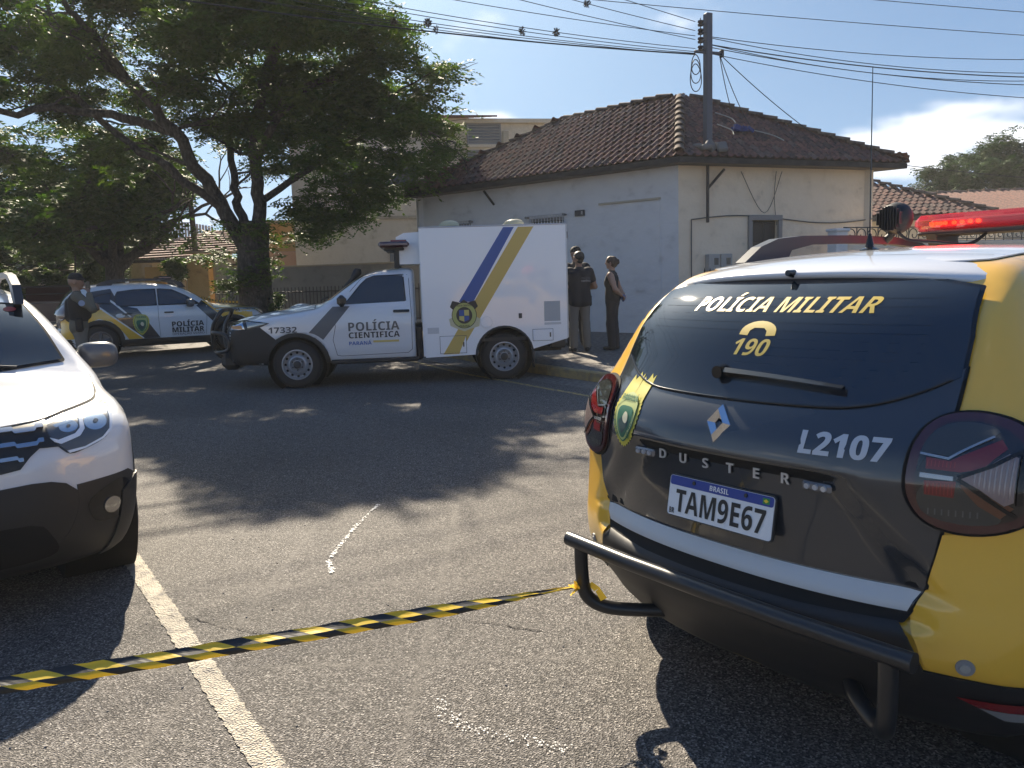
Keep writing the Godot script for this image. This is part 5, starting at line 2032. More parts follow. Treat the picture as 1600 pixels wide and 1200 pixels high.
# ---------------------------------------------------------------- buildings beyond
# gabled or lean-to roof as ribs of tile rows far away
func row_roof(parent: Node3D, a: Vector3, b: Vector3, c: Vector3, d: Vector3, rows: int, m: Material, called := "roof") -> void:
	# a-b eave, d-c ridge (c above b)
	var q := MB.new()
	var n := (b - a).cross(d - a).normalized()
	if n.y < 0.0:
		n = -n
	for i in rows:
		var t0 := float(i) / rows
		var t1 := float(i + 1) / rows
		var p0 := a.lerp(d, t0) + n * .06
		var p1 := b.lerp(c, t0) + n * .06
		var p2 := b.lerp(c, t1)
		var p3 := a.lerp(d, t1)
		q.quad(p0, p1, p2, p3, n)
		q.quad(p0, p1, p1 - n * .06, p0 - n * .06, -(d - a))
	put(q, called, m, parent)

# barrel rows running down the slope
func barrel_roof(parent: Node3D, a: Vector3, b: Vector3, c: Vector3, d: Vector3, count: int, m: Material) -> void:
	var n := (b - a).cross(d - a).normalized()
	if n.y < 0.0:
		n = -n
	var u := (b - a).normalized()
	var r := a.distance_to(b) / count * .5
	var q := MB.new()
	for i in count:
		var t := (i + .5) / count
		var p := a.lerp(b, t)
		var e := d.lerp(c, t)
		for k in 5:
			var a0 := PI * k / 5.0
			var a1 := PI * (k + 1) / 5.0
			var o0 := u * cos(a0) * r + n * sin(a0) * r * .8
			var o1 := u * cos(a1) * r + n * sin(a1) * r * .8
			q.quad(p + o0, p + o1, e + o1, e + o0, o0 + o1)
			q.tri(p, p + o0, p + o1, a - d)
	put(q, "tile_barrels", m, parent)
	q = MB.new()
	q.quad(a, b, c, d, n)
	put(q, "roof_deck", mat("roof_deck", Color.BLACK), parent)

func window_at(parent: Node3D, c: Vector3, u: Vector3, n: Vector3, w: float, h: float, slats: int, frame: Material, pane: Material) -> void:
	var b := Basis(u, Vector3.UP, n)
	var win := thing_part("window", parent)
	put(mm_box(c + n * .012, Vector3(w, h, .02), 0.0, b), "window_pane", pane, win)
	for s in [-1.0, 1.0]:
		put(mm_box(c + u * s * (w * .5 + .03) + n * .03, Vector3(.06, h + .12, .06), .006, b), "window_frame", frame, win)
		put(mm_box(c + Vector3.UP * s * (h * .5 + .03) + n * .031, Vector3(w, .06, .06), .006, b), "window_frame", frame, win)
	for k in slats:
		put(mm_box(c + Vector3.UP * (-h * .5 + h * (k + .5) / slats) + n * .035, Vector3(w, h / slats * .45, .02), .003, b * Basis(Vector3.RIGHT, .5)), "slat", frame, win)

func build_background() -> void:
	var cream := wall_mat("flat_cream", lin(.46, .38, .26), lin(.58, .49, .36), 80)
	var ochre := wall_mat("ochre_wall", lin(.44, .25, .08), lin(.56, .34, .12), 83)
	var tan := wall_mat("tan_wall", lin(.30, .24, .16), lin(.40, .33, .23), 86)
	var grey := wall_mat("old_grey_wall", lin(.13, .12, .11), lin(.20, .185, .17), 89)
	var white: Material = mats["plaster_white"]
	var dark := mat("dark_wood", Color.BLACK)
	var frame := mat("grey_frame", Color.BLACK)
	# cream block of flats behind the house
	var fl := thing("flats_building", "cream block of flats rising behind the corner house", "building")
	var A := Vector2(-7.6, -29.0)
	var B := Vector2(1.75, -30.6)
	var d2 := (B - A).normalized()
	var u := Vector3(d2.x, 0, d2.y)
	var n := Vector3(-u.z, 0, u.x)
	var mid := (A + B) * .5 + Vector2(-n.x, -n.z) * 3.0
	put(mm_box(Vector3(mid.x, 3.6, mid.y), Vector3(A.distance_to(B), 7.3, 6.0), .03, Basis(u, Vector3.UP, n)), "wall", cream, fl)
	var at := func(px: float, y: float, o := 0.0) -> Vector3:
		return Vector3(A.x, y, A.y) + u * px + n * o
	put(mm_box(at.call(4.75, 7.30, -3.0), Vector3(9.7, .16, 6.3), .02, Basis(u, Vector3.UP, n)), "parapet", cream, fl)
	for x in [6.15, 7.75]:
		put(mm_box(at.call(x, 3.5, .06), Vector3(.22, 6.9, .12), .01, Basis(u, Vector3.UP, n)), "pilaster", tan, fl)
	for y in [6.85, 5.9, 4.4]:
		window_at(fl, at.call(6.95, y, .0), u, n, 1.15, .62 if y > 4.5 else 1.1, 6, frame, mat("far_pane", lin(.10, .10, .10), .15))
	for y in [6.42, 5.5]:
		put(mm_box(at.call(6.95, y, .04), Vector3(1.5, .10, .12), .01, Basis(u, Vector3.UP, n)), "sill", cream, fl)
	for q in [[2.2, 5.6], [3.9, 5.6], [3.9, 2.4]]:
		window_at(fl, at.call(q[0], q[1]), u, n, 1.0, 1.1, 0, frame, mat("far_pane", Color.BLACK))
	put(mm_box(at.call(4.5, 3.9, .03), Vector3(9.0, .12, .06), .01, Basis(u, Vector3.UP, n)), "string_course", tan, fl)
	var rp := at.call(5.9, 7.12, .4)
	row_roof(fl, at.call(4.6, 7.38, .4), at.call(7.4, 7.38, .4), at.call(6.3, 7.9, -2.6), at.call(4.9, 7.9, -2.6), 7, clay_mat(1))
	# rough low wall and fence of bars between the big tree and the flats
	var lw := thing("boundary_wall", "old grey boundary wall behind the lorry's bonnet", "wall")
	var LA := Vector2(-9.6, -27.6)
	var LB := Vector2(-1.9, -25.4)
	var lu := Vector3((LB - LA).normalized().x, 0, (LB - LA).normalized().y)
	var ln := Vector3(-lu.z, 0, lu.x)
	if ln.z < 0.0:
		ln = -ln
	var lmid := (LA + LB) * .5
	put(mm_box(Vector3(lmid.x, 1.2, lmid.y), Vector3(LA.distance_to(LB), 1.95, .2), .02, Basis(lu, Vector3.UP, ln)), "wall_panel", grey, lw)
	put(mm_box(Vector3(lmid.x, 2.19, lmid.y), Vector3(LA.distance_to(LB), .05, .28), .01, Basis(lu, Vector3.UP, ln)), "coping", tan, lw)
	var fn := thing("bar_fence", "dark fence of upright bars in front of the grey boundary wall", "fence")
	for k in 56:
		var p := Vector3(LA.x, .25, LA.y) + lu * (.4 + .128 * k) + ln * 1.1
		tubed("fence_bar", [p, p + Vector3.UP * 1.25], [.016], dark, fn, 5)
	for y in [.45, 1.35]:
		tubed("fence_rail", [Vector3(LA.x, y, LA.y) + lu * .3 + ln * 1.1, Vector3(LA.x, y, LA.y) + lu * 7.6 + ln * 1.1], [.022], dark, fn, 5)
	# ochre stair block and balcony right of the trunk
	var ob := thing("ochre_house", "ochre house with a stair rail seen to the right of the big trunk", "house")
	var OA := Vector3(-10.2, 0, -33.0)
	put(mm_box(OA + Vector3(1.5, 2.1, -1.0), Vector3(3.4, 4.0, 2.0), .03), "wall", ochre, ob)
	put(mm_box(OA + Vector3(3.95, 2.0, -.6), Vector3(1.5, 3.6, 1.6), .03), "stair_block", tan, ob)
	put(mm_box(OA + Vector3(2.2, 2.25, .35), Vector3(3.4, .12, .9), .01), "balcony_slab", cream, ob)
	put(mm_box(OA + Vector3(1.6, 2.62, .75), Vector3(2.2, .62, .08), .01), "balcony_wall", wall_mat("pink_wall", lin(.38, .22, .14), lin(.46, .29, .20), 92), ob)
	window_at(ob, OA + Vector3(3.1, 3.4, .05), Vector3.RIGHT, Vector3.BACK, 1.1, 1.3, 0, dark, mat("dark_pane", lin(.02, .02, .02), .2))
	for k in 4:
		tubed("stair_rail", [OA + Vector3(2.2 + .5 * k, 2.3 + .2 * k, .9), OA + Vector3(2.2 + .5 * k, 2.9 + .2 * k, .9)], [.02], dark, ob, 5)
	tubed("stair_rail", [OA + Vector3(2.1, 2.85, .9), OA + Vector3(3.8, 3.53, .9)], [.025], dark, ob, 5)
	put(mm_box(OA + Vector3(1.5, 4.15, -1.0), Vector3(3.7, .12, 2.3), .01), "flat_roof", tan, ob)
	# ochre gate posts, grille and the tiled house at the street's far side
	var gt := thing("ochre_gateway", "ochre gateway with a dark slatted gate left of the big trunk", "gateway")
	var ga := Vector3(-12.0, .1, -30.0)
	for q in [[.55, .8, 2.55, ochre], [1.45, .5, 2.75, tan], [2.75, .34, 2.3, tan], [-1.1, .6, 2.3, ochre]]:
		put(mm_box(ga + Vector3(q[0], q[2] * .5, 0), Vector3(q[1], q[2], .5), .02), "gate_post", q[3], gt)
	put(mm_box(ga + Vector3(.95, 2.78, .0), Vector3(1.7, .07, .8), .01), "post_cap", tan, gt)
	for k in 14:
		put(mm_box(ga + Vector3(2.13, .35 + .15 * k, .05), Vector3(.86, .075, .04), .005), "gate_slat", dark, gt)
	put(mm_box(ga + Vector3(-.35, 1.15, -.1), Vector3(.55, 2.1, .06), .01), "white_gate", white, gt)
	for k in 5:
		put(mm_box(ga + Vector3(-.56 + .105 * k, 1.2, -.05), Vector3(.03, 2.2, .03), .004), "gate_bar", mat("pale_iron", lin(.5, .5, .48), .6), gt)
	var th := thing("tiled_house", "low house with red tiled roof behind the police car parked across the street", "house")
	var ta := Vector3(-16.4, 0, -35.0)
	put(mm_box(ta + Vector3(3.2, 1.45, -2.5), Vector3(6.4, 2.7, 5.0), .03), "wall", cream, th)
	row_roof(th, ta + Vector3(-.3, 2.85, .7), ta + Vector3(7.2, 3.05, .7), ta + Vector3(6.2, 4.25, -3.0), ta + Vector3(2.6, 4.25, -3.0), 11, clay_mat(1))
	row_roof(th, ta + Vector3(7.2, 3.05, .7), ta + Vector3(7.2, 3.05, -5.6), ta + Vector3(6.2, 4.25, -3.0), ta + Vector3(6.2, 4.25, -3.0), 11, clay_mat(0))
	put(mm_box(ta + Vector3(3.4, 2.78, .68), Vector3(7.3, .12, .05), .006), "fascia_board", mat("fascia", Color.BLACK), th)
	for q in [[1.0, .34], [2.35, .26], [3.6, .3]]:
		put(mm_box(ta + Vector3(q[0], 1.35, .55), Vector3(q[1], 2.6, .3), .02), "porch_post", cream, th)
	window_at(th, ta + Vector3(3.0, 1.75, .02), Vector3.RIGHT, Vector3.BACK, .8, 1.1, 0, white, mat("dark_pane", Color.BLACK))
	window_at(th, ta + Vector3(1.7, 1.6, .02), Vector3.RIGHT, Vector3.BACK, .7, 1.3, 0, white, mat("far_pane", Color.BLACK))
	var shd := thing("metal_shed", "grey corrugated shed roof rising behind the red tiled house", "shed")
	var cor := mat("corrugated", lin(.34, .30, .30), .5, .3)
	for k in 30:
		put(mm_box(Vector3(-20.6 + .16 * k, 2.6 + .5 * sin(PI * (k + 4) / 38.0), -44.0), Vector3(.11, 4.2, .08), .02), "metal_rib", cor, shd)
	put(mm_box(Vector3(-18.2, 2.3, -44.3), Vector3(5.2, 4.2, .3), .02), "metal_sheet", cor, shd)
	# houses and hedge at the far left
	var wh := thing("white_building", "pale white building far down the street on the left", "building")
	put(mm_box(Vector3(-27.0, 2.2, -46.0), Vector3(9.0, 4.2, 5.0), .03), "wall", white, wh)
	put(mm_box(Vector3(-30.5, 3.5, -45.2), Vector3(5.0, 4.0, 5.0), .03), "wall", grey, wh)
	put(mm_box(Vector3(-27.0, 4.36, -46.0), Vector3(9.3, .12, 5.3), .02), "roof_edge", grey, wh)
	for k in 3:
		window_at(wh, Vector3(-29.5 + 2.2 * k, 2.4, -43.48), Vector3.RIGHT, Vector3.BACK, .9, 1.1, 0, frame, mat("dark_pane", Color.BLACK))
	tag(inst("low_wall", mm_box(Vector3(-22.0, 1.0, -41.5), Vector3(5.5, 1.9, .3), .02).mesh(), tan, self), "low tan wall in front of the pale white building", "wall")
	var gk := thing("gatehouse", "little tan gatehouse with a pitched lid beside the hedge", "gatehouse")
	put(mm_box(Vector3(-20.3, 1.05, -36.0), Vector3(1.3, 1.9, 1.2), .02), "wall", wall_mat("sand_wall", lin(.50, .40, .28), lin(.62, .51, .37), 95), gk)
	row_roof(gk, Vector3(-21.0, 2.0, -35.3), Vector3(-19.5, 2.0, -35.3), Vector3(-19.5, 2.25, -36.8), Vector3(-21.0, 2.25, -36.8), 3, tan)
	var kk := thing("red_round_sign", "round red sign on a pole under a small tan roof far left", "sign")
	tubed("pole", [Vector3(-18.3, .2, -33.0), Vector3(-18.3, 2.3, -33.0)], [.04], mat("pole_grey", lin(.2, .2, .2), .6), kk, 8)
	var disc := MB.new()
	disc.cyl(Vector3(-18.3, 2.15, -32.95), Vector3(-18.3, 2.15, -32.90), .30, .30, 24)
	put(disc, "sign_disc", mat("sign_red", lin(.34, .03, .03), .5), kk)
	put(mm_box(Vector3(-18.3, 2.15, -32.885), Vector3(.42, .09, .02), .002), "sign_bar", mat("sign_pale", lin(.5, .45, .42), .5), kk)
	row_roof(kk, Vector3(-19.4, 2.42, -32.4), Vector3(-17.4, 2.42, -32.4), Vector3(-17.9, 2.75, -33.4), Vector3(-18.9, 2.75, -33.4), 3, tan)
	far_pickup(Vector3(-14.9, gh(-15, -26.5), -26.5), .35)
	# roofs to the right of the house
	var rh := thing("neighbour_house", "neighbouring house with dark tiled hip roof right of the corner house", "house")
	put(mm_box(Vector3(12.6, 1.6, -26.6), Vector3(5.0, 3.0, 4.6), .03, Basis(Vector3.UP, -.2)), "wall", cream, rh)
	var ra := Vector3(8.9, 3.05, -23.6)
	var rb := Vector3(14.6, 3.05, -24.2)
	var rp2 := Vector3(11.6, 4.45, -27.0)
	tiled_slope(rh, rb, ra, rp2, rp2 - Vector3(1.2, 0, 0), .22, .29, 120, 15)
	var dk := MB.new()
	dk.quad(ra, rb, rp2, rp2 - Vector3(1.2, 0, 0), Vector3.UP)
	dk.tri(rb, rb + Vector3(-1.2, 0, -6.0), rp2, Vector3.UP)
	dk.quad(ra, ra + Vector3(0, 0, -6.0), rp2 - Vector3(1.2, 0, 0), ra + Vector3(0, 0, -.01), Vector3.UP)
	put(dk, "roof_deck", mat("roof_deck", Color.BLACK), rh)
	ridge_tiles(rh, rb + Vector3(0, .05, 0), rp2 + Vector3(0, .05, 0), .36, .10, 16)
	put(mm_box((ra + rb) * .5 + Vector3(0, -.08, 0), Vector3(5.8, .15, .05), .004, Basis(Vector3.UP, .105)), "fascia_board", mat("fascia", Color.BLACK), rh)
	var r3 := thing("long_tiled_house", "long house with sunlit barrel tile roof at the far right", "house")
	barrel_roof(r3, Vector3(14.6, 3.35, -29.6), Vector3(27.0, 3.35, -28.4), Vector3(27.0, 4.45, -32.4), Vector3(14.6, 4.45, -33.6), 46, clay_mat(1))
	ridge_tiles(r3, Vector3(14.6, 4.47, -33.6), Vector3(27.0, 4.47, -32.4), .6, .13, 17)
	put(mm_box(Vector3(20.8, 1.65, -31.6), Vector3(12.0, 3.3, 3.4), .03, Basis(Vector3.UP, .097)), "wall", cream, r3)
	var yw := thing("yard_wall", "pale yard wall seen under the red light bar", "wall")
	put(mm_box(Vector3(12.8, 1.1, -19.8), Vector3(7.5, 1.9, .2), .02, Basis(Vector3.UP, .36)), "wall_panel", white, yw)
	put(mm_box(Vector3(12.8, 2.08, -19.8), Vector3(7.6, .06, .3), .02, Basis(Vector3.UP, .36)), "coping", grey, yw)

func far_pickup(at: Vector3, yaw: float) -> void:
	var t := thing("far_pickup", "small dark pickup with an open rack parked far left beyond the officer", "pickup", at, yaw)
	var paint := mat("dark_red_paint", lin(.05, .012, .012), .3, 0.0, .6)
	var body := MB.new()
	body.plate(V2([-2.2, .45, 2.3, .45, 2.3, 1.0, .5, 1.0, .5, 1.05, .2, 1.55, -.8, 1.55, -1.2, 1.02, -2.1, .92]), Vector3(-.8, 0, 0), Vector3(0, 0, 1), Vector3(0, 1, 0), -1.6)
	put(body, "body", paint, t)
	put(mm_box(Vector3(0, 1.32, -.3), Vector3(1.63, .34, .7), .03), "side_window", glass_mat(), t)
	for s in [-1.0, 1.0]:
		for z in [-1.4, 1.4]:
			add_wheel(t, Vector3(s * .72, .33, z), .33, .2, .2, false, mat("alloy", Color.BLACK))
		tubed("rack_rail", [Vector3(s * .76, 1.0, 2.25), Vector3(s * .76, 1.5, 2.25), Vector3(s * .76, 1.5, .5)], [.025], mat("dark_iron", Color.BLACK), t, 6)
		put(mm_box(Vector3(s * .7, .8, 2.31), Vector3(.14, .3, .03), .01), "tail_lamp", mat("lamp_red", Color.BLACK), t)
	tubed("rack_rail", [Vector3(-.76, 1.5, 2.25), Vector3(.76, 1.5, 2.25)], [.025], mat("dark_iron", Color.BLACK), t, 6)
	tubed("rack_rail", [Vector3(-.76, 1.28, 2.25), Vector3(.76, 1.28, 2.25)], [.02], mat("dark_iron", Color.BLACK), t, 6)
# ---------------------------------------------------------------- trees
func leaf_mesh(pairs: int, ln: float, leaf: float, wide: float, sd: int) -> ArrayMesh:
	var rng := RandomNumberGenerator.new()
	rng.seed = sd
	var q := MB.new()
	for br in 3:
		var yaw := TAU * br / 3.0 + rng.randf() * .8
		var d := Vector3(cos(yaw), rng.randf_range(-.35, .25), sin(yaw)).normalized()
		var side := d.cross(Vector3.UP).normalized()
		for i in pairs:
			var t := (i + .6) / pairs
			var p := d * ln * t + Vector3.DOWN * ln * .35 * t * t
			for s in [-1.0, 1.0]:
				var o: Vector3 = (side * s + d * .45 + Vector3(0, rng.randf_range(-.5, .3), 0)).normalized()
				var w := o.cross(Vector3.UP).normalized()
				w = (w + Vector3(0, rng.randf_range(-.5, .5), 0)).normalized()
				var l := leaf * rng.randf_range(.75, 1.2)
				q.quad(p, p + o * l * .45 + w * l * wide, p + o * l, p + o * l * .5 - w * l * wide)
	return q.mesh()

func leaf_mat(key: String, c: Color, back: Color) -> StandardMaterial3D:
	var m := mat(key, c, .55)
	m.backlight_enabled = true
	m.metallic_specular = .2
	m.backlight = back
	m.vertex_color_use_as_albedo = true
	return m

func bark_mat() -> StandardMaterial3D:
	var m := mat("bark", Color.WHITE, .95)
	if m.albedo_texture == null:
		m.albedo_texture = noise_tex(512, .02, [[0.0, lin(.022, .018, .015)], [.45, lin(.055, .045, .038)], [.7, lin(.095, .08, .066)], [1.0, lin(.17, .155, .135)]], 101, FastNoiseLite.TYPE_SIMPLEX_SMOOTH, 6)
		m.normal_enabled = true
		m.normal_texture = noise_tex(512, .03, [], 102, FastNoiseLite.TYPE_SIMPLEX_SMOOTH, 5, true, 16.0)
		triplanar(m, .9)
		m.uv1_scale = Vector3(1.1, .45, 1.1)
	return m

# limbs by hand or grown; returns tips
func grow(q: MB, p: Vector3, d: Vector3, r: float, ln: float, depth: int, rng: RandomNumberGenerator, tips: Array, flat: float) -> void:
	var pts := [p]
	var rad := [r]
	var cur := p
	var dir := d
	var k := 4
	for i in k:
		dir = (dir + Vector3(rng.randfn() * .22, rng.randfn() * .14 + (.05 if dir.y < .15 else -.04 * flat), rng.randfn() * .22)).normalized()
		cur += dir * ln / k
		pts.append(cur)
		rad.append(r * (1.0 - .42 * (i + 1) / k))
	q.tube(PackedVector3Array(pts), rad, 7 if r > .04 else 5, false)
	if depth <= 1:
		tips.append(cur)
		tips.append(pts[2])
	if depth == 0:
		return
	var n := 3 if rng.randf() < .55 else 2
	for i in n:
		var ax := Vector3(rng.randfn(), rng.randfn() * .4, rng.randfn()).normalized()
		var nd := (dir + ax * rng.randf_range(.55, .95)).normalized()
		nd.y = lerpf(nd.y, .12, flat * .35)
		grow(q, cur if i < 2 else pts[2], nd.normalized(), r * .58 * rng.randf_range(.8, 1.05), ln * rng.randf_range(.62, .84), depth - 1, rng, tips, flat)

# crown: leaf sprays round the given centres
func crown(parent: Node3D, centres: Array, per: int, rad: Vector3, mesh: Mesh, m: Material, rng: RandomNumberGenerator, tint: float, size := 1.0) -> void:
	var mm := MultiMesh.new()
	mm.transform_format = MultiMesh.TRANSFORM_3D
	mm.use_colors = true
	mm.mesh = mesh
	mm.instance_count = centres.size() * per
	var i := 0
	for c in centres:
		var tone := rng.randf_range(-.3, .3) * tint
		var sc := rng.randf_range(.7, 1.25)
		for k in per:
			var v := Vector3(rng.randfn(), rng.randfn(), rng.randfn()).normalized() * pow(rng.randf(), .5)
			var p: Vector3 = c + v * rad * sc
			var b := Basis.from_euler(Vector3(rng.randf_range(-.5, .5), rng.randf() * TAU, rng.randf_range(-.5, .5))).scaled(Vector3.ONE * rng.randf_range(.7, 1.25) * size)
			mm.set_instance_transform(i, Transform3D(b, p))
			var g := 1.0 + tone + rng.randf_range(-.25, .25) * tint
			mm.set_instance_color(i, Color(g * rng.randf_range(.85, 1.15), g, g * rng.randf_range(.7, 1.1)))
			i += 1
	var o := MultiMeshInstance3D.new()
	o.name = "crown"
	o.multimesh = mm
	o.material_override = m
	stuff(o)
	parent.add_child(o, true)

func build_trees() -> void:
	var feather := leaf_mesh(6, .36, .115, .24, 1)
	var broad := leaf_mesh(4, .30, .15, .30, 2)
	var green := leaf_mat("leaf_street", lin(.095, .140, .040), lin(.45, .60, .14))
	var lime := leaf_mat("leaf_lime", lin(.085, .135, .030), lin(.34, .46, .07))
	var deep := leaf_mat("leaf_deep", lin(.050, .090, .030), lin(.12, .20, .04))
	big_tree(feather, green)
	# second street tree further left, dark and dense
	var rng := RandomNumberGenerator.new()
	rng.seed = 52
	var t2 := thing("street_tree", "dark spreading street tree left of the big trunk, over the officer's head", "tree", Vector3(-13.6, gh(-13, -28), -28.0), 0.0, "street trees")
	var q := MB.new()
	var tips := []
	q.tube(curved([Vector3(0, -.2, 0), Vector3(.05, .8, 0), Vector3(-.05, 1.7, 0), Vector3(0, 2.5, 0)], 3), [.42, .36, .32, .30, .30, .30, .30, .30, .30, .30], 10)
	for k in 7:
		var a := TAU * k / 7.0
		grow(q, Vector3(0, rng.randf_range(1.7, 2.5), 0), Vector3(cos(a), rng.randf_range(.55, 1.1), sin(a)).normalized(), .17, 2.3, 3, rng, tips, .4)
	put(q, "trunk", bark_mat(), t2)
	var cs := []
	for t in tips:
		cs.append(t)
	for k in 60:
		var a := rng.randf() * TAU
		var r := sqrt(rng.randf()) * 4.2
		cs.append(Vector3(-1.6 + cos(a) * r, rng.randf_range(3.3, 8.4) - r * .16, sin(a) * r))
	var far := []
	for c in cs:
		if c.x < 2.2 and c.y > 2.9:
			far.append(c)
	crown(t2, far, 14, Vector3(.85, .5, .85), broad, lime, rng, .5)
	# bright young tree at the left edge, and more behind
	for s in [[Vector3(-20.5, 0, -30.0), 3.2, 2.6, lime, "sunlit yellow-green tree at the left edge behind the white car", 26, 1], [Vector3(-17.6, 0, -34.0), 2.6, 1.7, green, "small round tree in front of the pale white building", 16, 2], [Vector3(-25.0, 0, -40.0), 4.4, 3.4, green, "tall tree at the far left end of the street", 26, 3], [Vector3(-17.2, 0, -31.5), 2.9, 1.9, green, "low tree just left of the second trunk", 20, 5], [Vector3(-21.5, 0, -42.0), 5.0, 3.2, green, "tall tree behind the second street tree", 30, 6]]:
		small_tree(s[0], s[1], s[2], s[3], s[4], s[5], s[6] + 200, broad)
	# clipped hedge
	var hd := thing("hedge", "round clipped hedge at the left edge above the white car's roof", "hedge", Vector3(-19.0, gh(-19, -30), -29.5))
	var hc := []
	for k in 46:
		hc.append(Vector3(rng.randf_range(-1.8, 1.7), rng.randf_range(.5, 2.0), rng.randf_range(-.8, .8)))
	crown(hd, hc, 46, Vector3(.45, .38, .45), broad, green, rng, .3, .6)
	tubed("stem", [Vector3(0, -.1, 0), Vector3(0, 1.0, 0)], [.12, .08], bark_mat(), hd, 6)
	# flowering climber on the ochre gateway
	var fc := thing("climbing_plant", "bright green climber hanging on the ochre gateway", "plant", Vector3(-12.2, .2, -29.6))
	var fcs := []
	for k in 14:
		fcs.append(Vector3(rng.randf_range(-.25, .25), rng.randf_range(.5, 2.3), rng.randf_range(-.1, .2)))
	crown(fc, fcs, 40, Vector3(.24, .3, .2), broad, lime, rng, .3, .5)
	tubed("stem", [Vector3(0, -.1, -.05), Vector3(.05, 2.0, -.05)], [.04, .02], bark_mat(), fc, 5)
	# wood on the rise at the right
	var idx := 0
	for s in [[21.5, -41.0, 3.0, 2.9], [25.0, -42.0, 4.9, 3.7], [30.0, -42.5, 5.6, 4.0], [34.5, -42.0, 6.0, 4.0], [20.2, -45.5, 2.6, 2.4], [27.4, -38.6, 4.0, 3.0], [23.3, -38.8, 3.0, 2.5], [31.6, -38.4, 4.6, 3.2], [39.0, -43.0, 6.4, 4.2]]:
		var lab: String = ["leftmost dark tree of the wood at the far right, sloping to the roofs", "dense tree of the wood above the long tiled roof", "tall dense tree of the wood at the right edge", "tall tree of the wood just past the right edge", "low bush-like tree at the wood's left foot", "front tree of the wood right behind the long tiled roof's middle", "lower front tree of the wood near the neighbour's roof", "front tree of the wood at the right edge", "farthest right tall tree of the wood"][idx]
		idx += 1
		small_tree(Vector3(s[0], .2, s[1]), s[2], s[3], deep, lab, 80, 300 + idx, broad, "trees of the wood on the right", .8)
	# low weeds on the lorry side
	var wd := thing("weed", "small bright weed growing behind the lorry's bonnet", "plant", Vector3(-6.0, gh(-6, -20.5) + .05, -20.5))
	crown(wd, [Vector3(0, .75, 0), Vector3(.12, 1.0, 0), Vector3(-.1, .5, 0)], 26, Vector3(.12, .2, .1), broad, lime, rng, .3, .4)
	tubed("stem", [Vector3(0, -.1, 0), Vector3(.05, 1.0, 0)], [.015, .008], mat("weed_stem", lin(.08, .12, .03), .7), wd, 5)

func small_tree(at: Vector3, h: float, r: float, m: Material, label: String, clumps: int, sd: int, leaf: Mesh, group := "trees down the street", size := 1.0) -> void:
	var rng := RandomNumberGenerator.new()
	rng.seed = sd
	var t := thing("leafy_tree", label, "tree", Vector3(at.x, gh(at.x, at.z) - .1, at.z), 0.0, group)
	var q := MB.new()
	var tips := []
	q.tube(PackedVector3Array([Vector3.ZERO, Vector3(.06, h * .5, 0)]), [.05 * h, .035 * h], 8)
	for k in 5:
		var a := TAU * k / 5.0 + rng.randf()
		grow(q, Vector3(.06, h * .48, 0), Vector3(cos(a), rng.randf_range(.6, 1.4), sin(a)).normalized(), .022 * h, r * .5, 2, rng, tips, .2)
	put(q, "trunk", bark_mat(), t)
	var cs := []
	for k in clumps * 2:
		var v := Vector3(rng.randfn(), rng.randfn(), rng.randfn()).normalized()
		var f := rng.randf_range(.55, 1.0)
		cs.append(Vector3(0, h * .95, 0) + v * Vector3(r, h * .62, r) * f)
	crown(t, cs, 42, Vector3(.62, .48, .62) * clampf(r * .34, .6, 1.3), leaf, m, rng, .6, clampf(r * .33, .6, 1.25) * size)

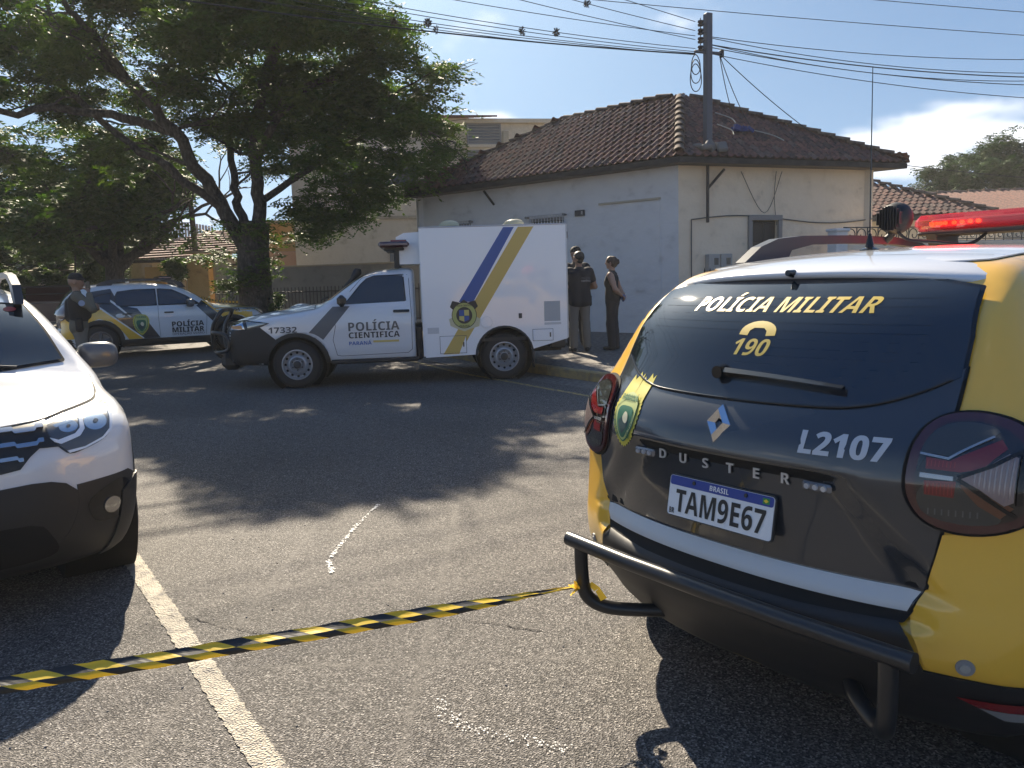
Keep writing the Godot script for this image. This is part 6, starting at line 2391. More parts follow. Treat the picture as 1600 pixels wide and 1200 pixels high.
# the big street tree, its main limbs placed by hand
func big_tree(leaf: Mesh, m: Material) -> void:
	var t := thing("street_tree", "big feathery street tree whose trunk stands behind the lorry's bonnet", "tree", Vector3(-6.6, gh(-6.6, -21) + .1, -21.0), 0.0, "street trees")
	var rng := RandomNumberGenerator.new()
	rng.seed = 8
	var q := MB.new()
	var trunk := curved([Vector3(.05, -.3, 0), Vector3(.02, .5, 0), Vector3(0, 1.4, .05), Vector3(.02, 2.2, .05), Vector3(.1, 2.9, 0)], 4)
	var tr := []
	for i in trunk.size():
		tr.append(lerpf(.47, .36, float(i) / trunk.size()) + (.12 if i < 2 else 0.0))
	q.tube(trunk, tr, 14)
	var tips := []
	# main limbs: [points..., radius]
	var limbs := [
		[[Vector3(-.1, 2.1, .05), Vector3(-.55, 3.2, .3), Vector3(-1.0, 4.1, .7), Vector3(-1.35, 5.0, 1.2), Vector3(-2.0, 6.0, 1.8), Vector3(-3.0, 6.8, 2.6)], .25],
		[[Vector3(.1, 2.4, 0), Vector3(.25, 3.4, 0), Vector3(.30, 4.4, .2), Vector3(.50, 5.4, .6), Vector3(1.1, 6.5, 1.2), Vector3(1.9, 7.3, 2.2)], .23],
		[[Vector3(-.05, 2.5, 0), Vector3(-.35, 3.3, -.2), Vector3(-.50, 4.0, -.4), Vector3(-.7, 5.2, -.9), Vector3(-.8, 6.6, -1.6)], .17],
		[[Vector3(-1.35, 5.0, 1.2), Vector3(-2.4, 5.3, 1.4), Vector3(-3.6, 5.5, 1.7), Vector3(-4.8, 5.4, 2.2), Vector3(-6.2, 5.7, 2.9)], .15],
		[[Vector3(-.55, 3.2, .3), Vector3(-1.6, 4.2, 1.0), Vector3(-2.7, 5.0, 1.2), Vector3(-4.2, 6.4, 1.0), Vector3(-5.4, 7.4, .6)], .14],
		[[Vector3(.30, 4.4, .2), Vector3(1.4, 5.4, 1.4), Vector3(2.6, 6.1, 1.4), Vector3(3.6, 5.9, 1.4), Vector3(4.3, 5.3, 1.2)], .13],
		[[Vector3(.5, 5.4, .6), Vector3(1.6, 6.6, 2.4), Vector3(1.9, 7.0, 3.0), Vector3(2.2, 7.3, 3.6)], .12],
		[[Vector3(-2.0, 6.0, 1.8), Vector3(-2.2, 6.7, 2.6), Vector3(-2.4, 7.1, 3.4), Vector3(-2.4, 7.4, 4.0)], .12],
		[[Vector3(.25, 3.4, 0), Vector3(1.2, 4.2, -.8), Vector3(2.2, 4.9, -1.2), Vector3(3.0, 5.2, -1.0)], .12]]
	for l in limbs:
		l[1] *= .82
		var pts := curved(l[0], 4)
		var rr := []
		for i in pts.size():
			rr.append(lerpf(l[1], l[1] * .42, float(i) / pts.size()))
			if i > 2:
				pts[i] += Vector3(rng.randfn(), rng.randfn(), rng.randfn()) * .035
		q.tube(pts, rr, 9, false)
		var last: Vector3 = pts[-1]
		var dir := (pts[-1] - pts[-4]).normalized()
		for k in 3:
			grow(q, last, (dir + Vector3(rng.randfn() * .6, rng.randf_range(-.1, .4), rng.randfn() * .6)).normalized(), l[1] * .34, 1.15, 2, rng, tips, .7)
		for k in 4:
			var p: Vector3 = pts[int(pts.size() * (.45 + .13 * k))]
			grow(q, p, Vector3(rng.randfn(), rng.randf_range(-.1, .6), rng.randfn()).normalized(), l[1] * .26, 1.0, 2, rng, tips, .7)
	put(q, "trunk", bark_mat(), t)
	var cs := []
	for p in tips:
		if rng.randf() < .24:
			cs.append(p)
	# layers of foliage: an umbrella over the limbs, hanging low on the right
	for k in 46:
		var a := rng.randf() * TAU
		var r := sqrt(rng.randf())
		var p := Vector3(-.6 + cos(a) * r * 6.6, 0, 2.2 + sin(a) * r * 6.2)
		p.y = 8.6 - 2.3 * r * r + rng.randfn() * .5
		for e in 3:
			cs.append(p + Vector3(rng.randfn() * .7, rng.randfn() * .22, rng.randfn() * .7))
	for k in 80:
		var f := rng.randf()
		cs.append(Vector3(lerpf(1.4, 5.3, f) + rng.randfn() * .3, lerpf(4.3, 3.8, f) + rng.randf_range(-1.4, 3.2) * (1.0 - .35 * f), rng.randf_range(-1.5, 3.2)))
	for k in 60:
		cs.append(Vector3(rng.randf_range(1.0, 3.4), rng.randf_range(1.9, 3.6), rng.randf_range(-2.0, .6)))
	for k in 14:
		cs.append(Vector3(rng.randf_range(-7.6, -2.4), rng.randf_range(4.0, 6.6), rng.randf_range(-1.5, 3.4)))
	for k in 8:
		cs.append(Vector3(-.15 + rng.randfn() * .42, rng.randf_range(1.0, 3.2), .25 + rng.randfn() * .25))
	# foliage that throws the broad shade on the road
	for k in 92:
		var gx := rng.randf_range(-5.2, .6)
		var gz := rng.randf_range(-11.0, -6.4)
		var hh := rng.randf_range(6.2, 8.8)
		cs.append(Vector3(gx - .402 * hh, hh, gz - 1.316 * hh) - t.position)
	# the crown ends where its shadow ends on the road
	var keep := []
	var edge := [[-30.0, -8.0], [-3.2, -7.6], [-2.5, -6.4], [-2.0, -5.2], [-1.5, -5.6], [-.8, -6.1], [.0, -6.5], [.4, -7.4], [.8, -9.0], [1.2, -10.5], [30.0, -12.0]]
	for p in cs:
		var g: Vector3 = p + t.position
		# hanging hem on the right: higher towards the house
		var az := g.x / -g.z
		var el := (g.y - CAM_Y) / -g.z
		if az > -.065 or az > -.27 and el < .045 + .085 * clampf((az + .27) / .2, 0.0, 1.0):
			continue
		var x := g.x + .402 * g.y
		var z := g.z + 1.316 * g.y
		for e in edge.size() - 1:
			if x >= edge[e][0] and x < edge[e + 1][0]:
				if z < lerpf(edge[e][1], edge[e + 1][1], (x - edge[e][0]) / (edge[e + 1][0] - edge[e][0])):
					keep.append(p)
	crown(t, keep, 15, Vector3(.60, .26, .60), leaf, m, rng, .5)
# ---------------------------------------------------------------- overhead wires
func wire(called: String, label: String, a: Vector3, b: Vector3, sag: float, r: float, m: Material) -> void:
	var pts := []
	for i in 25:
		var t := i / 24.0
		pts.append(a.lerp(b, t) + Vector3.DOWN * sag * 4.0 * t * (1.0 - t))
	tag(tubed(called, pts, [r], m, self, 5), label, "wire", "overhead wires")

func build_wires() -> void:
	var m := mat("wire_black", lin(.02, .022, .028), .6)
	var post := Vector3(4.03, 0, -16.6)
	var lab := "thin wire of the bundle running from the steel post to the upper left"
	var lab2 := "wire of the sagging bundle running right from the steel post"
	# bundle from the steel post towards the upper left, ending on a street pole out of view
	var lefts := [[6.62, 12.0, -1.0, .35], [6.45, 11.0, -.5, .5], [6.28, 10.2, -.2, .5], [6.11, 8.4, .2, .55], [6.05, 8.0, .5, .5], [6.02, 7.6, .8, .5], [5.99, 7.3, .6, .4], [6.0, 8.6, -.8, .7], [6.35, 9.3, -1.3, .45], [6.0, 7.0, .2, .35], [6.01, 6.7, .9, .35]]
	for k in lefts.size():
		var q: Array = lefts[k]
		wire("overhead_wire", lab, post + Vector3(-.18, q[0] - .15, 0), Vector3(-14.0 + q[2], q[1], -10.5 + q[2]), q[3], .007 if k != 9 else .014, m)
	# rightward bundle
	for q in [[6.30, 5.55, .35, .008], [6.28, 5.35, .5, .008], [6.15, 5.35, .6, .008], [6.15, 5.05, .35, .012], [6.1, 4.9, .4, .009], [5.98, 4.45, .35, .008]]:
		wire("overhead_wire", lab2, post + Vector3(.1, q[0] - .12, 0), Vector3(16.0, q[1] + .35, -17.5), q[2], q[3], m)
	# two conductors passing above the post
	wire("overhead_wire", "uppermost thin wire passing above the steel post", Vector3(-8.0, 9.3, -18.0), Vector3(22.0, 6.1, -18.6), .25, .008, m)
	wire("overhead_wire", "second thin wire passing just above the steel post's top", Vector3(-8.0, 8.6, -17.6), Vector3(22.0, 5.6, -18.2), .3, .008, m)
	# service drops from the clamp to the roof and the eave
	for q in [[Vector3(5.1, 5.05, -18.4), "thin service drop from the clamp to the hip tiles"], [Vector3(5.45, 4.7, -18.2), "service drop ending at the pale cable on the tiles"], [Vector3(7.7, 4.1, -18.6), "long service drop to the right end of the hip"]]:
		wire("service_drop", q[1], post + Vector3(.33, 5.88, -.12), q[0], .12, .009, m)
	wire("service_drop", "low wire from the eave's right tip to the far right", Vector3(8.75, 3.75, -18.0), Vector3(20.0, 3.1, -20.0), .15, .008, m)
	# pole far down the left street
	var up := thing("utility_pole", "thin dark utility pole in front of the red tiled house", "pole", Vector3(-12.4, gh(-12, -32), -32.0))
	tubed("pole_shaft", [Vector3(.12, 0, 0), Vector3(0, 6.2, 0)], [.13, .09], mat("pole_dark", lin(.05, .045, .04), .8), up, 10)
	put(mm_box(Vector3(0, 5.6, 0), Vector3(1.4, .09, .09), .01), "cross_arm", mat("pole_dark", Color.BLACK), up)
	for s in [-.6, .6]:
		put(mm_box(Vector3(s, 5.72, 0), Vector3(.08, .16, .08), .02), "insulator", mat("insulator", Color.BLACK), up)
	# bird-like knots: epiphyte tufts on the wires
	var rng := RandomNumberGenerator.new()
	rng.seed = 5
	var leaf := leaf_mesh(3, .06, .05, .2, 5)
	for k in 8:
		var f: float = [.16, .2, .24, .30, .33, .38, .27, .12][k]
		var q: Array = lefts[[3, 4, 2, 5, 6, 3, 7, 1][k]]
		var a := post + Vector3(-.18, q[0] - .15, 0)
		var b := Vector3(-14.0 + q[2], q[1], -10.5 + q[2])
		var p: Vector3 = a.lerp(b, f) + Vector3.DOWN * q[3] * 4.0 * f * (1.0 - f)
		var tuft := SurfaceTool.new()
		tuft.begin(Mesh.PRIMITIVE_TRIANGLES)
		for e in 5:
			tuft.append_from(leaf, 0, Transform3D(Basis.from_euler(Vector3(rng.randf() * 6, rng.randf() * 6, rng.randf() * 6)), p))
		tag(inst("wire_tuft", tuft.commit(), mat("tuft", lin(.06, .045, .035), .9), self), "small brown plant tuft clinging to the wires left of the steel post", "plant", "tufts on the wires")
# ---------------------------------------------------------------- the forensic lorry: a pickup cab with a tall box body
func build_truck(at: Vector3, yaw: float) -> void:
	var t := thing("forensic_truck", "white forensic police pickup with a tall box body and blue and gold stripes", "truck", at, yaw)
	var white := mat("paint_white", Color.WHITE)
	var black := mat("black_plastic", Color.BLACK)
	var seam := mat("seam", Color.BLACK)
	var gloss := mat("black_gloss", Color.BLACK)
	var stripe_grey := mat("vinyl_grey", lin(.11, .115, .125), .4)
	inst("cab", shell(3, Vector3(-.99, .28, -2.82), Vector3(.99, 1.86, .36), .036), white, t)
	for s in [-1, 1]:
		var d := sdeg(s)
		var win := side_poly(V2([-.80, 1.215, -.56, 1.50, -.47, 1.58, -.36, 1.615, .06, 1.625, .085, 1.235]), s)
		pan("window_seal", 2, d, Geometry2D.offset_polygon(win, .016)[0], seam, t, .002, .05)
		pan("side_window", 2, d, win, glass_mat(), t, .005, .05)
		# door outline
		var door := V2([-.985, 1.16, -.955, .90, -1.0, .70, -.95, .47, -.88, .455, .10, .47, .165, .52, .175, 1.0, .15, 1.60, .10, 1.675, -.34, 1.665, -.55, 1.60, -.90, 1.22])
		var inner: PackedVector2Array = Geometry2D.offset_polygon(door, -.007)[0]
		pan("door_gap", 2, d, side_poly(door, s), seam, t, .001, .04)
		pan("door", 2, d, side_poly(inner, s), white, t, .0022, .04)
		pan("window_seal", 2, d, Geometry2D.offset_polygon(win, .016)[0], seam, t, .0032, .05)
		pan("side_window", 2, d, win, glass_mat(), t, .006, .05)
		pan("door_handle", 2, d, side_poly(rect2(-.10, 1.075, .145, 1.112, .017), s), gloss, t, .026, .03, .022)
		pan("grey_band", 2, d, side_poly(V2([-.98, 1.19, -.73, 1.19, -1.14, .71, -1.20, .76, -1.27, .80, -1.345, .82]), s), stripe_grey, t, .0045, .04)
		# dark lower front corner and arch
		pan("front_cladding", 2, d, side_poly(V2([-2.62, .93, -2.45, .90, -2.05, .93, -1.83, .74, -1.88, .62, -1.97, .45, -2.0, .36, -2.6, .38]), s), black, t, .006, .05, .006)
		var ring := PackedVector2Array()
		for i in 17:
			var a := deg_to_rad(-3.0 + 186.0 * i / 16)
			ring.append(Vector2(-1.54 + cos(a) * .49, .355 + sin(a) * .47))
		for i in 17:
			var a := deg_to_rad(183.0 - 186.0 * i / 16)
			ring.append(Vector2(-1.54 + cos(a) * .425, .355 + sin(a) * .415))
		pan("wheel_arch", 2, d, side_poly(ring, s), black, t, .014, .04, .04)
		var well := MB.new()
		well.lathe([Vector2(0, .465), Vector2(.434, .465), Vector2(.434, .84)], Transform3D(Basis(Vector3(0, 0, 1), Vector3(s, 0, 0), Vector3(0, 1, 0)), Vector3(0, .355, -1.54)), 28)
		put(well, "wheel_well", mat("black_hole", Color.BLACK), t)
		# headlamp wraps the corner
		var hlp := side_poly(V2([-2.52, 1.0, -2.30, 1.03, -2.02, 1.0, -1.90, .98, -2.05, .92, -2.28, .88, -2.50, .89]), s)
		var hl := pan("headlamp", 2, d, hlp, mat("lamp_housing", lin(.03, .032, .036), .25), t, .008, .03, .01)
		pan("lamp_lens", 2, d, side_poly(V2([-2.48, .985, -2.30, 1.01, -2.26, .90, -2.46, .90]), s), mat("lamp_bowl", lin(.55, .58, .62), .10, 1.0), hl, .012, .02)
		pan("turn_light", 2, d, side_poly(V2([-2.47, .945, -2.31, .955, -2.29, .905, -2.45, .905]), s), mat("amber_lens", lin(.62, .26, .06), .2, 0.0, .8), hl, .015, .02)
		pan("lamp_lens", 2, d, side_poly(V2([-2.24, 1.005, -2.02, .985, -1.95, .975, -2.22, .92]), s), mat("fog_glass", lin(.42, .40, .36), .10, .8), hl, .012, .02)
		# lettering
		var m := -1.0 if s > 0 else 1.0
		pan_text("wing_number", 2, d, "17332", .085, Vector2(-1.715 * m, .875), mat("vinyl_charcoal", lin(.07, .075, .085), .4), t, .008, true, 0.0, 0.0, 1.0, 0.0, .41)
		pan_text("door_lettering", 2, d, "POLÍCIA", .1251, Vector2(-.39 * m, .905), mat("vinyl_midgrey", lin(.10, .10, .105), .4), t, .008, true, 0.0, 0.0, 1.0, 0.0, .75)
		pan_text("door_lettering", 2, d, "CIENTÍFICA".replace("Í", "I"), .085, Vector2(-.39 * m, .760), mat("vinyl_black", Color.BLACK), t, .008, true, 0.0, 0.0, 1.0, 0.0, .75)
		pan_text("door_lettering", 2, d, "PARANÁ", .052, Vector2(-.60 * m, .650), mat("vinyl_blue", lin(.03, .12, .40), .4), t, .008, true, 0.0, 0.0, 1.0, 0.0, .33)
		pan("gold_bar", 2, d, side_poly(rect2(-.41, .645, -.03, .675), s), mat("vinyl_gold2", lin(.62, .47, .14), .4), t, .007, .04)
		# mirror
		var mir := put(mm_box(Vector3(s * 1.0, 1.275, -.83), Vector3(.20, .17, .13), .05), "wing_mirror", gloss, t)
		put(mm_box(Vector3(s * .87, 1.235, -.84), Vector3(.12, .05, .07), .015), "mirror_arm", black, mir)
		# step bar
		put(mm_box(Vector3(s * .80, .37, -.40), Vector3(.14, .07, 1.3), .02), "side_step", black, t)
		add_wheel(t, Vector3(s * .775, .355, -1.54), .355, .215, .222, true, mat("steel_rim", lin(.36, .37, .39), .45, .5))
		add_wheel(t, Vector3(s * .775, .355, 1.545), .355, .215, .222, true, mat("steel_rim", Color.BLACK))
	# screen, bonnet, grille, bars
	var ws := mirrored(V2([0, 1.27, .35, 1.275, .62, 1.285, .74, 1.30, .70, 1.42, .60, 1.62, .35, 1.66, 0, 1.67]))
	pan("windscreen_seal", 2, 180.0, Geometry2D.offset_polygon(ws, .012)[0], seam, t, .002, .05)
	pan("windscreen", 2, 180.0, ws, glass_mat(), t, .006, .05)
	var hood := mirrored(V2([0, -2.54, .35, -2.52, .62, -2.40, .72, -2.1, .775, -1.6, .79, -1.25, .4, -1.29, 0, -1.30]))
	pan("bonnet_gap", 2, 999.0, Geometry2D.offset_polygon(hood, .009)[0], seam, t, .001, .06)
	pan("bonnet", 2, 999.0, hood, white, t, .005, .05, .005)
	pan("bonnet_scoop", 2, 999.0, smooth2(mirrored(V2([0, -1.75, .22, -1.72, .26, -1.5, .22, -1.42, 0, -1.42])), 3), white, t, .006, .04, .006, .05)
	pan("grille", 2, 180.0, mirrored(V2([0, 1.0, .35, .99, .5, .95, .48, .72, .3, .66, 0, .66])), mat("grille_black", Color.BLACK), t, .006, .05)
	pan("bumper_cladding", 2, 180.0, mirrored(V2([0, .66, .3, .66, .5, .70, .62, .74, .8, .74, .84, .60, .84, .36, 0, .36])), black, t, .006, .06, .006)
	for k in 3:
		pan("grille_bar", 2, 180.0, rect2(-.44, .76 + .08 * k, .44, .78 + .08 * k), gloss, t, .014, .05, .01)
	var guard := thing_part("bull_bar", t)
	for s in [-1.0, 1.0]:
		tubed("guard_tube", Array(curved([Vector3(s * .28, .36, -2.60), Vector3(s * .34, .55, -2.82), Vector3(s * .38, .90, -2.84), Vector3(s * .40, 1.10, -2.74), Vector3(s * .30, 1.17, -2.70), Vector3(0, 1.18, -2.71)], 4)), [.032], mat("guard_black", Color.BLACK), guard, 8)
		tubed("guard_tube", Array(curved([Vector3(s * .38, .85, -2.84), Vector3(s * .62, .86, -2.76), Vector3(s * .80, .82, -2.55), Vector3(s * .80, .62, -2.52), Vector3(s * .60, .56, -2.72), Vector3(s * .36, .56, -2.82)], 4)), [.028], mat("guard_black", Color.BLACK), guard, 8)
	# dark skid plate under the bar
	put(mm_box(Vector3(0, .42, -2.55), Vector3(1.3, .26, .30), .08), "skid_plate", black, t)
	# snorkel
	var sn := MB.new()
	sn.tube(curved([Vector3(.86, 1.12, -1.32), Vector3(.87, 1.25, -1.15), Vector3(.83, 1.52, -.88), Vector3(.80, 1.66, -.76)], 4), [.045], 8)
	var sno := put(sn, "snorkel", black, t)
	var head := MB.new()
	head.tube(PackedVector3Array([Vector3(.80, 1.62, -.80), Vector3(.79, 1.72, -.72), Vector3(.79, 1.77, -.71)]), [.05, .075, .05], 12)
	put(head, "snorkel_head", black, sno)
	tubed("wiper", [Vector3(-.45, 1.285, -1.19), Vector3(.05, 1.33, -1.14)], [.012], black, t, 5)
	# ladder frame, tank and exhaust under the floor
	for s in [-.40, .40]:
		put(mm_box(Vector3(s, .46, 1.0), Vector3(.10, .16, 3.0), .01), "chassis_rail", black, t)
	tubed("rear_axle", [Vector3(-.7, .355, 1.545), Vector3(.7, .355, 1.545)], [.06], black, t, 8)
	put(mm_box(Vector3(0, .52, 2.40), Vector3(1.5, .16, .24), .02), "rear_bumper", black, t)
	put(mm_box(Vector3(0, .60, .27), Vector3(1.5, .5, .10), .02), "cab_gap_panel", black, t)
	# box body
	var box := thing_part("box_body", t)
	var side := PackedVector2Array([Vector2(.33, 2.30), Vector2(.36, .385), Vector2(1.12, .405)])
	for i in 15:
		var a := PI - deg_to_rad(172.0) * i / 14.0
		side.append(Vector2(1.55 + cos(a) * .41, .40 + sin(a) * .40))
	side.append_array(PackedVector2Array([Vector2(1.975, .455), Vector2(2.52, .60), Vector2(2.52, 2.31)]))
	var skin := mat("box_white", lin(.82, .83, .845), .32, 0.0, .5)
	for x in [.93, -.90]:
		var bm := MB.new()
		bm.plate(side, Vector3(x, 0, 0), Vector3(0, 0, 1), Vector3(0, 1, 0), .03)
		put(bm, "side_panel", skin, box)
	boxed("roof_panel", Vector3(0, 2.295, 1.425), Vector3(1.80, .03, 2.19), skin, box, .006)
	boxed("front_panel", Vector3(0, 1.34, .345), Vector3(1.80, 1.88, .03), skin, box, .004)
	boxed("floor_panel", Vector3(0, .62, 1.4), Vector3(1.78, .05, 2.1), black, box)
	for s in [-1.0, 1.0]:
		var dr := boxed("rear_door", Vector3(s * .452, 1.46, 2.515), Vector3(.88, 1.66, .03), skin, box, .008)
		for y in [.8, 1.5, 2.15]:
			boxed("door_hinge", Vector3(s * .90, y, 2.535), Vector3(.05, .10, .03), mat("nut", Color.BLACK), dr, .005)
		tubed("lock_rod", [Vector3(s * .10, .7, 2.545), Vector3(s * .10, 2.25, 2.545)], [.012], mat("chrome", Color.BLACK), dr, 6)
		# wheel housings
		var hs := MB.new()
		hs.lathe([Vector2(0, .40), Vector2(.43, .40), Vector2(.43, .91)], Transform3D(Basis(Vector3(0, 0, 1), Vector3(s, 0, 0), Vector3(0, 1, 0)), Vector3(0, .385, 1.55)), 28)
		put(hs, "wheel_well", mat("black_hole", Color.BLACK), box)
		# arch lip, edge trims
		var lip := []
		for i in 17:
			var a := PI * i / 16.0
			lip.append(Vector3(s * .925, .385 + sin(a) * .425, 1.55 - cos(a) * .43))
		lip.append(Vector3(s * .925, .26, 1.985))
		tubed("arch_lip", lip, [.020], black, box, 6)
		tubed("edge_trim", [Vector3(s * .925, 2.305, .33), Vector3(s * .925, 2.315, 2.52)], [.012], mat("trim_alu", lin(.5, .5, .52), .4, .6), box, 6)
		tubed("edge_trim", [Vector3(s * .925, .61, 2.525), Vector3(s * .925, 2.315, 2.525)], [.012], mat("trim_alu", Color.BLACK), box, 6)
		boxed("mud_flap", Vector3(s * .78, .30, 2.0), Vector3(.22, .26, .012), black, box)
	# coffer over the cab
	var nose := MB.new()
	nose.plate(V2([-.02, 1.79, .33, 1.79, .33, 2.27, .10, 2.26, -.02, 2.20]), Vector3(-.50, 0, 0), Vector3(0, 0, 1), Vector3(0, 1, 0), -1.0)
	put(nose, "cab_coffer", skin, box)
	# decals and hatches on both sides
	var blue := mat("vinyl_royal", lin(.020, .085, .32), .4)
	var gold := mat("vinyl_tan_gold", lin(.56, .40, .11), .4)
	for s in [-1.0, 1.0]:
		var X: float = s * .9302
		var u := Vector3(0, 0, -s)
		var w := Vector3.UP
		var nrm := Vector3(s, 0, 0)
		var P := func(pts: Array) -> PackedVector2Array:
			var o := PackedVector2Array()
			for i in range(0, pts.size(), 2):
				o.append(Vector2(-s * pts[i], pts[i + 1]))
			return o
		var sheet := func(called: String, poly: PackedVector2Array, m: Material, lift: float, parent: Node) -> MeshInstance3D:
			var q := MB.new()
			q.plate(poly, Vector3(X + s * lift, 0, 0), u, w, .0012)
			return put(q, called, m, parent)
		sheet.call("blue_stripe", P.call([1.58, 2.285, 1.74, 2.285, 1.10, 1.20, .88, 1.20]), blue, .001, box)
		sheet.call("gold_stripe", P.call([1.80, 2.285, 2.035, 2.285, .86, .425, .62, .425]), gold, .001, box)
		# hatches: a lid a little proud with a dark gap round it
		for q in [[.575, .435, .975, .70], [1.98, .575, 2.295, .755]]:
			var gap: MeshInstance3D = sheet.call("hatch_gap", P.call([q[0], q[1], q[2], q[1], q[2], q[3], q[0], q[3]]), mat("hatch_line", lin(.05, .05, .055), .8), .0025, box)
			var hz: float = (q[0] + q[2]) * .5
			var lid := boxed("hatch", Vector3(X + s * .006, (q[1] + q[3]) * .5, hz), Vector3(.008, q[3] - q[1] - .012, q[2] - q[0] - .012), skin, box, .002)
			if q[0] < 1.0:
				sheet.call("gold_stripe", P.call([.79, .694, 1.03 - .06, .694, .965, .68, .865, .442, .632, .442]), gold, .0105, lid)
			boxed("hatch_latch", Vector3(X + s * .014, (q[1] + q[3]) * .5, q[2] - .045), Vector3(.012, .07, .02), mat("nut", Color.BLACK), lid, .003)
		# filler cap, small vent, blank sticker, maker's label
		var cap := MB.new()
		cap.cyl(Vector3(X, .885, 1.285), Vector3(X + s * .014, .885, 1.285), .088, .084, 28)
		put(cap, "filler_cap", skin, box)
		boxed("side_vent", Vector3(X + s * .004, .965, 1.80), Vector3(.008, .075, .05), mat("hatch_line", Color.BLACK), box, .002)
		sheet.call("blank_sticker", P.call([2.165, .87, 2.41, .87, 2.41, 1.17, 2.165, 1.17]), mat("sticker_grey", lin(.40, .41, .42), .6), .001, box)
		sheet.call("label_strip", P.call([2.165, .815, 2.42, .815, 2.42, .85, 2.165, .85]), mat("sticker_pale", lin(.55, .56, .57), .6), .001, box)
		sheet.call("maker_label", P.call([.40, .74, .57, .74, .57, .83, .40, .83]), mat("sticker_pale", Color.BLACK), .001, box)
		# badge
		var c := Vector2(.955, 1.0)
		var E := func(rx: float, ry: float, seg := 28) -> PackedVector2Array:
			return ellipse2(Vector2(-s * c.x, c.y), rx, ry, seg)
		var bd: MeshInstance3D = sheet.call("badge_laurel", P.call([c.x - .23, c.y - .05, c.x - .16, c.y - .02, c.x + .17, c.y - .02, c.x + .24, c.y - .06, c.x + .22, c.y - .17, c.x + .10, c.y - .20, c.x, c.y - .24, c.x - .11, c.y - .20, c.x - .21, c.y - .15]), mat("badge_cream2", lin(.55, .52, .34), .4), .0028, box)
		sheet.call("badge_crest", P.call([c.x - .21, c.y + .13, c.x - .17, c.y + .22, c.x - .06, c.y + .19, c.x, c.y + .235, c.x + .06, c.y + .19, c.x + .17, c.y + .22, c.x + .21, c.y + .13, c.x + .1, c.y + .02, c.x - .1, c.y + .02]), mat("vinyl_black", Color.BLACK), .0042, bd)
		sheet.call("badge_ring", E.call(.188, .195), mat("vinyl_black", Color.BLACK), .0056, bd)
		sheet.call("badge_ring", E.call(.178, .185), mat("badge_olive", lin(.42, .44, .14), .4), .0070, bd)
		sheet.call("badge_field", E.call(.120, .125), mat("vinyl_black", Color.BLACK), .0084, bd)
		for k in 4:
			var x0: float = c.x - .075 if k % 2 == 0 else c.x
			var y0: float = c.y - .005 if k < 2 else c.y - .095
			sheet.call("badge_quarter", P.call([x0, y0 + (.03 if k >= 2 and ((k % 2 == 0)) else 0.0), x0 + .073, y0 + (.03 if k >= 2 and k % 2 == 1 else 0.0), x0 + .073, y0 + .085, x0, y0 + .085]), mat("vinyl_royal", Color.BLACK) if (k == 0 or k == 3) else mat("badge_lemon", lin(.55, .50, .16), .4), .0098, bd)
		text_flat("badge_lettering", "POLÍCIA CIENTÍFICA", .026, Vector3(X + s * .0105, c.y + .150, c.x), u, w, mat("vinyl_black", Color.BLACK), bd, true, 0.0, 0.0, .72)
		text_flat("badge_lettering", "PARANÁ", .028, Vector3(X + s * .0105, c.y - .155, c.x), u, w, mat("vinyl_black", Color.BLACK), bd)
	# roof domes
	for q in [[-.45, .80], [.45, .80], [-.45, 1.80], [.45, 1.80]]:
		var dm := MB.new()
		dm.lathe([Vector2(.11, 0), Vector2(.11, .04), Vector2(.155, .045), Vector2(.155, .06), Vector2(.14, .09), Vector2(.10, .115), Vector2(.05, .128), Vector2(0, .13)], Transform3D(Basis(), Vector3(q[0], 2.305, q[1])), 26)
		put(dm, "roof_vent", mat("vent_cream", lin(.50, .44, .27), .5), box)
	# beacon bar above the windscreen
	var lb := thing_part("beacon_bar", t)
	put(mm_box(Vector3(0, 2.085, -.05), Vector3(1.45, .085, .46), .03), "beacon_lens", mat("bar_dark_lens", lin(.06, .012, .015), .1, 0.0, 1.0), lb)
	put(mm_box(Vector3(0, 2.145, .02), Vector3(1.1, .03, .24), .01), "beacon_top", mat("bar_red", lin(.22, .01, .015), .2, 0.0, 1.0), lb)
	put(mm_box(Vector3(0, 2.02, -.05), Vector3(1.2, .04, .3), .01), "beacon_base", black, lb)
	for s in [-.5, .5]:
		put(mm_box(Vector3(s, 1.87, -.02), Vector3(.06, .28, .08), .01), "beacon_leg", black, lb)
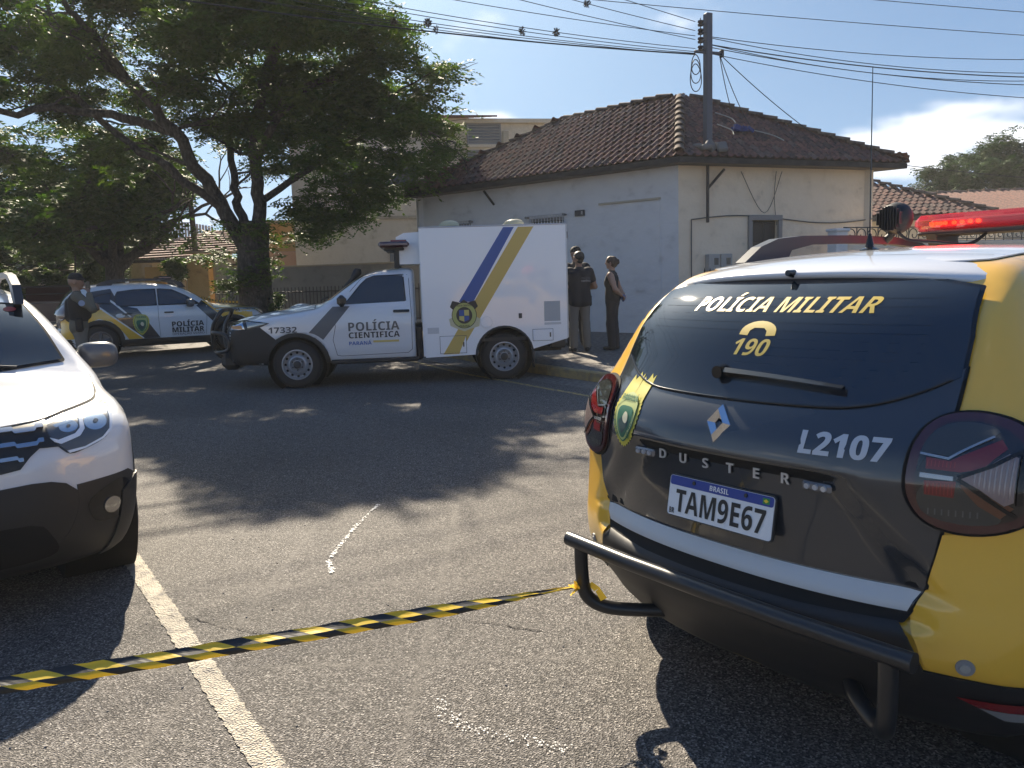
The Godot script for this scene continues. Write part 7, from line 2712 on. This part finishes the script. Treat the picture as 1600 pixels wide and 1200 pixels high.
# ---------------------------------------------------------------- people
# bones: [a, b, ra, rb]; one smooth skin over them
func blob(bones: Array, cell: float, blend: float, grow_by := 0.0) -> ArrayMesh:
	var lo := Vector3(1e9, 1e9, 1e9)
	var hi := -lo
	for q in bones:
		var r: float = maxf(q[2], q[3]) + grow_by + cell * 4.0
		lo = lo.min(q[0] - Vector3.ONE * r).min(q[1] - Vector3.ONE * r)
		hi = hi.max(q[0] + Vector3.ONE * r).max(q[1] + Vector3.ONE * r)
	var d := ((hi - lo) / cell).ceil()
	var nx := int(d.x) + 2
	var ny := int(d.y) + 2
	var nz := int(d.z) + 2
	var acc := PackedFloat32Array()
	acc.resize(nx * ny * nz)
	var kk := 1.0 / blend
	for q in bones:
		var a: Vector3 = q[0]
		var b: Vector3 = q[1]
		var r0: float = q[2] + grow_by
		var r1: float = q[3] + grow_by
		var rm := maxf(r0, r1) + cell * 3.5
		var l := ((a.min(b) - Vector3.ONE * rm - lo) / cell).floor().max(Vector3.ZERO)
		var h := ((a.max(b) + Vector3.ONE * rm - lo) / cell).ceil()
		var ab := b - a
		var den := maxf(ab.length_squared(), 1e-8)
		for k in range(int(l.z), mini(int(h.z) + 1, nz)):
			for j in range(int(l.y), mini(int(h.y) + 1, ny)):
				var row := (k * ny + j) * nx
				for i in range(int(l.x), mini(int(h.x) + 1, nx)):
					var p := lo + Vector3(i, j, k) * cell
					var t := clampf((p - a).dot(ab) / den, 0.0, 1.0)
					var dist := p.distance_to(a + ab * t) - lerpf(r0, r1, t)
					if dist < cell * 3.5:
						acc[row + i] += exp(-dist * kk)
	for i in acc.size():
		acc[i] = -log(acc[i]) * blend if acc[i] > 1e-12 else 1.0
	var r := nets(acc, nx, ny, nz, lo, cell)
	var vs: PackedVector3Array = r[0]
	var ix: PackedInt32Array = r[1]
	var ns := PackedVector3Array()
	ns.resize(vs.size())
	for i in range(0, ix.size(), 3):
		var g := (vs[ix[i + 2]] - vs[ix[i]]).cross(vs[ix[i + 1]] - vs[ix[i]])
		ns[ix[i]] += g
		ns[ix[i + 1]] += g
		ns[ix[i + 2]] += g
	for i in ns.size():
		ns[i] = ns[i].normalized()
	return arrays_mesh(vs, ns, ix)

func join(list: Array) -> ArrayMesh:
	var s := SurfaceTool.new()
	s.begin(Mesh.PRIMITIVE_TRIANGLES)
	for m in list:
		s.append_from(m, 0, Transform3D())
	return s.commit()

# hand at the wrist w pointing along d, palm facing p; curl 0..1
func hand_bones(w: Vector3, d: Vector3, p: Vector3, s: float, curl: float) -> Array:
	d = d.normalized()
	p = (p - d * p.dot(d)).normalized()
	var side := d.cross(p).normalized() * s
	var out := [[w, w + d * .05, .026, .030], [w + d * .04 + side * .018, w + d * .085 + side * .026, .018, .015], [w + d * .04 - side * .018, w + d * .085 - side * .026, .018, .014]]
	for k in 4:
		var o := side * (.030 - .020 * k)
		var ln: float = [.038, .043, .040, .031][k]
		var a := w + d * .088 + o
		var dd := d
		for j in 3:
			dd = dd.rotated(side.normalized() * s, curl * .75 * -1.0).normalized() if (d.rotated(side.normalized() * s, -curl * .75)).dot(p) > 0.0 else dd.rotated(side.normalized() * s, curl * .75).normalized()
			var b: Vector3 = a + dd * ln * [1.0, .75, .6][j]
			out.append([a, b, .0095 - .001 * j, .0088 - .001 * j])
			a = b
	var th := w + d * .03 + side * .030
	var t1 := th + (d * .6 + side * .7 + p * .4).normalized() * .042
	out.append([th, t1, .013, .011])
	out.append([t1, t1 + (d * .85 + side * .2 + p * .5).normalized() * .034, .011, .009])
	return out

func head_bones(c: Vector3, f: Vector3) -> Array:
	# c: middle of the head, f: where the face points
	var r := f.cross(Vector3.UP).normalized()
	return [[c + Vector3.UP * .035 - f * .022, c + Vector3.UP * .030 + f * .025, .083, .078], [c + Vector3.UP * .01 - f * .035, c + Vector3.UP * .02, .078, .075],
		[c - Vector3.UP * .055 + f * .040, c - Vector3.UP * .02 + f * .035, .048, .060], [c - Vector3.UP * .085 + f * .062, c - Vector3.UP * .075 + f * .05, .026, .034],
		[c + f * .090 + Vector3.UP * .012, c + f * .108 - Vector3.UP * .018, .009, .014], [c + f * .083 - Vector3.UP * .052 - r * .012, c + f * .083 - Vector3.UP * .052 + r * .012, .011, .011],
		[c + r * .078 - f * .005 + Vector3.UP * .015, c + r * .084 - f * .012 - Vector3.UP * .025, .014, .010], [c - r * .078 - f * .005 + Vector3.UP * .015, c - r * .084 - f * .012 - Vector3.UP * .025, .014, .010],
		[c - Vector3.UP * .10 - f * .015, c - Vector3.UP * .06 - f * .015, .052, .055]]

# arms: [[elbow, wrist, hand direction, palm, curl] for left then right]; k: scale
func person(called: String, label: String, at: Vector3, yaw: float, hgt: float, female: bool, arms: Array, face: Vector3, clothes: Dictionary, legs: Array) -> Node3D:
	var t := thing(called, label, "person", at, yaw)
	var k := hgt / 1.75
	t.scale = Vector3.ONE * k
	var skin := mat(clothes.get("skin_key", "skin"), clothes.get("skin", lin(.30, .17, .11)), .55)
	var sw2 := .165 if female else .195
	var hip := .095
	var torso := []
	var upper := []
	var legb := []
	for s in [-1.0, 1.0]:
		torso.append([Vector3(s * .075, .98, 0), Vector3(s * .065, 1.12, -.005), .10 if female else .105, .088 if female else .10])
		torso.append([Vector3(s * .065, 1.12, -.005), Vector3(s * (.085 if female else .10), 1.33, -.005), .088 if female else .10, .098 if female else .112])
		torso.append([Vector3(s * .08, 1.36, .0), Vector3(s * sw2 * .8, 1.415, .0), .085, .062])
		if female:
			torso.append([Vector3(s * .07, 1.27, -.075), Vector3(s * .065, 1.25, -.08), .055, .05])
	torso.append([Vector3(0, 1.40, .005), Vector3(0, 1.47, -.005), .07, .055])
	var i := 0
	for s in [-1.0, 1.0]:
		var a: Array = arms[i]
		var sh := Vector3(s * sw2, 1.405, .0)
		upper.append([sh, sh.lerp(a[0], .55), .058, .050])
		i += 1
	for j in 2:
		var s := -1.0 if j == 0 else 1.0
		var l: Array = legs[j]
		var hp := Vector3(s * hip, .93, 0)
		legb.append([hp, l[0], .095 if female else .092, .060])
		legb.append([l[0], l[0].lerp(l[1], .35), .058, .056])
		legb.append([l[0].lerp(l[1], .35), l[1], .056, .040])
		legb.append([Vector3(s * .06, .93, .025), Vector3(s * .075, .88, .03), .078, .072])
	var hc := Vector3(0, 1.632, -.012)
	var bones := []
	bones.append_array(torso)
	bones.append_array(upper)
	bones.append_array(legb)
	bones.append([Vector3(0, 1.44, .0), Vector3(0, 1.57, -.008), .056, .050])
	for j in 2:
		var s := -1.0 if j == 0 else 1.0
		var a: Array = arms[j]
		var sh := Vector3(s * sw2, 1.405, .0)
		bones.append([sh.lerp(a[0], .5), a[0], .048, .040])
		bones.append([a[0], a[0].lerp(a[1], .35), .041, .040])
		bones.append([a[0].lerp(a[1], .35), a[1], .040, .027])
	var meshes := [blob(bones, .020, .014)]
	var hb := head_bones(hc, face)
	meshes.append(blob(hb, .007, .008))
	for j in 2:
		var a: Array = arms[j]
		meshes.append(blob(hand_bones(a[1], a[2], a[3], -1.0 if j == 0 else 1.0, a[4]), .0055, .004))
	inst("body", join(meshes), skin, t)
	# eyes and brows
	var r := face.cross(Vector3.UP).normalized()
	for s in [-1.0, 1.0]:
		var e := MB.new()
		e.lathe([Vector2(0, -.008), Vector2(.008, -.004), Vector2(.0095, 0), Vector2(.008, .004), Vector2(0, .008)], Transform3D(Basis(), hc + face * .088 + r * s * .032 + Vector3.UP * .014), 10)
		put(e, "eye", mat("eye", lin(.05, .04, .035), .2), t)
	# clothing follows the same bones
	var top := []
	top.append_array(torso)
	if not clothes.get("sleeveless", false):
		top.append_array(upper)
		if clothes.get("long", false):
			for j in 2:
				var s := -1.0 if j == 0 else 1.0
				var a: Array = arms[j]
				top.append([Vector3(s * sw2, 1.405, 0).lerp(a[0], .5), a[0], .050, .044])
				top.append([a[0], a[0].lerp(a[1], .8), .044, .034])
	var untuck: float = clothes.get("hem", .93)
	for s in [-1.0, 1.0]:
		top.append([Vector3(s * .08, untuck, .015), Vector3(s * .07, 1.05, .005), .116, .110])
	inst("shirt", blob(top, .018, .014, .012), clothes["shirt"], t)
	if clothes.has("vest"):
		var v := []
		for s in [-1.0, 1.0]:
			v.append([Vector3(s * .075, 1.06, 0), Vector3(s * .10, 1.33, -.005), .115, .125])
			v.append([Vector3(s * .09, 1.37, .0), Vector3(s * .11, 1.43, .0), .08, .055])
			v.append([Vector3(s * .09, 1.12, -.12), Vector3(s * .09, 1.2, -.12), .05, .05])
		v.append([Vector3(.0, 1.1, .11), Vector3(0, 1.32, .10), .07, .06])
		inst("vest", blob(v, .018, .012, .014), clothes["vest"], t)
	var tr := []
	tr.append_array(legb)
	for j in 2:
		var s := -1.0 if j == 0 else 1.0
		tr.append([Vector3(s * .07, .92, 0), Vector3(s * .065, 1.0, 0), .108, .104])
		tr.append([legs[j][0], legs[j][1] + Vector3(0, .02, 0), .062, .060])
	inst("trousers", blob(tr, .018, .013, .010), clothes["trousers"], t)
	inst("belt", blob([[Vector3(-.07, 1.0, 0), Vector3(.07, 1.0, 0), .118, .118]], .016, .01, .006), mat("belt_black", lin(.012, .012, .013), .5), t, Transform3D(Basis().scaled(Vector3(1, .28, 1)), Vector3(0, .725, 0)))
	for j in 2:
		var an: Vector3 = legs[j][1]
		var fd := (Vector3(legs[j][2], 0, -1)).normalized()
		var sh := inst("shoe", blob([[an + Vector3(0, .0, 0), an + Vector3(0, -.03, 0) + fd * .02, .05, .052], [an + Vector3(0, -.045, 0) - fd * .04, an + Vector3(0, -.048, 0) + fd * .14, .038, .034]], .012, .012), mat("shoe_black", lin(.012, .011, .011), .5), t)
	if clothes.has("hair"):
		var hbn := []
		if clothes.get("cap", false):
			hbn = [[hc + Vector3.UP * .062 - face * .02, hc + Vector3.UP * .060 + face * .02, .088, .086], [hc + Vector3.UP * .05 + face * .09, hc + Vector3.UP * .045 + face * .13, .018, .012], [hc + Vector3.UP * .05 + face * .085 + r * .04, hc + Vector3.UP * .045 + face * .115 + r * .03, .016, .012], [hc + Vector3.UP * .05 + face * .085 - r * .04, hc + Vector3.UP * .045 + face * .115 - r * .03, .016, .012]]
		else:
			hbn = [[hc + Vector3.UP * .048 - face * .032, hc + Vector3.UP * .052 + face * .012, .086, .082], [hc + Vector3.UP * .005 - face * .045, hc - Vector3.UP * .03 - face * .045, .078, .06]]
			if female:
				hbn.append([hc + Vector3.UP * .04 - face * .115, hc + Vector3.UP * .02 - face * .12, .045, .042])
				hbn.append([hc - Vector3.UP * .02 - face * .06 + r * .03, hc + Vector3.UP * .04 + face * .02 + r * .04, .05, .055])
				hbn.append([hc - Vector3.UP * .02 - face * .06 - r * .03, hc + Vector3.UP * .04 + face * .02 - r * .04, .05, .055])
		inst("cap" if clothes.get("cap", false) else "hair", blob(hbn, .009, .008), clothes["hair"], t)
	return t

func build_people() -> void:
	var navy := mat("cloth_navy", lin(.012, .013, .019), .85)
	var black := mat("cloth_black", lin(.010, .010, .012), .85)
	var khaki := mat("cloth_khaki", lin(.16, .145, .125), .9)
	var beige := mat("cloth_beige", lin(.13, .115, .085), .9)
	var hair := mat("hair_dark", lin(.012, .009, .008), .6)
	var brown := mat("hair_brown", lin(.045, .024, .013), .6)
	var straight := [[Vector3(-.105, .50, -.01), Vector3(-.12, .095, .01), -.25], [Vector3(.105, .50, -.01), Vector3(.12, .095, .01), .25]]
	# man with his back to the camera, arms folded before him
	var fold := [[Vector3(-.30, 1.14, -.02), Vector3(-.12, 1.16, -.23), Vector3(1, .1, -.1), Vector3(0, 0, 1), .5], [Vector3(.29, 1.14, -.03), Vector3(.10, 1.12, -.22), Vector3(-1, .1, -.1), Vector3(0, 0, 1), .5]]
	var m1 := person("person", "man in black T-shirt and khaki trousers standing with his back turned behind the truck", Vector3(1.24, gh(1.2, -14.2) + .155, -14.2), .15, 1.76, false, fold, Vector3(-.25, 0, -.97).normalized(), {"shirt": navy, "trousers": khaki, "hair": hair, "hem": .90}, straight)
	text_flat("shirt_lettering", "POLÍCIA", .035, Vector3(.09, 1.30, .128), Vector3.RIGHT, Vector3.UP, mat("print_grey", lin(.10, .10, .12), .8), m1, true, 0.0, 0.0, .8)
	text_flat("shirt_lettering", "CIENTÍFICA", .030, Vector3(.09, 1.25, .127), Vector3.RIGHT, Vector3.UP, mat("print_pale", lin(.35, .35, .36), .8), m1, true, 0.0, 0.0, .7)
	var band := MB.new()
	var arc := []
	for i in 15:
		var a := PI * (i / 14.0)
		arc.append(Vector3(cos(a) * .094, 1.672 + sin(a) * .052, .012))
	band.tube(PackedVector3Array(arc), [.007], 6)
	put(band, "head_band", mat("print_white", lin(.6, .6, .6), .5), m1)
	var hol := put(mm_box(Vector3(.19, .90, .0), Vector3(.05, .20, .09), .02), "holster", black, m1)
	# second man mostly hidden by the first
	person("person", "man in dark clothes and cap half hidden behind the man with folded arms", Vector3(1.26, gh(1.2, -15.0) + .16, -15.05), .25, 1.84, false, fold, Vector3(-.2, 0, -.98).normalized(), {"shirt": black, "trousers": navy, "hair": black, "cap": true, "hem": .92}, straight)
	# woman looking left with her hands behind her back
	var behind := [[Vector3(-.25, 1.15, .10), Vector3(-.06, 1.02, .19), Vector3(1, -.2, .1), Vector3(0, 0, 1), .3], [Vector3(.25, 1.15, .10), Vector3(.06, 1.00, .20), Vector3(-1, -.2, .1), Vector3(0, 0, 1), .3]]
	var wl := [[Vector3(-.09, .50, -.03), Vector3(-.10, .095, .0), -.1], [Vector3(.09, .50, .01), Vector3(.10, .095, .04), .1]]
	var w := person("person", "woman in black sleeveless top and trousers, hands behind her back, hair in a bun", Vector3(1.84, gh(1.8, -14.3) + .155, -14.35), deg_to_rad(72.0), 1.66, true, behind, Vector3(.1, .08, -1).normalized(), {"shirt": black, "trousers": navy, "hair": brown, "sleeveless": true, "hem": .98, "skin": lin(.36, .21, .14), "skin_key": "skin_light"}, wl)
	inst("glove", blob([[Vector3(-.02, 1.0, .21), Vector3(.05, .97, .20), .05, .045], [Vector3(.05, .98, .20), Vector3(.09, .92, .19), .035, .02]], .012, .01), mat("glove_blue", lin(.06, .09, .22), .5), w)
	# officer with his hand raised to his face
	var up := [[Vector3(-.26, 1.16, -.10), Vector3(-.12, 1.20, -.26), Vector3(.8, .3, -.3), Vector3(0, 0, 1), .5], [Vector3(.27, 1.22, -.20), Vector3(.13, 1.49, -.17), Vector3(-.4, .9, .1), Vector3(-1, 0, .4), .7]]
	var o := person("person", "officer in khaki uniform, dark vest and cap holding a hand to his face", Vector3(-6.93, 0, -12.9), deg_to_rad(-62.0), 1.80, false, up, Vector3(.1, -.05, -1).normalized(), {"shirt": beige, "trousers": khaki, "hair": black, "cap": true, "vest": black, "long": true}, straight)
	var patch := MB.new()
	patch.lathe([Vector2(.045, 0), Vector2(.045, .004), Vector2(0, .004)], Transform3D(Basis(Vector3(0, 0, 1), Vector3(1, .1, .25).normalized(), Vector3(0, 1, 0)).orthonormalized(), Vector3(.302, 1.31, -.06)), 18)
	put(patch, "sleeve_patch", mat("print_blue", lin(.25, .30, .42), .7), o)
	put(mm_box(Vector3(.20, .98, .0), Vector3(.08, .22, .11), .025), "holster", black, o)
	put(mm_box(Vector3(.13, 1.58, -.17), Vector3(.02, .13, .065), .01), "phone", mat("black_gloss", Color.BLACK), o)

# ---------------------------------------------------------------- the barrier tape
func build_tape() -> void:
	var yellow := mat("tape_yellow", lin(.70, .47, .02), .35)
	var blk := mat("tape_black", lin(.02, .018, .016), .35)
	yellow.backlight_enabled = true
	yellow.backlight = lin(.12, .07, .005)
	var t := thing("barrier_tape", "yellow and black striped barrier tape stretched across the foreground", "tape")
	var a := Vector3(.208, .374, -2.80)
	var b := Vector3(-1.55, .478, -1.905)
	var ext := b + (b - a).normalized() * 1.6 + Vector3(0, -.02, 0)
	var path := curved([a, a.lerp(b, .33) + Vector3(0, -.004, 0), a.lerp(b, .66) + Vector3(0, -.003, 0), b, ext], 60)
	var ln := PackedFloat32Array([0.0])
	for i in range(1, path.size()):
		ln.append(ln[i - 1] + path[i].distance_to(path[i - 1]))
	var P := func(s: float) -> Vector3:
		s = clampf(s, 0.0, ln[ln.size() - 1])
		var i := ln.bsearch(s)
		i = clampi(i, 1, path.size() - 1)
		return path[i - 1].lerp(path[i], (s - ln[i - 1]) / maxf(ln[i] - ln[i - 1], 1e-6))
	var dir := (b - a).normalized()
	var side := dir.cross(Vector3.UP).normalized()
	if side.z < 0.0:
		side = -side
	# folded lengthwise: an upper leaf lying back and a lower leaf hanging towards the camera
	var n := FastNoiseLite.new()
	n.seed = 12
	n.frequency = 1.6
	var pitch := .074
	var total := ln[ln.size() - 1]
	var cnt := int(total / pitch) + 2
	for leafk in 2:
		for i in cnt:
			var s0 := i * pitch
			var q := MB.new()
			var cols := 6
			var rows := 3
			var pin := func(s: float) -> float:
				return smoothstep(0.0, .55, s) * .75 + .25
			for c in cols:
				for r in rows:
					var C := func(ci: float, ri: float) -> Vector3:
						var v := ri / rows
						var sl: float = (.055 if leafk == 0 else -.055) * v
						var s := s0 + pitch * ci / cols + sl
						var p: Vector3 = P.call(s)
						var w: float = pin.call(s) * (.030 if leafk == 0 else .021)
						var tw := .35 * n.get_noise_1d(s * 1.4) + (1.08 if leafk == 0 else .25)
						var up := (Vector3.UP * cos(tw) - side * sin(tw)) if leafk == 0 else (Vector3.DOWN * cos(tw * .6) + side * sin(tw * .5))
						var bulge := side * .004 * sin(PI * v) * (1.0 if leafk == 1 else -1.0)
						return p + up * w * v + bulge + Vector3(0, .003 * n.get_noise_1d(s * 7.0), 0)
					q.quad(C.call(c, r), C.call(c + 1, r), C.call(c + 1, r + 1), C.call(c, r + 1), side + Vector3.UP * .5)
			put(q, "tape_stripe", yellow if (i + leafk) % 2 == 0 else blk, t)
	# second, far tape strung past the big trunk
	var t2 := thing("barrier_tape", "thin far barrier tape strung from the ochre gateway past the big trunk", "tape")
	for i in 40:
		var p0 := Vector3(-11.3, 1.22, -29.4).lerp(Vector3(-6.1, 1.20, -20.5), i / 40.0) + Vector3.DOWN * .5 * (i / 40.0) * (1.0 - i / 40.0)
		var p1 := Vector3(-11.3, 1.22, -29.4).lerp(Vector3(-6.1, 1.20, -20.5), (i + 1) / 40.0) + Vector3.DOWN * .5 * ((i + 1) / 40.0) * (1.0 - (i + 1) / 40.0)
		var tp := MB.new()
		tp.quad(p0, p1, p1 + Vector3.UP * .06, p0 + Vector3.UP * .06, Vector3(1, 0, 1))
		put(tp, "tape_stripe", yellow if i % 2 == 0 else blk, t2)
	# knot and tail at the guard leg
	var rng := RandomNumberGenerator.new()
	rng.seed = 3
	var k := MB.new()
	for i in 9:
		var v := Vector3(rng.randfn(), rng.randfn(), rng.randfn()).normalized()
		var w := v.cross(Vector3.UP).normalized() * .012
		var p := a + Vector3(.006, 0, .02)
		k.quad(p - w, p + w, p + v * .035 + w * .4, p + v * .035 - w * .4)
	put(k, "tape_knot", yellow, t)
	k = MB.new()
	for i in 16:
		var an := TAU * i / 16.0
		var an1 := TAU * (i + 1) / 16.0
		var c := Vector3(.2352, .376, -2.8169)
		var o0 := Vector3(cos(an), 0, sin(an)) * .0275
		var o1 := Vector3(cos(an1), 0, sin(an1)) * .0275
		k.quad(c + o0 + Vector3.UP * .008, c + o1 + Vector3.UP * .008, c + o1 - Vector3.UP * .010, c + o0 - Vector3.UP * .010, o0)
	put(k, "tape_loop", blk, t)
	k = MB.new()
	var tail := [Vector3(.262, .380, -2.812), Vector3(.290, .36, -2.80), Vector3(.312, .325, -2.79)]
	for i in 2:
		k.quad(tail[i] + Vector3(.008, .006, 0), tail[i] - Vector3(.008, .006, 0), tail[i + 1] - Vector3(.012, .006, .004), tail[i + 1] + Vector3(.010, .008, .004))
	put(k, "tape_tail", yellow, t)
